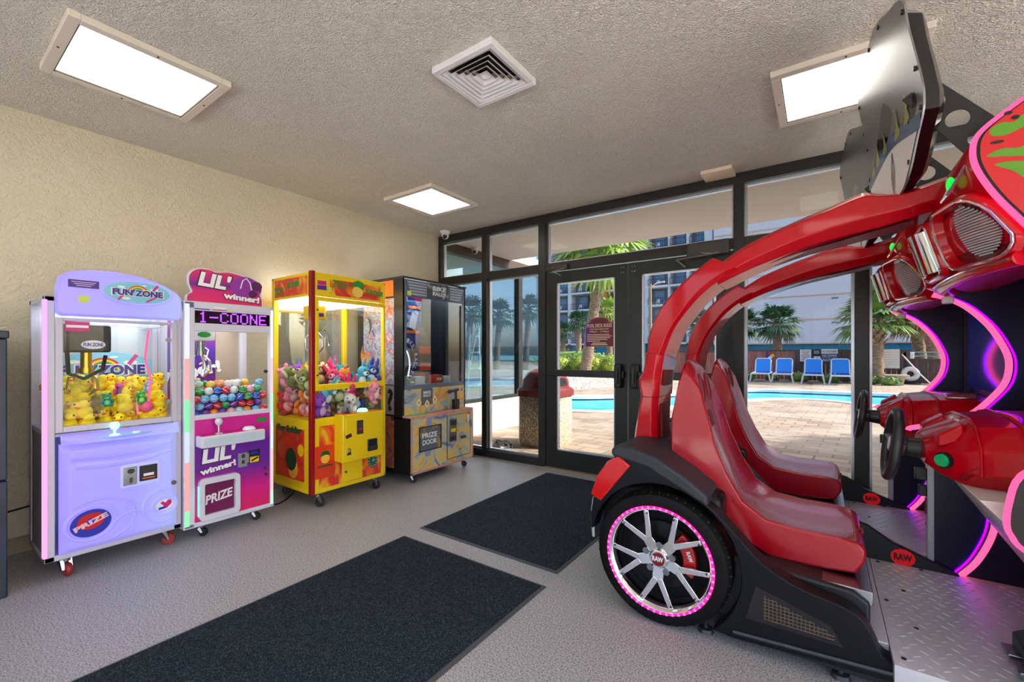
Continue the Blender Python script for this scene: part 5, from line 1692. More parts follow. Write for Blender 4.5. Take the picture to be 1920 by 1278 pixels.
b = B(); b.rect(0.06, 0.03, FX(-3.354, 2.01, 1.55), 0.001); b.build('carriage_label', M_purple, t)
b = B(); b.tube([(-3.46, 2.04, 1.42), (-3.43, 2.09, 1.44), (-3.42, 2.12, 1.38), (-3.42, 2.13, 1.30)], 0.006, 6); b.build('claw_hook', M_chrome, t)
b = B(); b.box(YXb + 0.02, YXf - 0.03, Y0_ + 0.02, Y1_ - 0.02, 0.685, 0.70); b.build('playfield', M_yellow, t)
# lower body
b = B(); b.box(YXf - 0.03, YXf - 0.001, Y0_ + 0.03, Y1_ - 0.022, YZ0 + 0.02, 0.686); fb = b.build('front_panel', M_yellow, t)
b = B(); b.rect(0.60, 0.50, FX(YXf - 0.001, 2.25, 0.40), 0.0008); b.build('front_print', M_candy, fb)
b = B(); b.box(YXb + 0.03, YXf - 0.04, Y0_ + 0.004, Y0_ + 0.02, YZ0 + 0.02, 0.67); sp_ = b.build('side_panel', M_yellow, t)
b = B(); b.box(YXb + 0.07, YXf - 0.11, Y0_ + 0.001, Y0_ + 0.004, 0.2, 0.62); b.build('side_print', ramp_mat('red_swirl_print', [(0.35, (232, 60, 30)), (0.55, (200, 34, 30)), (0.75, (236, 150, 40))], scale=3.5, rough=0.4, distort=1.0, detail=1), sp_)
b = B(); b.text('Toy Soldier', 0.40, 0.075, frame('-y', (YXb + 0.29, Y0_ + 0.0005, 0.60)), 0.001, off=0.05, shear=0.15); b.build('lettering', mat('dark_green_ink', (16, 84, 40), 0.4), sp_)
for (x, z, rx, m) in ((YXb + 0.47, 0.45, 0.09, M_yellow), (YXb + 0.47, 0.45, 0.04, M_green), (YXb + 0.47, 0.53, 0.03, M_red), (YXb + 0.32, 0.36, 0.17, mat('dark_green_disc', (14, 66, 34), 0.4)), (YXb + 0.35, 0.29, 0.15, mat('print_gold', (246, 180, 66), 0.4)), (YXb + 0.16, 0.43, 0.12, mat('print_coral', (226, 84, 50), 0.4))):
    b = B(); b.oval(rx, rx * 1.1, frame('-y', (x, Y0_ + 0.0008 - rx * 0.004 + 0.001 * (rx > 0.1), z)), 0.001); b.build('print_disc', m, sp_)
# prize door
b = B(); b.rrect(0.175, 0.26, 0.015, FX(YXf - 0.001, 2.0, 0.362), 0.006); pdf = b.build('prize_door', mat('orange_red_door', (222, 62, 30), 0.3), t, bevel=0.002)
b = B(); b.oval(0.075, 0.075, FX(YXf + 0.005, 2.0, 0.385), 0.001); b.build('print_disc', mat('print_gold', (246, 190, 66), 0.4), pdf)
b = B(); b.plate([(-0.042, 0), (-0.03, 0.034), (0, 0.046), (0.034, 0.034), (0.042, 0.004), (0, 0.012)], FX(YXf + 0.0055, 2.0, 0.405), 0.001); b.rect(0.13, 0.012, FX(YXf + 0.0055, 2.0, 0.328), 0.001); b.build('print_leaf', mat('dark_green_ink', (16, 84, 40), 0.4), pdf)
# cash box
b = B(); b.box(YXf - 0.0, YXf + 0.125, 2.08, 2.475, 0.345, 0.735); cb = b.build('cash_box', M_yellow, t, bevel=0.008)
b = B(); b.box(YXf + 0.125, YXf + 0.129, 2.105, 2.45, 0.375, 0.70); cd_ = b.build('cash_door', M_yellow, cb, bevel=0.0015)
b = B(); b.box(YXf + 0.002, YXf + 0.12, 2.09, 2.465, 0.7355, 0.738); b.build('control_top', M_candy, cb)
joystick(t, YXf + 0.06, 2.165, 0.738, M_acrylic, M_black, 0.045)
b = B(); b.lathe([(0, 0.03), (0.03, 0.026), (0.045, 0.012), (0.045, 0), (0, 0)], (YXf + 0.06, 2.31, 0.738), (0, 0, 1), 20); b.build('button', M_mint, t)
b = B(); b.rect(0.06, 0.115, FX(YXf + 0.129, 2.235, 0.62), 0.006); cp1 = b.build('coin_plate', M_dkgrey, cb, bevel=0.002)
b = B(); b.rect(0.03, 0.016, FX(YXf + 0.135, 2.235, 0.605), 0.004); b.build('coin_button', M_red, cp1)
b = B(); b.rect(0.008, 0.035, FX(YXf + 0.135, 2.228, 0.65), 0.002); b.rect(0.008, 0.035, FX(YXf + 0.135, 2.245, 0.65), 0.002); b.build('coin_slot', M_steel, cp1)
b = B(); b.rect(0.09, 0.10, FX(YXf + 0.129, 2.355, 0.455), 0.016); bl = b.build('bill_acceptor', M_black, cb, bevel=0.003)
b = B(); b.rect(0.075, 0.03, FX(YXf + 0.145, 2.358, 0.432), 0.014); b.build('bill_lip', M_dkgrey, bl, bevel=0.003)
b = B(); b.rect(0.055, 0.03, FX(YXf + 0.129, 2.13, 0.56, 15), 0.001); b.build('sticker', mat('plum_sticker', (86, 20, 60), 0.4), cb)
b = B(); b.box(YXf + 0.127, YXf + 0.137, 2.11, 2.15, 0.405, 0.43); lk = b.build('padlock', M_steel, cb, bevel=0.004)
b = B(); b.tube([(YXf + 0.132, 2.117, 0.43), (YXf + 0.132, 2.12, 0.455), (YXf + 0.132, 2.13, 0.463), (YXf + 0.132, 2.14, 0.455), (YXf + 0.132, 2.143, 0.43)], 0.004, 6); b.build('shackle', M_steel, lk)
b = B(); b.box(YXf, YXf + 0.012, 2.15, 2.345, 0.155, 0.35); cu2 = b.build('lower_hatch', M_yellow, t, bevel=0.003)
b = B(); b.cyl((YXf + 0.012, 2.18, 0.24), (YXf + 0.02, 2.18, 0.24), 0.01, n=10); b.build('door_lock', M_steel, cu2)
b = B(); b.oval(0.10, 0.125, FX(YXf + 0.0002, 2.46, 0.28), 0.002); wd = b.build('print_disc', mat('print_clock', (28, 104, 84), 0.4), fb)
b = B()
for k in range(12): b.rect(0.006, 0.010, FX(YXf + 0.0022, 2.46 + 0.04 * math.sin(R(30 * k)), 0.28 + 0.05 * math.cos(R(30 * k)), -30 * k), 0.0006)
b.rect(0.004, 0.04, FX(YXf + 0.0022, 2.465, 0.295, -20), 0.0006); b.rect(0.004, 0.03, FX(YXf + 0.0022, 2.47, 0.278, -70), 0.0006)
b.build('clock_mark', M_cream, wd)
b = B(); b.rect(0.05, 0.08, FX(YXf + 0.0002, 2.53, 0.44, -25), 0.002); b.build('print_packet', M_red, fb)
b = B(); b.rect(0.016, 0.08, FX(YXf + 0.0023, 2.53, 0.44, -25), 0.0006); b.build('print_stripe', M_white, fb)
b = B(); b.oval(0.08, 0.18, FX(YXf + 0.0002, 2.54, 0.585), 0.0015); b.build('print_swirl', mat('print_lime', (180, 196, 60), 0.4), fb)
for (x, y) in ((YXf - 0.03, Y0_ + 0.07), (YXf - 0.05, Y1_ - 0.09), (YXb + 0.06, Y0_ + 0.08), (YXb + 0.06, Y1_ - 0.08)):
    caster(t, x, y, YZ0, 0.036, M_black, 1.3)

# ------------------------------------------------------------------ 4. motorbike prize machine
BXf, BXl, BY0, BY1, BZ0, BZ1 = -3.25, -3.135, 2.785, 3.68, 0.085, 1.955
BXb = -3.95
t = bk = thing('prize_machine', 'black and grey motorbike prize machine with rusty paint base by the glass', 'prize machine', (-3.55, 3.23, 0))
M_bgrey = mat('blue_grey_paint', (98, 112, 132), 0.4, 0.2)
M_slat = mat('pale_slat', (168, 176, 196), 0.4, 0.2)
M_paint = ramp_mat('rusty_painted_print', [(0.30, (96, 110, 150)), (0.42, (170, 180, 178)), (0.52, (214, 190, 110)), (0.60, (226, 176, 84)), (0.70, (200, 128, 110)), (0.80, (180, 120, 150))], scale=4.2, rough=0.45, distort=2.0, detail=8)
M_edgepink = ramp_mat('pink_paint_edge', [(0.4, (196, 128, 138)), (0.6, (206, 160, 120))], scale=9, rough=0.45)
for y0, y1 in ((BY0, BY0 + 0.02), (BY1 - 0.02, BY1)):
    b = B(); b.prism([(BXb, 0.6), (BXf, 0.6), (BXf, BZ1), (BXb, BZ1)], 'y', y0, y1); b.build('upper_side', M_black, t)
    b = B(); b.prism([(BXb, BZ0), (BXl - 0.004, BZ0), (BXl - 0.004, 0.62), (BXb, 0.62)], 'y', y0, y1); b.build('lower_side', M_black, t)
b = B(); b.box(BXb, BXf + 0.015, BY0 - 0.004, BY1 + 0.004, BZ1, BZ1 + 0.018); b.build('roof', M_dkgrey, t, bevel=0.003)
b = B(); b.box(BXb, BXb + 0.015, BY0 + 0.02, BY1 - 0.02, BZ0, BZ1); b.build('back_panel', mat('machine_dark_back', (44, 60, 84), 0.4), t)
b = B()
for a in ((BY0 + 0.004, BY0 + 0.05, 0.885, 1.95), (BY1 - 0.04, BY1 - 0.004, 0.885, 1.95), (BY0 + 0.05, BY1 - 0.04, 0.885, 0.925), (BY0 + 0.05, BY1 - 0.04, 1.785, 1.95)):
    b.box(BXf - 0.03, BXf, a[0], a[1], a[2], a[3])
b.build('front_frame', M_bgrey, t, bevel=0.003)
b = B(); b.box(BXf - 0.012, BXf - 0.007, BY0 + 0.05, BY1 - 0.04, 0.925, 1.785); b.build('front_glass', glass('machine_front_glass', (240, 245, 248), 0.035, rise=0.12), t)
b = B(); b.box(BXf - 0.02, BXf + 0.004, BY1 - 0.075, BY1 - 0.035, 0.925, 1.76); b.build('door_strip', M_blackgloss, t)
b = B(); b.box(BXf, BXf + 0.02, BY0 + 0.005, BY0 + 0.04, 1.02, 1.10); b.build('door_latch', M_black, t, bevel=0.004)
for k in range(5):
    z = 1.925 - k * 0.028
    b = B(); b.plate([(0.02 + 0.012 * k, -0.009), (0.27, -0.009), (0.27, 0.009), (0.01 + 0.012 * k, 0.009)], FX(BXf, BY0 + 0.04, z), 0.006); b.build('header_slat', M_slat, t)
    b = B(); b.plate([(0.0, -0.009), (0.20 - 0.012 * k, -0.009), (0.21 - 0.012 * k, 0.009), (0.0, 0.009)], FX(BXf, BY1 - 0.25, z), 0.006); b.build('header_slat', M_slat, t)
plate_ = FX(BXf, 3.245, 1.875)
b = B(); b.rect(0.30, 0.15, plate_, 0.02); np_ = b.build('number_plate', mat('plate_dark', (72, 78, 86), 0.4, vary=(14, (150, 156, 166), 0.5, 0.62)), t, bevel=0.004)
def bike(par, fr, w, h, m):
    b = B(); b.text('BIKE', w, h, fr @ Matrix.Translation((0, h * 0.6, 0)), 0.0015, off=0.03); b.text('RALLY', w, h * 0.85, fr @ Matrix.Translation((0, -h * 0.6, 0)), 0.0015, off=0.03); b.build('lettering', m, par)
bike(np_, plate_ @ Matrix.Translation((0.01, -0.005, 0.02)), 0.19, 0.045, mat('plate_letter', (226, 230, 234), 0.4))
b = B(); b.rect(0.05, 0.045, FX(BXf + 0.006, BY0 + 0.075, 1.815), 0.0012); b.build('sticker', M_sticker, t)
for yy, m in ((BY0 + 0.11, mat('purple_sticker', (80, 40, 150), 0.4)), (BY0 + 0.2, M_magenta)):
    b = B(); b.rect(0.09, 0.03, FX(BXf - 0.006, yy, 1.765), 0.001); b.build('sticker', m, t)
# inside: backdrop, wheel target, lit track
b = B(); b.box(BXb + 0.016, BXb + 0.02, BY0 + 0.03, BY1 - 0.03, 0.9, 1.94); b.build('backdrop', mat('backdrop_steel_blue', (92, 112, 134), 0.3), t)
b = B(); b.box(BXf - 0.45, BXf - 0.44, BY0 + 0.06, 3.20, 0.93, 1.55); b.build('grey_target_board', mat('target_grey', (112, 120, 126), 0.4), t, bevel=0.004)
wc = (BXf - 0.40, 3.08, 1.18)
b = B(); b.lathe([(0.17, 0), (0.265, 0), (0.265, 0.02), (0.17, 0.02)], wc, (1, 0, 0), 48, 0, True); wr = b.build('target_wheel', mat('target_navy', (26, 34, 84), 0.3), t)
b = B(); b.prism([(wc[1] + r_ * math.cos(R(a)), wc[2] + r_ * math.sin(R(a))) for r_, rng_ in ((0.265, range(-34, 60, 4)), (0.50, range(56, -38, -4))) for a in rng_], 'x', wc[0] - 0.05, wc[0] - 0.03); b.build('outer_rim', mat('rim_grey', (78, 86, 96), 0.4), wr)
b = B()
for k, ch in enumerate('BIKE RALLY BIKE'):
    if ch == ' ': continue
    a = R(75 - 13 * k)
    b.text(ch, 0.035, 0.05, FX(wc[0] + 0.021, wc[1] + 0.217 * math.cos(a), wc[2] + 0.217 * math.sin(a), math.degrees(a) - 90), 0.001, off=0.02)
b.build('lettering', mat('pale_ink', (205, 205, 230), 0.4), wr)
trk = spline([(wc[0] + 0.05, 2.985, 1.50), (wc[0] + 0.05, 2.99, 1.40), (wc[0] + 0.05, 3.06, 1.33), (wc[0] + 0.05, 3.14, 1.24), (wc[0] + 0.05, 3.17, 1.12), (wc[0] + 0.05, 3.15, 1.0)], 6)
b = B(); b.tube(trk, 0.012, 6); tr_ = b.build('track_rail', M_chrome, t)
b = B()
for p in trk[::1]: b.ball(p + Vector((0.012, 0, 0)), 0.008, 6, 4)
b.build('track_light', emitter('track_dot', (240, 250, 255), 2.5), tr_)
b = B(); b.box(BXf - 0.36, BXf - 0.34, BY0 + 0.2, 3.2, 0.985, 0.998); b.build('foot_bar', M_white, t)
for k, (z, y) in enumerate(((1.27, 3.46), (1.08, 3.46), (0.97, 3.38))):
    b = B(); b.rect(0.16, 0.085, FX(BXf - 0.43, y, z), 0.03); b.build('orange_prize_card', mat('orange_card', (232, 96, 58), 0.5), t, bevel=0.003)
b = B(); b.box(BXf - 0.44, BXf - 0.42, 3.20, 3.40, 1.36, 1.80); b.build('blue_panel', mat('panel_blue', (28, 66, 132), 0.3), t)
b = B(); b.rect(0.16, 0.03, FX(BXf - 0.42, 3.3, 1.74), 0.01); b.rect(0.2, 0.03, FX(BXf - 0.42, 3.28, 1.47), 0.01); b.build('orange_bar', M_orange, t)
b = B(); b.rect(0.08, 0.2, FX(BXf - 0.42, 3.29, 1.60, -14), 0.02); b.build('grey_panel', M_slat, t)
b = B(); b.box(BXb + 0.05, BXf - 0.06, BY0 + 0.06, BY1 - 0.06, 1.93, 1.945); b.build('lamp_panel', M_tube, t)
b = B(); b.box(BXb + 0.02, BXf - 0.03, BY0 + 0.02, BY1 - 0.02, 0.88, 0.9); b.build('playfield', M_dkgrey, t)
# art panel and ledge
b = B(); b.box(BXf - 0.02, BXf - 0.001, BY0 + 0.02, BY1 - 0.02, 0.62, 0.884); ap = b.build('art_panel', M_paint, t)
b = B(); b.rrect(0.16, 0.17, 0.02, FX(BXf - 0.001, 3.10, 0.80), 0.0008); b.build('badge_print', mat('badge_grey', (88, 96, 110), 0.4), ap)
bike(ap, FX(BXf + 0.0, 3.10, 0.825), 0.10, 0.026, mat('plate_letter', (226, 230, 234), 0.4))
for yy, zz in ((2.99, 0.745), (3.10, 0.725), (3.21, 0.76)):
    b = B(); b.plate([(-0.035, 0), (0, -0.042), (0.035, 0), (0, 0.042)], FX(BXf - 0.001, yy, zz), 0.0015); dm = b.build('diamond_print', M_cream, ap)
    b = B(); b.plate([(-0.016, 0), (0, -0.02), (0.016, 0), (0, 0.02)], FX(BXf + 0.0005, yy, zz), 0.001); b.build('diamond_mark', mat('diamond_gold', (196, 140, 40), 0.4), dm)
b = B(); b.oval(0.09, 0.10, FX(BXf - 0.001, 3.455, 0.79), 0.0012); b.build('lever_disc', M_slat, ap)
b = B(); b.box(BXf - 0.01, BXl, BY0, BY1, 0.605, 0.64); led = b.build('ledge', M_edgepink, t, bevel=0.004)
b = B(); b.box(BXf + 0.01, BXl - 0.01, BY0 + 0.03, BY0 + 0.26, 0.640, 0.6415); b.build('green_top', mat('green_top_print', (92, 170, 100), 0.4), led)
b = B(); b.box(BXf + 0.01, BXl - 0.01, BY0 + 0.27, BY0 + 0.52, 0.640, 0.6415); b.build('red_top', mat('coral_top_print', (206, 92, 84), 0.4), led)
b = B(); b.box(BXl - 0.085, BXl - 0.035, 3.43, 3.50, 0.641, 0.745); lv = b.build('lever_base', M_black, t, bevel=0.004)
b = B(); b.cyl((BXl - 0.06, 3.465, 0.745), (BXl - 0.06, 3.465, 0.83), 0.014, n=10); b.tube([(BXl - 0.06, 3.36, 0.83), (BXl - 0.06, 3.50, 0.845)], 0.016, 10); b.build('lever_handle', M_dkgrey, lv)
b = B(); b.ball((BXl - 0.06, 3.37, 0.832), 0.022, 12, 8); b.build('lever_knob', M_black, lv)
b = B(); b.cyl((BXl - 0.07, 3.33, 0.641), (BXl - 0.07, 3.33, 0.655), 0.02, n=14); b.build('button', M_green, t)
# base
b = B(); b.box(BXl - 0.02, BXl, BY0 + 0.0, BY1, BZ0, 0.606); bp_ = b.build('base_front', M_paint, t, bevel=0.003)
b = B(); b.box(BXb, BXl - 0.02, BY0 + 0.02, BY1 - 0.02, BZ0, BZ0 + 0.02); b.build('base_floor', M_black, t)
b = B()
for a in ((BY0, BY0 + 0.02, BZ0, 0.606), (BY1 - 0.02, BY1, BZ0, 0.606), (BY0, BY1, BZ0, BZ0 + 0.02)):
    b.box(BXl, BXl + 0.001, a[0], a[1], a[2], a[3])
b.build('edge_print', M_edgepink, bp_)
b = B(); b.rect(0.075, 0.14, FX(BXl, 3.02, 0.535), 0.001); b.rect(0.075, 0.07, FX(BXl, 3.0, 0.265), 0.001); b.build('blue_tape', mat('tape_blue', (132, 146, 188), 0.5), bp_)
b = B(); b.rect(0.285, 0.225, FX(BXl, 3.035, 0.405), 0.0015); pr = b.build('prize_door', mat('prize_door_print', (92, 98, 106), 0.3, vary=(10, (168, 140, 80), 0.52, 0.62)), t)
b = B(); b.text('PRIZE', 0.20, 0.05, FX(BXl + 0.0015, 3.025, 0.435), 0.0012, off=0.02); b.text('DOOR', 0.19, 0.05, FX(BXl + 0.0015, 3.025, 0.37), 0.0012, off=0.02); b.build('lettering', mat('plate_letter', (226, 230, 234), 0.4), pr)
b = B(); ring_plate(b, 0.30, 0.24, 0.004, 0.28, 0.22, 0.003, FX(BXl, 3.035, 0.405), 0.006); b.build('door_rim', M_black, pr)
b = B(); b.rect(0.355, 0.44, FX(BXl, 3.45, 0.37), 0.003); cdr = b.build('coin_door', M_paint, t)
b = B(); ring_plate(b, 0.365, 0.45, 0.004, 0.355, 0.44, 0.003, FX(BXl, 3.45, 0.37), 0.004); b.build('door_rim', M_black, cdr)
b = B(); b.rect(0.11, 0.235, FX(BXl + 0.003, 3.35, 0.435), 0.006); cm = b.build('coin_mechanism', M_steel, cdr, bevel=0.002)
b = B(); b.rect(0.085, 0.05, FX(BXl + 0.009, 3.355, 0.51), 0.004); b.rect(0.035, 0.04, FX(BXl + 0.009, 3.33, 0.355), 0.004); b.rect(0.035, 0.04, FX(BXl + 0.009, 3.375, 0.355), 0.004); b.build('coin_slot', M_black, cm)
b = B(); b.rect(0.075, 0.035, FX(BXl + 0.009, 3.355, 0.435), 0.001); b.build('yellow_label', M_yellow, cm)
b = B(); b.rect(0.07, 0.03, FX(BXl + 0.003, 3.505, 0.345), 0.02); b.build('bill_lip', M_dkgrey, cdr, bevel=0.004)
b = B(); b.rect(0.03, 0.085, FX(BXl + 0.003, 3.585, 0.53), 0.012); b.build('door_handle', M_alu, cdr, bevel=0.005)
for (x, y) in ((BXl - 0.06, BY0 + 0.06), (BXl - 0.07, BY1 - 0.1), (BXb + 0.08, BY0 + 0.08), (BXb + 0.08, BY1 - 0.08)):
    caster(t, x, y, BZ0, 0.03, M_black, 0.5)

# printed collage on the near side of the motorbike machine
sd_ = BY0 - 0.0015
b = B(); b.box(BXb + 0.1, -3.385, sd_, BY0, 1.79, 1.945); b.build('orange_side_print', M_orange, t)
b = B(); b.box(BXb + 0.1, -3.375, sd_, BY0, 0.93, 1.77); b.build('collage_side_print', ramp_mat('collage_print', [(0.3, (70, 60, 120)), (0.42, (196, 190, 205)), (0.52, (120, 150, 190)), (0.6, (206, 90, 70)), (0.7, (220, 214, 220)), (0.8, (60, 50, 60))], scale=9, rough=0.4, distort=1.5, detail=2), t)
b = B(); b.box(BXb + 0.1, -3.375, sd_, BY0, 0.64, 0.92); q_ = b.build('grey_side_print', mat('side_print_grey', (150, 140, 140), 0.4), t)
b = B(); b.text('?', 0.085, 0.22, frame('-y', (-3.43, sd_, 0.78)), 0.001, off=0.03); b.build('lettering', mat('dark_ink', (40, 34, 36), 0.5), q_)
b = B(); b.box(BXb + 0.1, -3.375, sd_, BY0, 0.12, 0.62); b.build('rust_side_print', ramp_mat('rust_print', [(0.35, (70, 40, 40)), (0.5, (190, 110, 50)), (0.65, (90, 70, 120))], scale=8, rough=0.4, distort=1.5, detail=3), t)
b = B(); b.tube(spline([(-3.95, 1.72, 0.007), (-3.86, 1.76, 0.007), (-3.70, 1.73, 0.007), (-3.62, 1.80, 0.007), (-3.72, 1.95, 0.007), (-3.9, 2.1, 0.007)], 6), 0.006, 6)
tag(b.build('power_cord', M_rubber), 'black power cord on the floor between the pink and yellow machines', 'cord')
# ================================================================== red twin racing cabinet (near one built, far one copied)
M_carred = mat('car_red', (182, 0, 20), 0.4, spec=0.1, coat=0.5)
M_seatred = mat('seat_red', (168, 0, 24), 0.26, spec=0.45, coat=0.35)
M_slotred = mat('slot_dark_red', (110, 4, 18), 0.5)
M_fender = mat('fender_black', (13, 14, 17), 0.38, spec=0.25)
M_deck = mat('deck_grey', (46, 48, 53), 0.45, spec=0.4)
M_tyre = mat('tyre_rubber', (9, 9, 10), 0.6, spec=0.2)
M_navyp = mat('navy_side_panel', (10, 9, 40), 0.35)
M_pinkneon = emitter('pink_neon', (255, 74, 122), 1.5)
M_purpneon = emitter('purple_neon', (132, 0, 255), 6.0)
M_ringled = emitter('wheel_ring_led', (255, 34, 130), 1.5)
M_ringled2 = emitter('wheel_ring_led_violet', (255, 96, 205), 1.9)
M_mirrorsign = mat('sign_mirror', (150, 150, 153), 0.36, 1.0)
M_plate = mat('tread_plate', (206, 206, 214), 0.42, 0.35)
M_seatgrey = mat('footwell_grey', (206, 204, 200), 0.45)
M_wheelgrip = mat('grip_black', (34, 34, 38), 0.4)
M_greenbtn = mat('green_button', (10, 120, 80), 0.2, emit=(0, 150, 90), es=0.25)
M_greenlamp = mat('green_lamp', (20, 170, 60), 0.1, emit=(20, 220, 70), es=0.7)
M_grille = mat('grille_grey', (196, 202, 210), 0.4, 0.3)
YC = 2.475
YN, YF = 1.985, 2.965
rc = thing('racing_cabinet', 'red racing seat cabinet nearest the viewer with pink lit wheel and silver top sign', 'arcade racing cabinet', (0.0, YC, 0))
t = rc

# --- body sides, with a wheel arch cut out
WCX, WCZ, WR = -0.605, 0.30, 0.30
def fender_poly():
    top = spline([(-0.945, 0.36, 0), (-0.94, 0.47, 0), (-0.90, 0.60, 0), (-0.845, 0.70, 0), (-0.80, 0.755, 0)], 4)
    top2 = spline([(-0.80, 0.755, 0), (-0.70, 0.735, 0), (-0.597, 0.685, 0), (-0.485, 0.63, 0), (-0.369, 0.555, 0), (-0.271, 0.46, 0), (-0.219, 0.408, 0), (-0.149, 0.36, 0), (-0.05, 0.322, 0), (0.07, 0.298, 0), (0.129, 0.262, 0), (0.163, 0.195, 0), (0.19, 0.15, 0), (0.30, 0.115, 0)], 4)
    P = [(p.x, p.y) for p in top] + [(p.x, p.y) for p in top2[1:]]
    P += [(0.30, 0.085), (-0.05, 0.065), (-0.30, 0.045)]
    for k in range(19):
        a = R(-48 + k * (196 + 48 - 26) / 18)
        P.append((WCX + 0.335 * math.cos(a), WCZ + 0.335 * math.sin(a)))
    return P
FP = fender_poly()
for (ya, yb) in ((YN + 0.035, YN + 0.12), (YF - 0.12, YF - 0.035)):
    b = B(); b.prism(FP, 'y', ya, yb)
    fd = b.build('fender', M_fender, t, bevel=0.012, seg=3)
    near = ya < YC
    if near:
        # triangular recess with mesh grille
        rp = [(-0.217, 0.288), (-0.255, 0.146), (0.065, 0.150), (0.03, 0.215), (-0.157, 0.274)]
        b = B(); b.prism(rp, 'y', ya - 0.0015, ya + 0.001); b.build('recess', M_blackgloss, fd)
        b = B()
        for k in range(16):
            x = -0.185 + k * 0.0135
            zt = 0.262 - (x + 0.185) * 0.33
            b.tube([(x, ya - 0.003, 0.166), (x, ya - 0.003, zt)], 0.0022, 4)
        for k in range(7):
            z = 0.168 + k * 0.0135
            b.tube([(-0.19, ya - 0.003, z), (min(0.04, -0.185 + (0.262 - z) / 0.33), ya - 0.003, z)], 0.0022, 4)
        b.build('grille_mesh', mat('mesh_bronze', (104, 92, 82), 0.4, 0.6), fd)
        b = B(); b.tube([(0.30, ya - 0.002, 0.118), (-0.30, ya - 0.002, 0.075)], 0.008, 6); b.build('sill_trim', M_dkgrey, fd)
    else:
        pass
# deck that bridges the fenders behind the seat
b = B()
prof = [(-0.835, 0.735), (-0.84, 0.765), (-0.82, 0.785), (-0.74, 0.79), (-0.62, 0.755), (-0.50, 0.69), (-0.40, 0.62), (-0.40, 0.57), (-0.52, 0.63), (-0.66, 0.70)]
b.prism(prof, 'y', YN + 0.03, YF - 0.03)
b.build('rear_deck', M_deck, t, bevel=0.014, seg=3)
b = B(); b.box(-0.93, -0.36, YN + 0.12, YF - 0.12, 0.10, 0.60); b.build('rear_body', M_fender, t, bevel=0.03)
b = B(); b.prism([(-0.5, 0.08), (0.15, 0.08), (0.15, 0.295), (0.10, 0.33), (-0.5, 0.36)], 'y', YN + 0.12, YF - 0.12); b.build('seat_base', M_black, t, bevel=0.01)
b = B(); b.box(-0.28, 0.95, YN + 0.06, YF - 0.06, 0.045, 0.11); b.build('chassis', M_black, t)
b = B(); b.box(0.0, 0.16, YN + 0.14, YF - 0.14, 0.28, 0.335); b.build('seat_rail', M_steel, t, bevel=0.004)
# tail lamp wrapping round the corner
tl = [(-0.795, 0.738), (-0.735, 0.700), (-0.885, 0.505), (-0.938, 0.530), (-0.905, 0.625), (-0.85, 0.705)]
for (ya, yb) in ((YN + 0.027, YN + 0.13), (YF - 0.13, YF - 0.027)):
    b = B(); b.prism([(x - 0.006, z) for x, z in tl], 'y', ya, yb); b.build('tail_lamp', mat('tail_lamp_red', (206, 18, 20), 0.15, coat=0.5), t, bevel=0.006)
    b = B(); b.tube([(-0.948, (ya + yb) / 2, 0.50), (-0.955, (ya + yb) / 2, 0.42), (-0.95, (ya + yb) / 2, 0.30)], [0.008, 0.012, 0.008], 6); b.build('bumper_trim', M_chrome, t)
# levelling feet
for x, y in ((-0.42, YN + 0.10), (0.06, YN + 0.10), (-0.42, YF - 0.10), (0.06, YF - 0.10)):
    b = B(); b.cyl((x, y, 0.0), (x, y, 0.016), 0.034, 0.028, 16); b.cyl((x, y, 0.015), (x, y, 0.07), 0.01, n=8); b.build('foot', M_dkgrey, t)

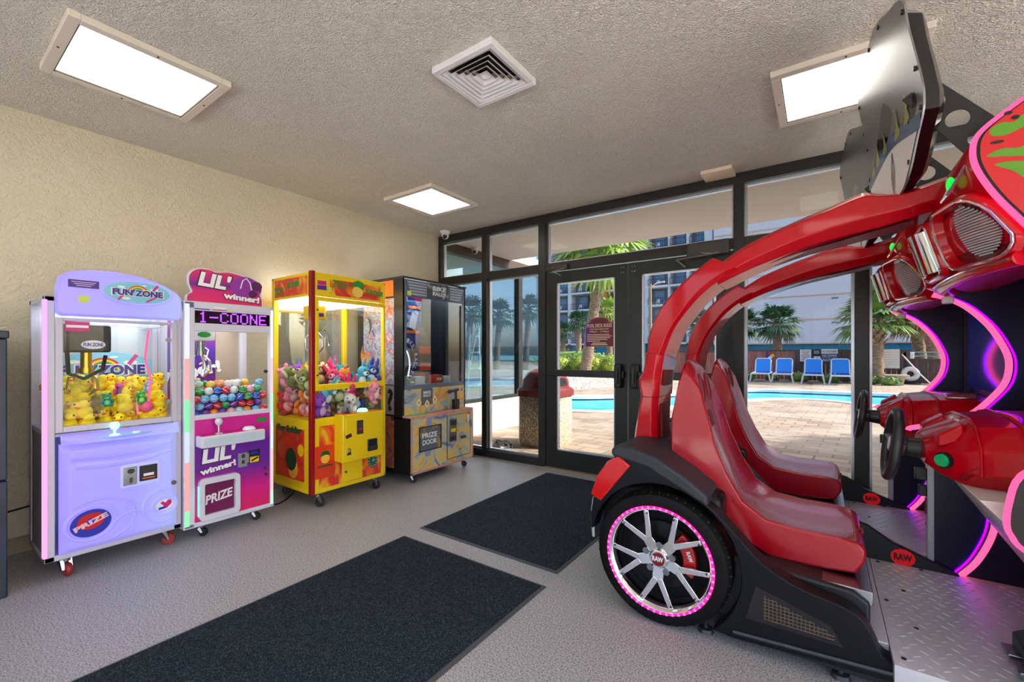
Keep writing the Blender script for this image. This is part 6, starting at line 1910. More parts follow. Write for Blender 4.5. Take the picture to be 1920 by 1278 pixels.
# --- wheels
def wheel(yface, out):
    """yface = outer side wall, out = -1 towards the viewer"""
    c = (WCX, yface, WCZ)
    ax = (0, out, 0)
    b = B()
    b.lathe([(0.232, -0.02), (0.236, 0.0), (0.262, 0.006), (0.288, -0.004), (WR, -0.03), (WR, -0.12), (0.288, -0.14), (0.24, -0.14)], c, ax, 64, 0, True)
    w = b.build('tyre', M_tyre, t)
    b = B()
    for k in range(48):
        a = 2 * math.pi * k / 48
        d = Vector((math.cos(a), 0, math.sin(a)))
        p = Vector(c) + Vector((0, -out * 0.012, 0))
        b.tube([p + d * 0.287, p + d * 0.2985 + Vector((0, -out * 0.014, 0))], 0.0035, 4)
    b.build('tread_block', M_rubber, w)
    b = B()
    b.lathe([(0.228, -0.016), (0.236, 0.004), (0.232, 0.008), (0.222, 0.002), (0.212, -0.012), (0.206, -0.05), (0.206, -0.12), (0.225, -0.12)], c, ax, 64, 0, True)
    b.build('rim', M_chrome, w)
    b = B(); b.torus(Vector(c) + Vector((0, out * 0.006, 0)), ax, 0.2345, 0.0058, 72, 8); b.build('led_ring', M_ringled, w)
    b = B()
    for k in range(54):
        a = 2 * math.pi * k / 54
        b.ball(Vector(c) + Vector((0.2345 * math.cos(a), out * 0.009, 0.2345 * math.sin(a))), 0.0062, 6, 4)
    b.build('led_dot', M_ringled2, w)
    b = B(); b.lathe([(0, -0.10), (0.205, -0.10), (0.205, -0.105), (0, -0.105)], c, ax, 40); b.build('wheel_well', M_tyre, w)
    b = B(); b.lathe([(0.03, -0.075), (0.15, -0.075), (0.15, -0.085), (0.03, -0.085)], c, ax, 40, 0, True); b.build('brake_disc', mat('disc_dark', (30, 31, 34), 0.35, 0.6), w)
    # five forked spokes
    b = B()
    def bar(p0, p1, w0, w1, y0, y1):
        p0, p1 = Vector(p0), Vector(p1)
        d = (p1 - p0).normalized(); q = Vector((-d.y, d.x))
        vs = []
        for (p, ww, yy) in ((p0, w0, y0), (p1, w1, y1)):
            for (s, dp) in ((-1, 0), (1, 0), (0.8, -0.016), (-0.8, -0.016)):
                e = p + q * (ww * s)
                vs.append((c[0] + e.x, c[1] + out * (yy + dp), c[2] + e.y))
        b.add(vs, [(0, 1, 2, 3), (7, 6, 5, 4), (0, 4, 5, 1), (1, 5, 6, 2), (2, 6, 7, 3), (3, 7, 4, 0)])
    for k in range(5):
        a = R(-93 + 72 * k)
        u = lambda an, r: (r * math.cos(an), r * math.sin(an))
        bar(u(a, 0.035), u(a, 0.108), 0.027, 0.024, -0.018, -0.010)
        for s in (-1, 1):
            bar(u(a + s * 0.085, 0.093), u(a + s * R(18), 0.216), 0.0145, 0.0115, -0.0105, -0.004)
    sp = b.build('spoke_set', M_chrome, w, bevel=0.003)
    b = B()
    for k in range(5):
        for s in (-1, 1):
            a = R(-93 + 72 * k + s * 19)
            p = Vector(c) + Vector((0.205 * math.cos(a), out * 0.0, 0.205 * math.sin(a)))
            b.cyl(p - Vector((0, out * 0.006, 0)), p + Vector((0, out * 0.002, 0)), 0.004, n=8)
    b.build('rim_screw', M_black, sp)
    b = B(); b.lathe([(0, 0.0), (0.036, -0.002), (0.042, -0.010), (0.046, -0.03), (0.0, -0.03)], c, ax, 32); hub = b.build('hub', M_chrome, w)
    b = B(); b.lathe([(0, 0.002), (0.03, 0.002), (0.03, 0.0), (0, 0.0)], c, ax, 28); b.build('hub_badge', mat('badge_dark_red', (112, 18, 26), 0.3), hub)
    if out < 0:
        b = B(); b.text('RAW', 0.05, 0.022, frame('-y', (c[0], c[1] - 0.0025, c[2] + 0.003)), 0.001, off=0.04); b.build('lettering', M_white, hub)
    b = B()
    for k in range(5):
        a = R(-93 + 36 + 72 * k)
        p = Vector(c) + Vector((0.062 * math.cos(a), -out * 0.022, 0.062 * math.sin(a)))
        b.cyl(p, p + Vector((0, out * 0.014, 0)), 0.017, 0.015, 12)
        b.cyl(p + Vector((0, out * 0.014, 0)), p + Vector((0, out * 0.018, 0)), 0.008, n=6)
    b.build('wheel_nut', M_steel, hub)
    b = B()
    arc = [R(-26 + 78 * k / 10) for k in range(11)]
    pts = [(WCX + 0.155 * math.cos(a), WCZ + 0.155 * math.sin(a)) for a in arc] + [(WCX + 0.098 * math.cos(a), WCZ + 0.098 * math.sin(a)) for a in reversed(arc)]
    b.prism(pts, 'y', yface - out * 0.040, yface - out * 0.075)
    cal = b.build('brake_caliper', mat('caliper_red', (176, 16, 26), 0.3, coat=0.5), w, bevel=0.006)
    if out < 0:
        b = B(); b.text('RAW', 0.045, 0.018, frame('-y', (WCX + 0.128, yface + 0.0395, WCZ + 0.03), -70), 0.001, off=0.03); b.build('lettering', M_white, cal)
wheel(YN + 0.012, -1)
wheel(YF - 0.012, 1)

# --- seat: lofted bucket shell
seat_side = [(-0.575, 1.205), (-0.53, 1.165), (-0.487, 1.06), (-0.452, 0.95), (-0.41, 0.80), (-0.355, 0.67), (-0.29, 0.56), (-0.20, 0.50), (-0.08, 0.485), (0.06, 0.483), (0.125, 0.472), (0.148, 0.445),
             (0.143, 0.40), (0.115, 0.345), (-0.02, 0.335), (-0.18, 0.335), (-0.33, 0.40), (-0.46, 0.50), (-0.58, 0.58), (-0.612, 0.68), (-0.622, 0.90), (-0.605, 1.08), (-0.59, 1.17)]
def seat_half(z, x):
    # half width: narrow at the head, wide at hips
    if x < -0.28 or z > 0.56:
        k = smooth01(z, 0.62, 1.2)
        return 0.245 - 0.085 * k ** 1.2
    return 0.245
rings = []
NY = 12
for j in range(NY + 1):
    s = -1 + 2 * j / NY
    ring = []
    for i, (x, z) in enumerate(seat_side):
        hw = seat_half(z, x)
        dx = dz = 0.0
        front = i <= 11
        bow = (1 - s * s)
        if i <= 7:
            k = smooth01(1.21 - z, 0.03, 0.25)
            dx = -0.035 * bow * k
            if i >= 6: dz = -0.02 * bow
        elif i <= 10:
            dz = -0.03 * bow * (1 if i < 10 else 0.4)
        if i <= 1 or i >= 21: dz -= 0.05 * abs(s) ** 3
        edge = 1.0
        ring.append((x + dx, YC + s * hw, z + dz))
    rings.append(ring)
b = B(); b.rings(rings, True, True)
seat = b.build('seat', M_seatred, t, bevel=0.012, seg=3, angle=50)
b = B()
def seat_x(z, s):
    # front skin x at height z
    for (x0, z0), (x1, z1) in zip(seat_side, seat_side[1:]):
        if z1 <= z <= z0:
            f = (z0 - z) / (z0 - z1) if z0 != z1 else 0
            x = x0 + (x1 - x0) * f
            return x - 0.035 * (1 - s * s) * smooth01(1.21 - z, 0.03, 0.25)
    return -0.4
for s0, zs in ((-0.42, (1.13, 1.08, 1.02, 0.985)), (0.42, (1.13, 1.08, 1.02, 0.985))):
    pts = []
    for k, z in enumerate(zs):
        pts.append((seat_x(z, s0) - 0.001, YC + s0 * seat_half(z, -0.5) * (1 - 0.15 * k / 3), z))
    b.tube(pts, [0.006, 0.016, 0.016, 0.006], 8, flat=0.9)
z = 0.90
b.add([(seat_x(z + dz, 0) + 0.003, YC + dy, z + dz) for dy, dz in ((-0.035, -0.04), (0.035, -0.04), (0.035, 0.04), (-0.035, 0.04))], [(0, 1, 2, 3)])
b.build('seat_slot', M_slotred, seat)
b = B(); b.cyl((0.144, YC, 0.445), (0.1515, YC, 0.445), 0.018, n=16); b.build('seat_bolt', M_slotred, seat)

# --- arch over the seat: lower thick section, then a slimmer upper section
def arch(outer, inner, hw, name, ch=0.028, m=None):
    """box section swept along a side profile, long edges chamfered"""
    O = spline([(x, z, 0) for x, z in outer], 5)
    I = spline([(x, z, 0) for x, z in inner], 5)
    n = max(len(O), len(I))
    def samp(L, f):
        q = f * (len(L) - 1); i = min(int(q), len(L) - 2)
        return L[i].lerp(L[i + 1], q - i)
    rings = []
    for k in range(n):
        o, i = samp(O, k / (n - 1)), samp(I, k / (n - 1))
        d = (i - o); dl = d.length; d = d / dl
        c = min(ch, dl * 0.3)
        o2, i2 = o + d * c * 0.6, i - d * c
        rings.append([(o.x, YC - hw + c, o.y), (o2.x, YC - hw, o2.y), (i2.x, YC - hw, i2.y), (i.x, YC - hw + c, i.y), (i.x, YC + hw - c, i.y), (i2.x, YC + hw, i2.y), (o2.x, YC + hw, o2.y), (o.x, YC + hw - c, o.y)])
    b = B(); b.rings(rings, True, True)
    return b.build(name, m or M_carred, t, bevel=0.004, angle=30)
al = arch([(-0.850, 0.690), (-0.838, 0.80), (-0.822, 0.90), (-0.800, 1.03)], [(-0.697, 0.660), (-0.715, 0.78), (-0.715, 0.90), (-0.708, 1.03)], 0.148, 'arch_foot')
am = arch([(-0.800, 1.00), (-0.814, 1.085), (-0.79, 1.14), (-0.772, 1.235)], [(-0.706, 1.00), (-0.700, 1.085), (-0.692, 1.14), (-0.678, 1.235)], 0.156, 'arch_collar')
ar = arch([(-0.768, 1.215), (-0.757, 1.33), (-0.70, 1.466), (-0.589, 1.595), (-0.455, 1.70), (-0.43, 1.703)], [(-0.680, 1.225), (-0.629, 1.357), (-0.56, 1.455), (-0.495, 1.528), (-0.414, 1.592), (-0.322, 1.64)], 0.152, 'arch_spine', 0.022)
au = arch([(-0.42, 1.67), (-0.36, 1.715), (-0.268, 1.768), (-0.108, 1.832), (0.026, 1.878), (0.142, 1.916), (0.20, 1.90), (0.262, 1.892), (0.42, 1.93)], [(-0.42, 1.575), (-0.30, 1.630), (-0.206, 1.665), (-0.062, 1.712), (0.092, 1.745), (0.213, 1.765), (0.348, 1.795), (0.46, 1.81)], 0.142, 'arch_beam', 0.045)
b = B()
prf = [(-0.20, 1.657), (-0.05, 1.704), (0.10, 1.736), (0.30, 1.776)]
vs = []
for k, (x, z) in enumerate(prf):
    w_ = (0.004, 0.05, 0.075, 0.085)[k]
    vs += [(x, YC - w_, z), (x, YC + w_, z)]
b.add(vs, [(2 * k, 2 * k + 1, 2 * k + 3, 2 * k + 2) for k in range(3)])
b.build('beam_slot', M_slotred, au)
b = B()
b.prism([(-0.712, 0.70), (-0.70, 0.70), (-0.706, 0.96), (-0.716, 0.96)], 'y', YC - 0.07, YC + 0.07)
b.build('arch_slot', M_slotred, al)
b = B(); b.prism([(-0.703, 1.06), (-0.693, 1.06), (-0.682, 1.14), (-0.694, 1.14)], 'y', YC - 0.075, YC + 0.075)
b.build('arch_slot', M_slotred, am)

# --- head with lamps and speakers
def nose(y, z):
    """how far the hood face falls back towards its two ends, more so low down"""
    q = abs(y - YC) / 0.50
    return 0.125 * min(1.0, q) ** 3 * max(0.0, min(1.0, (1.90 - z) / 0.27))
def head_ring(y, k=1.0):
    pr = [(0.455, 1.965), (0.395, 1.915), (0.366, 1.85), (0.358, 1.78), (0.358, 1.735), (0.375, 1.64), (0.405, 1.565), (0.47, 1.525), (0.66, 1.535), (0.68, 1.70), (0.66, 1.95), (0.55, 1.985)]
    cx, cz = 0.52, 1.75
    out = []
    for x, z in pr:
        x2 = x + (nose(y, z) if x < 0.5 else 0)
        out.append((cx + (x2 - cx) * k, y, cz + (z - cz) * k))
    return out
rings = [head_ring(YN - 0.022, 0.93), head_ring(YN - 0.008, 0.985)] + [head_ring(YN + 0.01 + (YF - YN - 0.02) * q / 16) for q in range(17)] + [head_ring(YF + 0.0, 0.985), head_ring(YF + 0.003, 0.93)]
b = B(); b.rings(rings, True, True)
head = b.build('speaker_hood', M_carred, t, angle=32)
M_palepink = mat('pale_pink_gloss', (240, 214, 216), 0.12, 0.9)
M_bowl = mat('bowl_red', (96, 0, 10), 0.35, spec=0.2, coat=0.8)
# the front face leans: down and back
FA, FB = Vector((0.358, 0, 1.752)), Vector((0.412, 0, 1.545))
FV = (FB - FA).normalized()
FN = Vector((FV.z, 0, -FV.x)).normalized()
if FN.x > 0: FN = -FN
FC = (FA + FB) / 2
def fpt(y, v, d=0.0):
    """point on the sloping front face: along Y, v metres down the slope from its middle, d metres proud"""
    p = Vector((FC.x, y, FC.z)) + FV * v
    sl = (nose(y + 0.01, p.z) - nose(y - 0.01, p.z)) / 0.02
    n = Vector((FN.x, sl * abs(FN.x), FN.z)).normalized()
    return p + Vector((nose(y, p.z), 0, 0)) + n * d
def opening(y0, y1, h, round_=0.045, name='lamp_surround'):
    """raised red surround with a painted highlight lip around a dark red bowl"""
    def loop(k, d):
        out = []
        w, hh = (y1 - y0) / 2 * k, h / 2 * k
        ym = (y0 + y1) / 2
        r = min(round_, w * 0.8, hh * 0.8) * k
        for cy, cv, a0 in ((w - r, hh - r, 0), (-w + r, hh - r, 90), (-w + r, -hh + r, 180), (w - r, -hh + r, 270)):
            for q in range(5):
                a = R(a0 + 90 * q / 4)
                out.append(fpt(ym + cy + r * math.cos(a), cv + r * math.sin(a), d))
        return out
    b = B(); b.rings([loop(1.06, -0.03), loop(1.06, 0.018), loop(1.0, 0.034), loop(0.90, 0.032), loop(0.86, 0.002)], True, False)
    p = b.build(name, M_carred, head, angle=30)
    b = B(); b.tube(loop(0.95, 0.034), 0.0055, 6, True); b.build('highlight_lip', M_palepink, p)  # pale pink edge painted in for the highlight on the red rim
    b = B(); lp_ = loop(0.88, 0.006); b.add(lp_ + [fpt((y0 + y1) / 2, 0, 0.006)], [(i, (i + 1) % 20, 20) for i in range(20)]); b.build('bowl', M_bowl, p)
    return p
o1 = opening(YN + 0.005, YN + 0.295, 0.225, 0.07, 'speaker_surround')
o2 = opening(YN + 0.345, YN + 0.635, 0.215, 0.03, 'lamp_surround')
o3 = opening(YN + 0.685, YN + 0.965, 0.225, 0.07, 'speaker_surround')
def grille(yc, r, par):
    b = B()
    n = 20
    for k in range(n):
        q = -1 + 2 * (k + 0.5) / n
        hw = r * math.sqrt(max(0.0, 1 - q * q))
        b.tube([fpt(yc - hw * 0.8, q * r, 0.014), fpt(yc, q * r, 0.014), fpt(yc + hw * 0.8, q * r, 0.014)], 0.0034, 5)
    b.build('speaker_grille', M_grille, par)
grille(YN + 0.115, 0.088, o1); grille(YN + 0.795, 0.088, o3)
b = B(); b.cyl(fpt(YC - 0.035, -0.085, 0.012), fpt(YC - 0.035, 0.085, 0.012), 0.062, n=28); b.build('headlamp', M_chrome, o2)
for y in (YN + 0.12,):
    b = B(); b.ball((0.362, y - 0.01, 1.815), (0.012, 0.020, 0.024), 12, 8); b.build('green_lamp', M_greenlamp, head)
    b = B(); b.tube([(0.385, y - 0.085, 1.85), (0.352, y - 0.03, 1.775), (0.350, y + 0.04, 1.77), (0.385, y + 0.09, 1.86)], 0.006, 6); b.build('highlight_lip', M_palepink, head)
ch_ = [YN + 0.02 + (YF - YN - 0.04) * q / 14 for q in range(15)]
b = B(); b.tube([(0.435 + nose(y, 1.60) * 0.7, y, 1.530) for y in ch_], 0.030, 12, flat=0.8); b.build('chin', M_carred, head)
b = B(); b.tube([(0.405 + nose(y, 1.60) * 0.7, y, 1.528) for y in ch_], 0.0045, 6); b.build('chin_trim', M_palepink, head)
b = B(); b.box(0.47, 0.51, YF - 0.10, YF - 0.06, 1.470, 1.505); b.build('small_camera', M_white, head, bevel=0.008)

# --- side plates with pink neon along the front edge
def side_curve(near):
    if near:
        pts = [(0.62, 2.02), (0.53, 2.015), (0.46, 1.97), (0.405, 1.92), (0.392, 1.87), (0.402, 1.81), (0.44, 1.725), (0.494, 1.637), (0.60, 1.47), (0.685, 1.31), (0.705, 1.19), (0.665, 1.05), (0.58, 0.94), (0.494, 0.865), (0.470, 0.78), (0.465, 0.713), (0.475, 0.68), (0.50, 0.645), (0.60, 0.58), (0.66, 0.47), (0.64, 0.34), (0.575, 0.19), (0.55, 0.135)]
    else:
        pts = [(0.45, 1.525), (0.50, 1.505), (0.57, 1.455), (0.645, 1.36), (0.695, 1.25), (0.707, 1.18), (0.695, 1.10), (0.655, 1.03), (0.60, 0.96), (0.546, 0.918), (0.47, 0.885), (0.40, 0.866), (0.36, 0.845), (0.42, 0.78), (0.58, 0.64), (0.652, 0.53), (0.661, 0.45), (0.645, 0.36), (0.60, 0.245), (0.54, 0.155)]
    return [(p.x, p.y) for p in spline([(x, z, 0) for x, z in pts], 4)]
cn, cf = side_curve(True), side_curve(False)
b = B(); b.prism(cn + [(1.02, 0.12), (1.05, 1.2), (0.98, 2.0)], 'y', YN - 0.03, YN - 0.012)
spn = b.build('side_plate', mat('near_plate_dark', (26, 18, 16), 0.3, spec=0.3), t)
cup = [p for p in cf if p[1] > 0.84]
b = B(); b.prism(cup + [(0.455, 0.80), (0.455, 0.125), (1.02, 0.125), (1.05, 1.2), (0.98, 1.95), (0.45, 1.95)], 'y', YF + 0.004, YF + 0.024)
spf = b.build('side_plate', M_navyp, t)
b = B(); b.tube([(x, YN - 0.021, z) for x, z in cn], 0.0105, 8); b.build('neon_tube', M_pinkneon, spn)
clow = [p for p in cf if p[1] < 0.60]
b = B(); b.tube([(x, YF + 0.006, z) for x, z in cup], 0.0125, 8); b.build('neon_tube', M_pinkneon, spf)
b = B(); b.tube([(x, YF - 0.004, z) for x, z in clow], 0.0125, 8); b.build('neon_tube', M_pinkneon, spf)
b = B(); b.tube([(x + 0.020, YF - 0.001, z - 0.002) for x, z in cup if z > 0.87], 0.0035, 6); b.build('violet_neon', M_purpneon, spf)
b = B(); b.tube([(x - 0.024, YF - 0.001, z + 0.004) for x, z in clow], 0.0035, 6); b.build('violet_neon', M_purpneon, spf)
# printed near plate: splash artwork with lettering-free shapes
fy = YN - 0.0305
b = B(); b.prism([(x + 0.012, z) for x, z in cn if z > 1.62] + [(0.72, 1.62), (0.80, 1.80), (0.76, 2.0)], 'y', fy - 0.0005, fy)
art = b.build('art_print', mat('art_red', (196, 18, 26), 0.35, vary=(5, (150, 40, 24), 0.55, 0.75)), spn)
M_artgreen = mat('art_green', (84, 142, 24), 0.4)
rng = random.Random(5)
def splat(b, pts, k=6):
    b.prism([(p.x, p.y) for p in spline([(x, z, 0) for x, z in pts], k, True)], 'y', fy - 0.0012, fy - 0.0005)
b = B()
splat(b, [(0.425, 1.925), (0.45, 1.94), (0.475, 1.935), (0.50, 1.955), (0.56, 1.97), (0.60, 1.93), (0.54, 1.91), (0.50, 1.915), (0.46, 1.90), (0.43, 1.905)])
splat(b, [(0.418, 1.845), (0.45, 1.86), (0.49, 1.855), (0.54, 1.88), (0.62, 1.87), (0.64, 1.82), (0.56, 1.80), (0.50, 1.825), (0.455, 1.835)])
splat(b, [(0.435, 1.815), (0.48, 1.815), (0.53, 1.795), (0.55, 1.73), (0.52, 1.70), (0.505, 1.745), (0.475, 1.785)])
splat(b, [(0.56, 1.78), (0.62, 1.79), (0.66, 1.72), (0.6, 1.68), (0.565, 1.72)])
b.build('green_splash', M_artgreen, art)
b = B()
for (x, z, w_, h_) in ((0.463, 1.965, 0.018, 0.012), (0.478, 1.948, 0.018, 0.012), (0.44, 1.883, 0.03, 0.010)):
    splat(b, [(x + w_ / 2 * math.cos(R(45 * k)), z + h_ / 2 * math.sin(R(45 * k))) for k in range(8)], 3)
b.build('ink_spot', M_blackgloss, art)

# --- screen, dash, steering
b = B(); b.box(0.82, 0.88, YN + 0.03, YF - 0.005, 0.98, 1.55); scn = b.build('screen_housing', M_black, t, bevel=0.01)
b = B(); b.box(0.812, 0.82, YN + 0.08, YF - 0.06, 1.02, 1.51); b.build('screen', mat('screen_dark_blue', (10, 14, 60), 0.1, emit=(8, 14, 90), es=0.25), scn)
for ya in (YF - 0.055, YN + 0.03):
    b = B(); b.box(0.80, 0.83, ya, ya + 0.045, 0.95, 1.56); b.build('screen_bezel', mat('bezel_plum', (52, 36, 58), 0.4), scn)
b = B(); b.prism([(0.60, 1.55), (1.0, 1.55), (1.0, 1.60), (0.62, 1.60)], 'y', YN, YF - 0.002); b.box(0.93, 1.0, YN, YF - 0.002, 0.12, 1.57); b.build('cabinet_back', M_black, t)
def dash_ring(x, hw, z0, z1, nose=0.5):
    c = 0.32 * (z1 - z0)
    zz = z1 - z0
    pts = [(-hw, z0 + zz * 0.25), (-hw * 0.97, z0 + zz * 0.62), (-hw * 0.72, z1 - zz * 0.08), (-hw * 0.35, z1), (hw * 0.35, z1), (hw * 0.72, z1 - zz * 0.08), (hw * 0.97, z0 + zz * 0.62), (hw, z0 + zz * 0.25), (hw * 0.8, z0), (-hw * 0.8, z0)]
    return [(x, YC + y, z) for y, z in pts]
b = B()
b.rings([dash_ring(0.335, 0.13, 0.80, 0.895), dash_ring(0.37, 0.20, 0.775, 0.925), dash_ring(0.42, 0.265, 0.755, 0.955), dash_ring(0.455, 0.30, 0.75, 0.985), dash_ring(0.56, 0.36, 0.765, 1.0), dash_ring(0.70, 0.42, 0.78, 1.005), dash_ring(0.84, 0.455, 0.80, 0.985)], True, True)
dash = b.build('dashboard', M_carred, t, bevel=0.006, angle=25)
b = B()
for xx, hw, z0, z1 in ((0.56, 0.362, 0.763, 1.003), (0.455, 0.302, 0.748, 0.988)):
    rg = dash_ring(xx, hw, z0, z1)
    b.tube([rg[k] for k in range(8)], 0.005, 6)
b.build('dash_rib', M_carred, dash)
for s in (-1, 1):
    b = B()
    b.rings([[(0.36, YC + s * 0.15 + dy, 0.90 + dz) for dy, dz in ((-0.05, -0.02), (0.05, -0.02), (0.035, 0.025), (-0.035, 0.025))],
             [(0.43, YC + s * 0.15 + dy, 0.945 + dz) for dy, dz in ((-0.055, -0.03), (0.055, -0.03), (0.04, 0.03), (-0.04, 0.03))]])
    b.build('gauge_hood', M_carred, dash, bevel=0.008)
for s in (-1, 1):
    b = B()
    b.rings([[(0.4405, YC + s * 0.05 + dy, 0.962 + dz) for dy, dz in ((-0.03, -0.018), (0.03, -0.018), (0.022, 0.014), (-0.022, 0.014))],
             [(0.434, YC + s * 0.05 + dy, 0.962 + dz) for dy, dz in ((-0.03, -0.018), (0.03, -0.018), (0.022, 0.014), (-0.022, 0.014))]])
    b.build('gauge_face', M_cream, dash)
b = B(); b.rings([[(0.60, YC - 0.16 + dy, 1.0 + dz) for dy, dz in ((-0.045, -0.01), (0.045, -0.01), (0.03, 0.012), (-0.03, 0.012))], [(0.72, YC - 0.18 + dy, 1.003 + dz) for dy, dz in ((-0.05, -0.01), (0.05, -0.01), (0.03, 0.018), (-0.03, 0.018))]]); b.build('bonnet_scoop', M_palepink, dash, bevel=0.006)
for s in (-1, 1):
    b = B(); d = Vector((-0.8, s * 0.6, 0.0)).normalized(); p = Vector((0.378, YC + s * 0.208, 0.835)); b.cyl(p - d * 0.03, p + d * 0.012, 0.033, 0.030, 20); b.build('button_bezel', M_black, dash)
    b = B(); b.cyl(p + d * 0.010, p + d * 0.022, 0.025, 0.021, 20); b.build('start_button', M_greenbtn, dash)
    b = B(); p = Vector((0.425, YC + s * 0.272, 0.80)); b.tube([p + Vector((-0.02, s * -0.012, -0.02)), p + Vector((0.03, s * 0.018, 0.035))], 0.017, 8, flat=0.5); b.build('side_lamp', M_acrylic, dash)
# steering wheel
sc_ = Vector((0.248, YC, 0.848)); sax = Vector((-1, 0, 0.13)).normalized()
b = B(); b.torus(sc_, sax, 0.140, 0.0185, 48, 12); stw = b.build('steering_wheel', M_wheelgrip, t)
b = B()
su = Vector((0, 1, 0)); sv = sax.cross(su).normalized()
if sv.z < 0: sv = -sv
for a in (R(8), R(172), R(270)):
    d = su * math.cos(a) + sv * math.sin(a)
    b.tube([sc_ - sax * 0.02 + d * 0.02, sc_ - sax * 0.012 + d * 0.08, sc_ + d * 0.135], [0.028, 0.022, 0.018], 8, flat=0.45)
b.build('spoke_set', mat('spoke_grey', (120, 122, 130), 0.35, 0.4), stw)
b = B(); b.lathe([(0, 0.012), (0.034, 0.008), (0.042, -0.006), (0.042, -0.04), (0.03, -0.05), (0.0, -0.05)], sc_, sax, 24); hb = b.build('hub', M_wheelgrip, stw)
b = B(); b.lathe([(0, 0.0135), (0.028, 0.0115), (0.028, 0.009), (0, 0.009)], sc_, sax, 20); b.build('hub_badge', M_grille, hb)
b = B(); b.cyl(sc_ - sax * 0.045, (0.36, YC, 0.838), 0.038, 0.045, 20); b.build('steering_column', M_black, t)

# --- footwell, coin console, pedals, tread plate
b = B(); b.prism([(0.42, 0.755), (0.47, 0.70), (0.78, 0.24), (0.82, 0.24), (0.82, 0.30), (0.52, 0.76)], 'y', YN + 0.06, YF - 0.002); b.build('kick_panel', M_seatgrey, t, bevel=0.003)
b = B()
b.prism([(0.43, 0.125), (0.43, 0.76), (0.4545, 0.76), (0.4545, 0.125)], 'y', YF - 0.006, YF + 0.05)
con = b.build('coin_console', mat('console_grey', (186, 188, 192), 0.4, 0.1), t, bevel=0.003)
b = B(); b.box(0.385, 0.43, YF + 0.005, YF + 0.038, 0.60, 0.66); b.build('coin_chute', M_black, con, bevel=0.004)
b = B(); b.box(0.40, 0.43, YF + 0.005, YF + 0.038, 0.52, 0.575); b.build('coin_chute', M_black, con, bevel=0.004)
b = B(); b.box(0.424, 0.43, YF + 0.012, YF + 0.03, 0.43, 0.51); b.build('coin_slot', M_blackgloss, con)
b = B()
for z in (0.72, 0.69, 0.38, 0.22): b.cyl((0.426, YF + 0.025, z), (0.43, YF + 0.025, z), 0.006, n=8)
b.build('screw', M_steel, con)
b = B(); b.prism([(0.56, 0.17), (0.74, 0.17), (0.74, 0.30), (0.67, 0.36), (0.64, 0.36), (0.60, 0.26), (0.56, 0.235)], 'y', YN + 0.10, YN + 0.34); ped = b.build('pedal_box', M_black, t, bevel=0.004)
b = B(); b.add([(0.598, YN + 0.15, 0.262), (0.598, YN + 0.30, 0.262), (0.638, YN + 0.30, 0.357), (0.638, YN + 0.15, 0.357), ], [(0, 1, 2, 3)]); b.build('warning_label', mat('yellow_label', (236, 220, 60), 0.4), ped)
b = B(); b.box(0.525, 0.60, YN + 0.12, YN + 0.20, 0.185, 0.20); b.build('pedal', M_steel, ped, bevel=0.003)
b = B(); b.box(0.525, 0.60, YN + 0.23, YN + 0.31, 0.185, 0.20); b.build('pedal', M_steel, ped, bevel=0.003)
b = B(); b.box(0.555, 0.94, YN - 0.008, YN + 0.06, 0.12, 0.62); b.build('base_plate', mat('base_grey', (164, 168, 176), 0.35, 0.5), t, bevel=0.004)

PZ = 0.168
b = B(); b.box(0.205, 0.92, YN - 0.005, YF - 0.002, 0.10, PZ); 
px_, py_ = 0.047, 0.040
nx, ny = int(0.70 / px_), int(0.96 / py_)
for i in range(nx):
    for j in range(ny):
        cx = 0.228 + i * px_ + (0.5 * px_ if j % 2 else 0); cy = YN + 0.012 + j * py_
        if cx > 0.90: continue
        a = R(38 if (i + j) % 2 else -38) if True else 0
        ca, sa = math.cos(a), math.sin(a)
        L, W, H = 0.016, 0.0042, 0.0026
        def q(u, v, h): return (cx + u * ca - v * sa, cy + u * sa + v * ca, PZ + h)
        b.add([q(-L, 0, 0), q(-L * 0.4, -W, 0), q(L * 0.4, -W, 0), q(L, 0, 0), q(L * 0.4, W, 0), q(-L * 0.4, W, 0), q(-L * 0.45, 0, H), q(L * 0.45, 0, H)],
              [(0, 1, 6), (1, 2, 7, 6), (2, 3, 7), (3, 4, 7), (4, 5, 6, 7), (5, 0, 6)])
pl = b.build('tread_plate', M_plate, t, angle=15)
b = B(); b.box(0.155, 0.203, YN + 0.12, YF - 0.002, 0.10, PZ + 0.001); b.build('front_lip', M_plate, t, bevel=0.003)

b = B()
for (x, y) in ((0.235, YN + 0.05), (0.235, YF - 0.06), (0.30, YN + 0.30), (0.23, YC), (0.40, YF - 0.05), (0.30, YF - 0.35)):
    b.cyl((x, y, PZ), (x, y, PZ + 0.003), 0.008, n=10)
b.build('plate_screw', M_black, pl)
b = B(); b.prism([(0.12, 0.11), (0.12, 0.36), (0.20, 0.335), (0.30, 0.27), (0.54, 0.175), (0.54, 0.11)], 'y', YF - 0.03, YF + 0.003); dv = b.build('divider', M_black, t, bevel=0.006)
b = B(); b.oval(0.095, 0.085, frame('-y', (0.335, YF - 0.0305, 0.205)), 0.001, n=14); lg = b.build('round_badge', mat('badge_red', (200, 16, 30), 0.4, emit=(220, 10, 20), es=0.2), dv)
b = B(); b.text('RAW', 0.07, 0.034, frame('-y', (0.335, YF - 0.0317, 0.207)), 0.001, off=0.05); b.build('lettering', mat('dark_red_ink', (84, 4, 12), 0.5), lg)

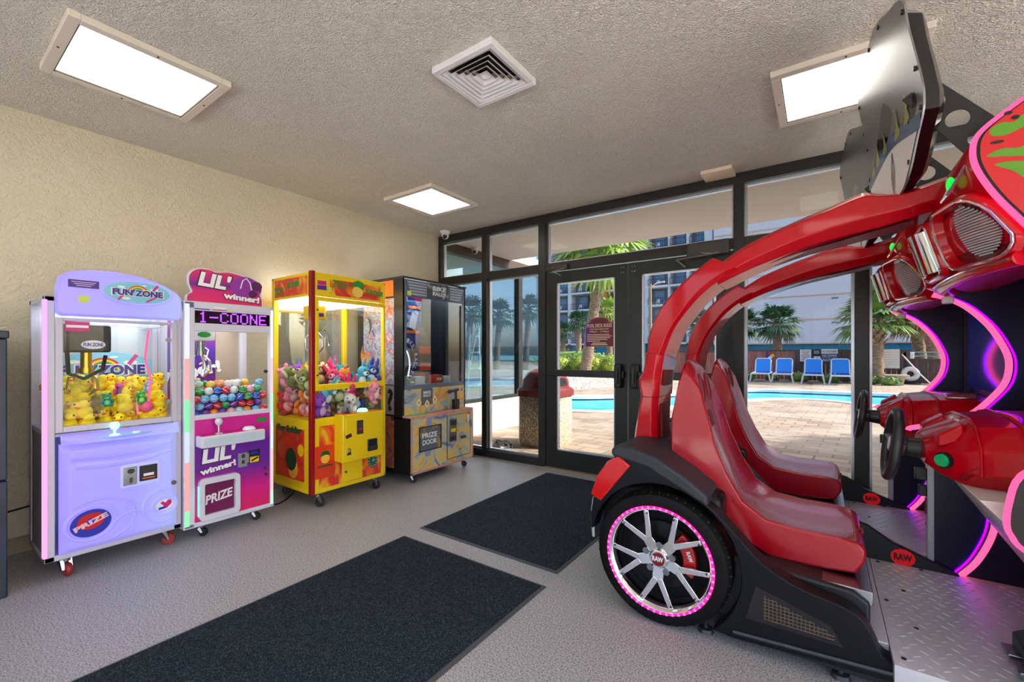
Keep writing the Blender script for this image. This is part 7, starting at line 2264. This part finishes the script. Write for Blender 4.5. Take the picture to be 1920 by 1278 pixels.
# --- top sign: mirrored plate, dark box behind, perforated bracket
half = [(0.0, 2.655), (0.10, 2.63), (0.20, 2.585), (0.33, 2.545), (0.372, 2.50), (0.365, 2.40), (0.375, 2.28), (0.395, 2.16), (0.39, 2.09), (0.33, 2.02), (0.275, 1.94), (0.215, 1.885), (0.08, 1.862), (0.0, 1.858)]
outl = [(YC - y, z) for y, z in half] + [(YC + y, z) for y, z in reversed(half[1:-1])]
def signx(z):
    return 0.240 + 0.005 * smooth01(z, 1.86, 2.13) - 0.060 * smooth01(z, 2.10, 2.66)
def yaw_(y):
    return 0.12 * (YC - y)
def sheet(b, poly, xo0, xo1, fx):
    n = len(poly)
    vs = [(fx(z) + yaw_(y) + xo0, y, z) for y, z in poly] + [(fx(z) + yaw_(y) + xo1, y, z) for y, z in poly]
    c0 = len(vs); 
    vs += [(fx(2.13) + xo0, YC, 2.13), (fx(2.13) + xo1, YC, 2.13)]
    fs = [(i, (i + 1) % n, c0) for i in range(n)] + [(n + (i + 1) % n, n + i, c0 + 1) for i in range(n)] + [(i, n + i, n + (i + 1) % n, (i + 1) % n) for i in range(n)]
    b.add(vs, fs)
def half_at(z):
    for (w0, z0), (w1, z1) in zip(half, half[1:]):
        if z1 <= z <= z0:
            return w0 + (w1 - w0) * ((z0 - z) / (z0 - z1) if z0 > z1 else 0)
    return 0.0
def sp_(y, z, o=0.0):
    return (signx(z) + yaw_(y) - o, y, z)
zs_ = [1.859 + (2.654 - 1.859) * k / 40 for k in range(41)]
b = B()
ring_f = []
for z in zs_:
    w_ = max(half_at(z), 0.004)
    ring_f.append([sp_(YC - w_, z), sp_(YC + w_, z), sp_(YC + w_, z, -0.006), sp_(YC - w_, z, -0.006)])
b.rings(ring_f)
sgn = b.build('top_sign', M_mirrorsign, t, angle=30)
b = B()
inn_ = [(YC + (y - YC) * 0.9, 2.17 + (z - 2.17) * 0.86) for y, z in outl]
n = len(inn_)
def hb_(xo, k): return [(signx(z) + yaw_(y) + xo, YC + (y - YC) * k, 2.17 + (z - 2.17) * k) for y, z in inn_]
b.rings([hb_(0.008, 1.06), hb_(0.052, 1.02), hb_(0.068, 0.94)]); b.build('sign_box', M_blackgloss, sgn, angle=30)
for k in (1, 4, 6, 8, 10, 12):
    for s in (-1, 1):
        y, z = YC + s * (half[k][0] - 0.022), half[k][1] + (-0.02 if half[k][1] > 2.2 else 0.02)
        b = B(); b.cyl((signx(z) + yaw_(y) - 0.005, y, z), (signx(z) + yaw_(y) + 0.004, y, z), 0.009, n=10)
        b.build('sign_bolt', M_black, sgn)
# painted white reflection, printed wave and faint flames on the plate
def decal(b, pts, k=5):
    P = spline([(y, z, 0) for y, z in pts], k, True)
    vs = [(signx(p.y) + yaw_(p.x) - 0.003, p.x, p.y) for p in P]
    b.add(vs, [tuple(range(len(vs)))])
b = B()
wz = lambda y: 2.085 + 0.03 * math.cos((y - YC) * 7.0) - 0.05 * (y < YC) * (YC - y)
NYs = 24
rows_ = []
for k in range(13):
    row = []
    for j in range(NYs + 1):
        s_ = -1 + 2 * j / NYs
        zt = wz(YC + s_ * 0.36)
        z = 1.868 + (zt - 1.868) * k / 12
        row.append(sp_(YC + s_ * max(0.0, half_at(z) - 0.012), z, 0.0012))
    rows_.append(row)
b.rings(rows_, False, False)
b.build('painted_reflection', mat('sign_painted_reflection', (244, 244, 240), 0.3), sgn, flip=False)  # lower half painted white for the bright surroundings mirrored there
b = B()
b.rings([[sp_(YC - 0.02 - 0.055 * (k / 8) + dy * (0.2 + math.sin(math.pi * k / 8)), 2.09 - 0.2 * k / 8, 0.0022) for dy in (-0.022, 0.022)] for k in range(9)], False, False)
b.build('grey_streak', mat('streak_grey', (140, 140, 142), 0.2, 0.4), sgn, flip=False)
b = B()
b.rings([[sp_(YC + s_ * (half_at(2.1) - 0.02), wz(YC + s_ * 0.36) + dz, 0.0024) for s_ in [-1 + 2 * j / 24 for j in range(25)]] for dz in (-0.008, 0.02, 0.05)], False, False)
b.build('blue_wave', mat('wave_blue', (92, 124, 160), 0.2, 0.3), sgn, flip=False)
for y0, z0, hh in ((-0.22, 2.13, 0.11), (-0.1, 2.12, 0.13), (0.08, 2.13, 0.10), (0.2, 2.12, 0.12), (0.28, 2.1, 0.08)):
    b = B(); decal(b, [(YC + y0 - 0.03, z0), (YC + y0 - 0.012, z0 + hh * 0.5), (YC + y0, z0 + hh), (YC + y0 + 0.012, z0 + hh * 0.4), (YC + y0 + 0.035, z0)], 3)
    b.build('yellow_flame', mat('flame_olive', (168, 168, 96), 0.25, 0.3), sgn)
def holed(y0, y1):
    # flat strip from the hood up to the sign, three round holes
    L0, L1 = Vector((0.30, 2.20)), Vector((0.50, 1.93))
    d = (L1 - L0).normalized(); q = Vector((-d.y, d.x))
    ln = (L1 - L0).length
    bm = bmesh.new()
    def P(u, v): return L0 + d * u + q * v
    ov = [bm.verts.new((P(u, v).x, y0, P(u, v).y)) for u, v in ((-0.02, -0.05), (ln, -0.065), (ln, 0.065), (-0.02, 0.05))]
    es = [bm.edges.new((ov[i], ov[(i + 1) % 4])) for i in range(4)]
    for k in range(3):
        cu, r = ln * (0.18 + 0.3 * k), 0.030 + 0.003 * k
        hv = [bm.verts.new((P(cu + r * math.cos(2 * math.pi * j / 20), r * math.sin(2 * math.pi * j / 20)).x, y0, P(cu + r * math.cos(2 * math.pi * j / 20), r * math.sin(2 * math.pi * j / 20)).y)) for j in range(20)]
        es += [bm.edges.new((hv[j], hv[(j + 1) % 20])) for j in range(20)]
    bmesh.ops.triangle_fill(bm, edges=es, use_beauty=True)
    bm.verts.index_update()
    vs = [v.co.copy() for v in bm.verts]; fs = [tuple(v.index for v in f.verts) for f in bm.faces]
    b.add(vs, fs)
    b.add([(v.x, y1, v.z) for v in vs], [tuple(reversed(f)) for f in fs])
    bm.free()
b = B(); holed(YN + 0.20, YN + 0.206); b.build('sign_bracket', M_black, t, flip=False, angle=20)
b = B(); holed(YF - 0.206, YF - 0.20); b.build('sign_bracket', M_black, t, flip=False, angle=20)

rc2 = copy_tree(rc, (-0.045, 1.055, 0), 'red racing seat cabinet farther away, next to the glass wall')
# the two cabinets share the plate between them: the far one has no near plate of its own
def drop(o):
    for ch in list(o.children): drop(ch)
    bpy.data.objects.remove(o)
for ch in list(rc2.children):
    if ch.data is spn.data: drop(ch)
# ================================================================== toys in the machines
def proto(name, build):
    """mesh made once; copies share it"""
    b = B(); mats = build(b)
    o = b.build(name, mats)
    return o
def scatter(name, meshes, spots, cat):
    pass
M_duck = mat('duck_yellow', (248, 216, 12), 0.55)
M_beak = mat('beak_orange', (238, 120, 30), 0.5)
M_eye = mat('eye_black', (14, 14, 16), 0.3)
def duck(b, s=1.0):
    b.ball((0, 0, 0.036 * s), (0.042 * s, 0.036 * s, 0.034 * s), 16, 10)
    b.ball((0.018 * s, 0, 0.078 * s), 0.027 * s, 14, 9)
    b.ball((-0.04 * s, 0, 0.05 * s), (0.018 * s, 0.014 * s, 0.014 * s), 8, 6)
    for k in (-1, 1):
        b.ball((-0.004 * s, k * 0.034 * s, 0.042 * s), (0.022 * s, 0.009 * s, 0.016 * s), 10, 6)
        b.ball((0.036 * s, k * 0.014 * s, 0.087 * s), 0.0055 * s, 8, 5, mi=2)
    b.ball((0.045 * s, 0, 0.072 * s), (0.014 * s, 0.014 * s, 0.006 * s), 10, 6, mi=1)
    return [M_duck, M_beak, M_eye]
def simple_ball(mats, r, spot=None):
    def f(b):
        b.ball((0, 0, 0), r, 16, 10)
        if spot: b.torus((0, 0, 0), (0, 0, 1), r * 0.99, r * 0.05, 20, 6, mi=1)
        return mats
    return f
def plush(body, accent, ears='round', s=1.0, dark=M_eye):
    def f(b):
        b.ball((0, 0, 0.055 * s), (0.052 * s, 0.056 * s, 0.06 * s), 16, 10)
        b.ball((0.008 * s, 0, 0.137 * s), (0.047 * s, 0.052 * s, 0.045 * s), 16, 10)
        b.ball((0.044 * s, 0, 0.128 * s), (0.022 * s, 0.026 * s, 0.019 * s), 12, 8, mi=1)
        b.ball((0.036 * s, 0, 0.058 * s), (0.026 * s, 0.036 * s, 0.04 * s), 12, 8, mi=1)
        b.ball((0.066 * s, 0, 0.134 * s), (0.006 * s, 0.009 * s, 0.007 * s), 8, 5, mi=2)
        for k in (-1, 1):
            b.ball((0.046 * s, k * 0.02 * s, 0.152 * s), 0.0065 * s, 8, 5, mi=2)
            b.ball((0.03 * s, k * 0.058 * s, 0.072 * s), (0.022 * s, 0.018 * s, 0.034 * s), 10, 7)
            b.ball((0.045 * s, k * 0.038 * s, 0.016 * s), (0.034 * s, 0.022 * s, 0.022 * s), 10, 7)
            if ears == 'round': b.ball((0, k * 0.042 * s, 0.178 * s), (0.012 * s, 0.02 * s, 0.02 * s), 10, 7)
            elif ears == 'long': b.ball((-0.004 * s, k * 0.022 * s, 0.205 * s), (0.01 * s, 0.014 * s, 0.045 * s), 10, 7)
            elif ears == 'floppy': b.ball((0.004 * s, k * 0.056 * s, 0.135 * s), (0.014 * s, 0.012 * s, 0.038 * s), 10, 7, mi=1)
            elif ears == 'frog': b.ball((0.02 * s, k * 0.028 * s, 0.18 * s), 0.018 * s, 10, 7, mi=1)
            elif ears == 'cat': b.lathe([(0.02 * s, 0), (0.0, 0.04 * s)], (0, k * 0.03 * s, 0.168 * s), (0, k * 0.3, 1), 10)
        return [body, accent, dark]
    return f
toy_rng = random.Random(11)
def place(pr, name, x, y, z, label, group, cat, first, rot=None, sc=1.0):
    o = pr if first else pr.copy()
    if not first: COL.objects.link(o)
    o.location = (x, y, z)
    o.rotation_euler = rot if rot else (toy_rng.uniform(-0.7, 0.7), toy_rng.uniform(-0.7, 0.7), toy_rng.uniform(-2.2, 2.2))
    o.scale = (sc, sc, sc)
    o['label'] = label; o['category'] = cat
    if group: o['group'] = group
    elif 'group' in o.keys(): del o['group']
    return o

# --- white machine: rubber ducks and a few other little toys
dk = proto('rubber_duck', duck)
first = True
special = {}
rows = []
for layer, z in enumerate((0.792, 0.865, 0.935, 0.995)):
    for i in range(4):
        for j in range(6):
            x = FXf - 0.065 - i * 0.088 + toy_rng.uniform(-0.012, 0.012)
            y = FY0 + 0.105 + j * 0.083 + toy_rng.uniform(-0.012, 0.012)
            if layer == 3 and not (j >= 3 and i >= 1) and not (i >= 2): continue
            if layer == 2 and i == 0 and j < 2: continue
            rows.append((x, y, z + toy_rng.uniform(-0.008, 0.012)))
others = [('toy_frog', plush(mat('frog_green', (40, 170, 60), 0.6), mat('frog_light', (150, 220, 110), 0.6), 'frog', 0.42), 'small green frog toy among the yellow ducks', 'toy'),
          ('toy_ball', simple_ball([mat('pink_rubber', (236, 90, 140), 0.45)], 0.034), 'pink rubber ball among the yellow ducks', 'ball'),
          ('toy_turtle', plush(mat('turtle_teal', (30, 140, 110), 0.6), mat('turtle_light', (120, 200, 150), 0.6), 'round', 0.40), 'teal turtle toy near the front of the yellow ducks', 'toy'),
          ('toy_bear', plush(mat('pale_blue_toy', (150, 190, 226), 0.6), M_white, 'round', 0.42), 'pale blue bear toy on top of the yellow ducks', 'toy'),
          ('toy_fish', plush(mat('hot_pink_toy', (222, 60, 150), 0.6), mat('toy_purple', (110, 60, 160), 0.6), 'cat', 0.42), 'magenta and purple cat toy on top of the yellow ducks', 'toy')]
osp = [(FXf - 0.045, 0.875, 0.965), (FXf - 0.035, 0.90, 0.905), (FXf - 0.035, 0.72, 0.965), (FXf - 0.10, 0.93, 1.03), (FXf - 0.13, 0.80, 1.015)]
def clash(p):
    return any((Vector(p) - Vector(q)).length < 0.062 for q in osp)
duck_g = 'yellow rubber ducks heaped in the white claw machine'
for p in rows:
    if clash((p[0], p[1], p[2] + 0.05)): continue
    place(dk, 'rubber_duck', p[0], p[1], p[2], 'yellow rubber duck in the heap inside the white claw machine', duck_g, 'rubber duck', first, (toy_rng.uniform(-0.5, 0.5), toy_rng.uniform(-0.5, 0.5), toy_rng.uniform(-2.0, 2.0)))
    first = False
for (nm, f, lb, ct), p in zip(others, osp):
    o = proto(nm, f); place(o, nm, p[0], p[1], p[2] - (0.04 if 'ball' not in nm else 0.0), lb, None, ct, True, (0.1, 0.1, toy_rng.uniform(-0.5, 0.5)))

# --- pink machine: capsule balls, one colour per group
cols = [('blue', (44, 84, 200)), ('red', (206, 40, 56)), ('green', (40, 150, 80)), ('yellow', (238, 200, 50)), ('purple', (110, 50, 160)), ('pale_pink', (236, 170, 186)), ('mint', (160, 214, 200)), ('orange', (238, 140, 40)), ('white', (226, 226, 232)), ('sky_blue', (110, 180, 226))]
protos = {}
def cap_ball(name, c):
    return proto('%s_capsule_ball' % name, simple_ball([mat('%s_capsule' % name, c, 0.2, coat=0.5), M_white], 0.0285, True))
first_used = set()
for layer, z in enumerate((0.822, 0.872, 0.922, 0.972, 1.015)):
    for i in range(4):
        for j in range(9):
            if layer == 4 and (i < 1 or toy_rng.random() < 0.35): continue
            x = LXf - 0.052 - i * 0.056 + toy_rng.uniform(-0.004, 0.004) - (0.02 if layer % 2 else 0)
            y = LY0 + 0.085 + j * 0.054 + (0.026 if layer % 2 else 0) + toy_rng.uniform(-0.004, 0.004)
            if y > LY1 - 0.05: continue
            w = [4, 3, 2, 1, 4, 2, 2, 1, 2, 3] if layer < 3 else [1, 2, 2, 4, 0, 1, 1, 4, 3, 1]
            nm, c = toy_rng.choices(cols, w)[0]
            if nm not in protos: protos[nm] = cap_ball(nm, c)
            word = nm.replace('_', ' ')
            place(protos[nm], nm, x, y, z, '%s capsule ball in the heap inside the pink prize machine' % word, '%s capsule balls in the pink prize machine' % word, 'ball', nm not in first_used)
            first_used.add(nm)
bp2 = proto('bear_plush', plush(mat('cream_plush', (232, 220, 190), 0.9), mat('black_plush', (30, 28, 30), 0.9), 'round', 0.7))
place(bp2, 'bear_plush', LXf - 0.30, LY0 + 0.16, 1.00, 'black and cream bear toy lying behind the capsule balls', None, 'toy', True, (0.3, -0.9, 0.4))

# --- yellow machine: plush toys, each kind its own look
P = lambda n, c: mat(n + '_fur', c, 0.95)
kinds = [('pink_bear', P('pink', (238, 150, 170)), P('pale', (250, 225, 220)), 'round', 'pink plush bear'),
         ('lime_frog', P('lime', (150, 205, 50)), P('lemon', (220, 235, 140)), 'frog', 'lime green plush frog'),
         ('sky_rabbit', P('sky', (90, 180, 215)), P('cloud', (225, 238, 245)), 'long', 'sky blue plush rabbit'),
         ('white_dog', P('white', (232, 228, 224)), P('ash', (170, 165, 165)), 'floppy', 'white and grey plush dog'),
         ('red_bear', P('scarlet', (214, 40, 60)), P('blush', (240, 180, 170)), 'round', 'red plush bear'),
         ('purple_cat', P('violet', (140, 70, 180)), P('lilac', (214, 180, 230)), 'cat', 'purple plush cat'),
         ('brown_dog', P('brown', (110, 76, 52)), P('tan', (206, 170, 130)), 'floppy', 'brown plush dog'),
         ('teal_cat', P('teal', (28, 140, 150)), P('aqua', (150, 220, 215)), 'cat', 'teal plush cat'),
         ('orange_bear', P('orange', (236, 140, 60)), P('apricot', (250, 215, 165)), 'round', 'orange plush bear'),
         ('black_panda', P('panda', (40, 38, 42)), P('milk', (240, 238, 236)), 'round', 'black and white plush panda'),
         ('navy_rabbit', P('navy', (40, 70, 160)), P('ice', (205, 220, 240)), 'long', 'navy blue plush rabbit'),
         ('gold_cat', P('gold', (226, 190, 60)), P('butter', (250, 235, 170)), 'cat', 'golden yellow plush cat'),
         ('hot_pink_rabbit', P('hotpink', (232, 60, 120)), P('rose', (250, 190, 205)), 'long', 'hot pink plush rabbit'),
         ('olive_dog', P('olive', (120, 126, 72)), P('sage', (190, 196, 150)), 'floppy', 'olive plush dog')]
kp = []
for nm, a, c, e, lb in kinds:
    kp.append([proto(nm + '_plush', plush(a, c, e, 1.08)), False, lb, nm])
order = []
spots = []
for layer, z in enumerate((0.702, 0.815, 0.93)):
    for i in range(4):
        for j in range(5):
            x = YXf - 0.10 - i * 0.142 + toy_rng.uniform(-0.012, 0.012)
            y = Y0_ + 0.10 + j * 0.128 + (0.0 if layer % 2 == 0 else 0.02) + toy_rng.uniform(-0.012, 0.012)
            if y > Y1_ - 0.09: y = Y1_ - 0.09
            if layer == 2 and toy_rng.random() < 0.12: continue
            spots.append((x, y, z + toy_rng.uniform(0, 0.015)))
seq = []
while len(seq) < len(spots):
    q = list(range(len(kp))); toy_rng.shuffle(q); seq += q
for (x, y, z), k in zip(spots, seq):
    pr, used, lb, nm = kp[k]
    place(pr, nm, x, y, z, lb + ' in the heap inside the yellow crane machine', lb + 's in the yellow crane machine', 'plush toy', not used,
          (toy_rng.uniform(-0.6, 0.6), toy_rng.uniform(-0.6, 0.6), toy_rng.uniform(-1.0, 0.8)))
    kp[k][1] = True

# --- motorbike machine: boxed prizes at the bottom
for k, (y, c, lb, w_, h_) in enumerate(((2.90, (120, 70, 160), 'purple boxed prize at the near corner of the motorbike machine', 0.12, 0.10), (3.03, (90, 160, 110), 'green boxed prize in the motorbike machine', 0.10, 0.07),
                                  (3.16, (225, 225, 230), 'white boxed prize in the motorbike machine', 0.11, 0.09), (3.42, (214, 70, 50), 'red boxed prize in the motorbike machine', 0.12, 0.10), (3.55, (232, 232, 236), 'white boxed prize at the far corner of the motorbike machine', 0.09, 0.08))):
    b = B(); b.box(-0.05, 0.05, -w_ / 2, w_ / 2, 0, h_); b.rect(w_ * 0.7, h_ * 0.3, frame('+x', (0.05, 0, h_ * 0.55)), 0.001, 1)
    o = b.build('prize_box', [mat('prize_card', c, 0.5), M_cream], bevel=0.003)
    o.location = (BXf - 0.20, y, 0.901); o.rotation_euler = (0, 0, toy_rng.uniform(-0.3, 0.3))
    tag(o, lb, 'box')
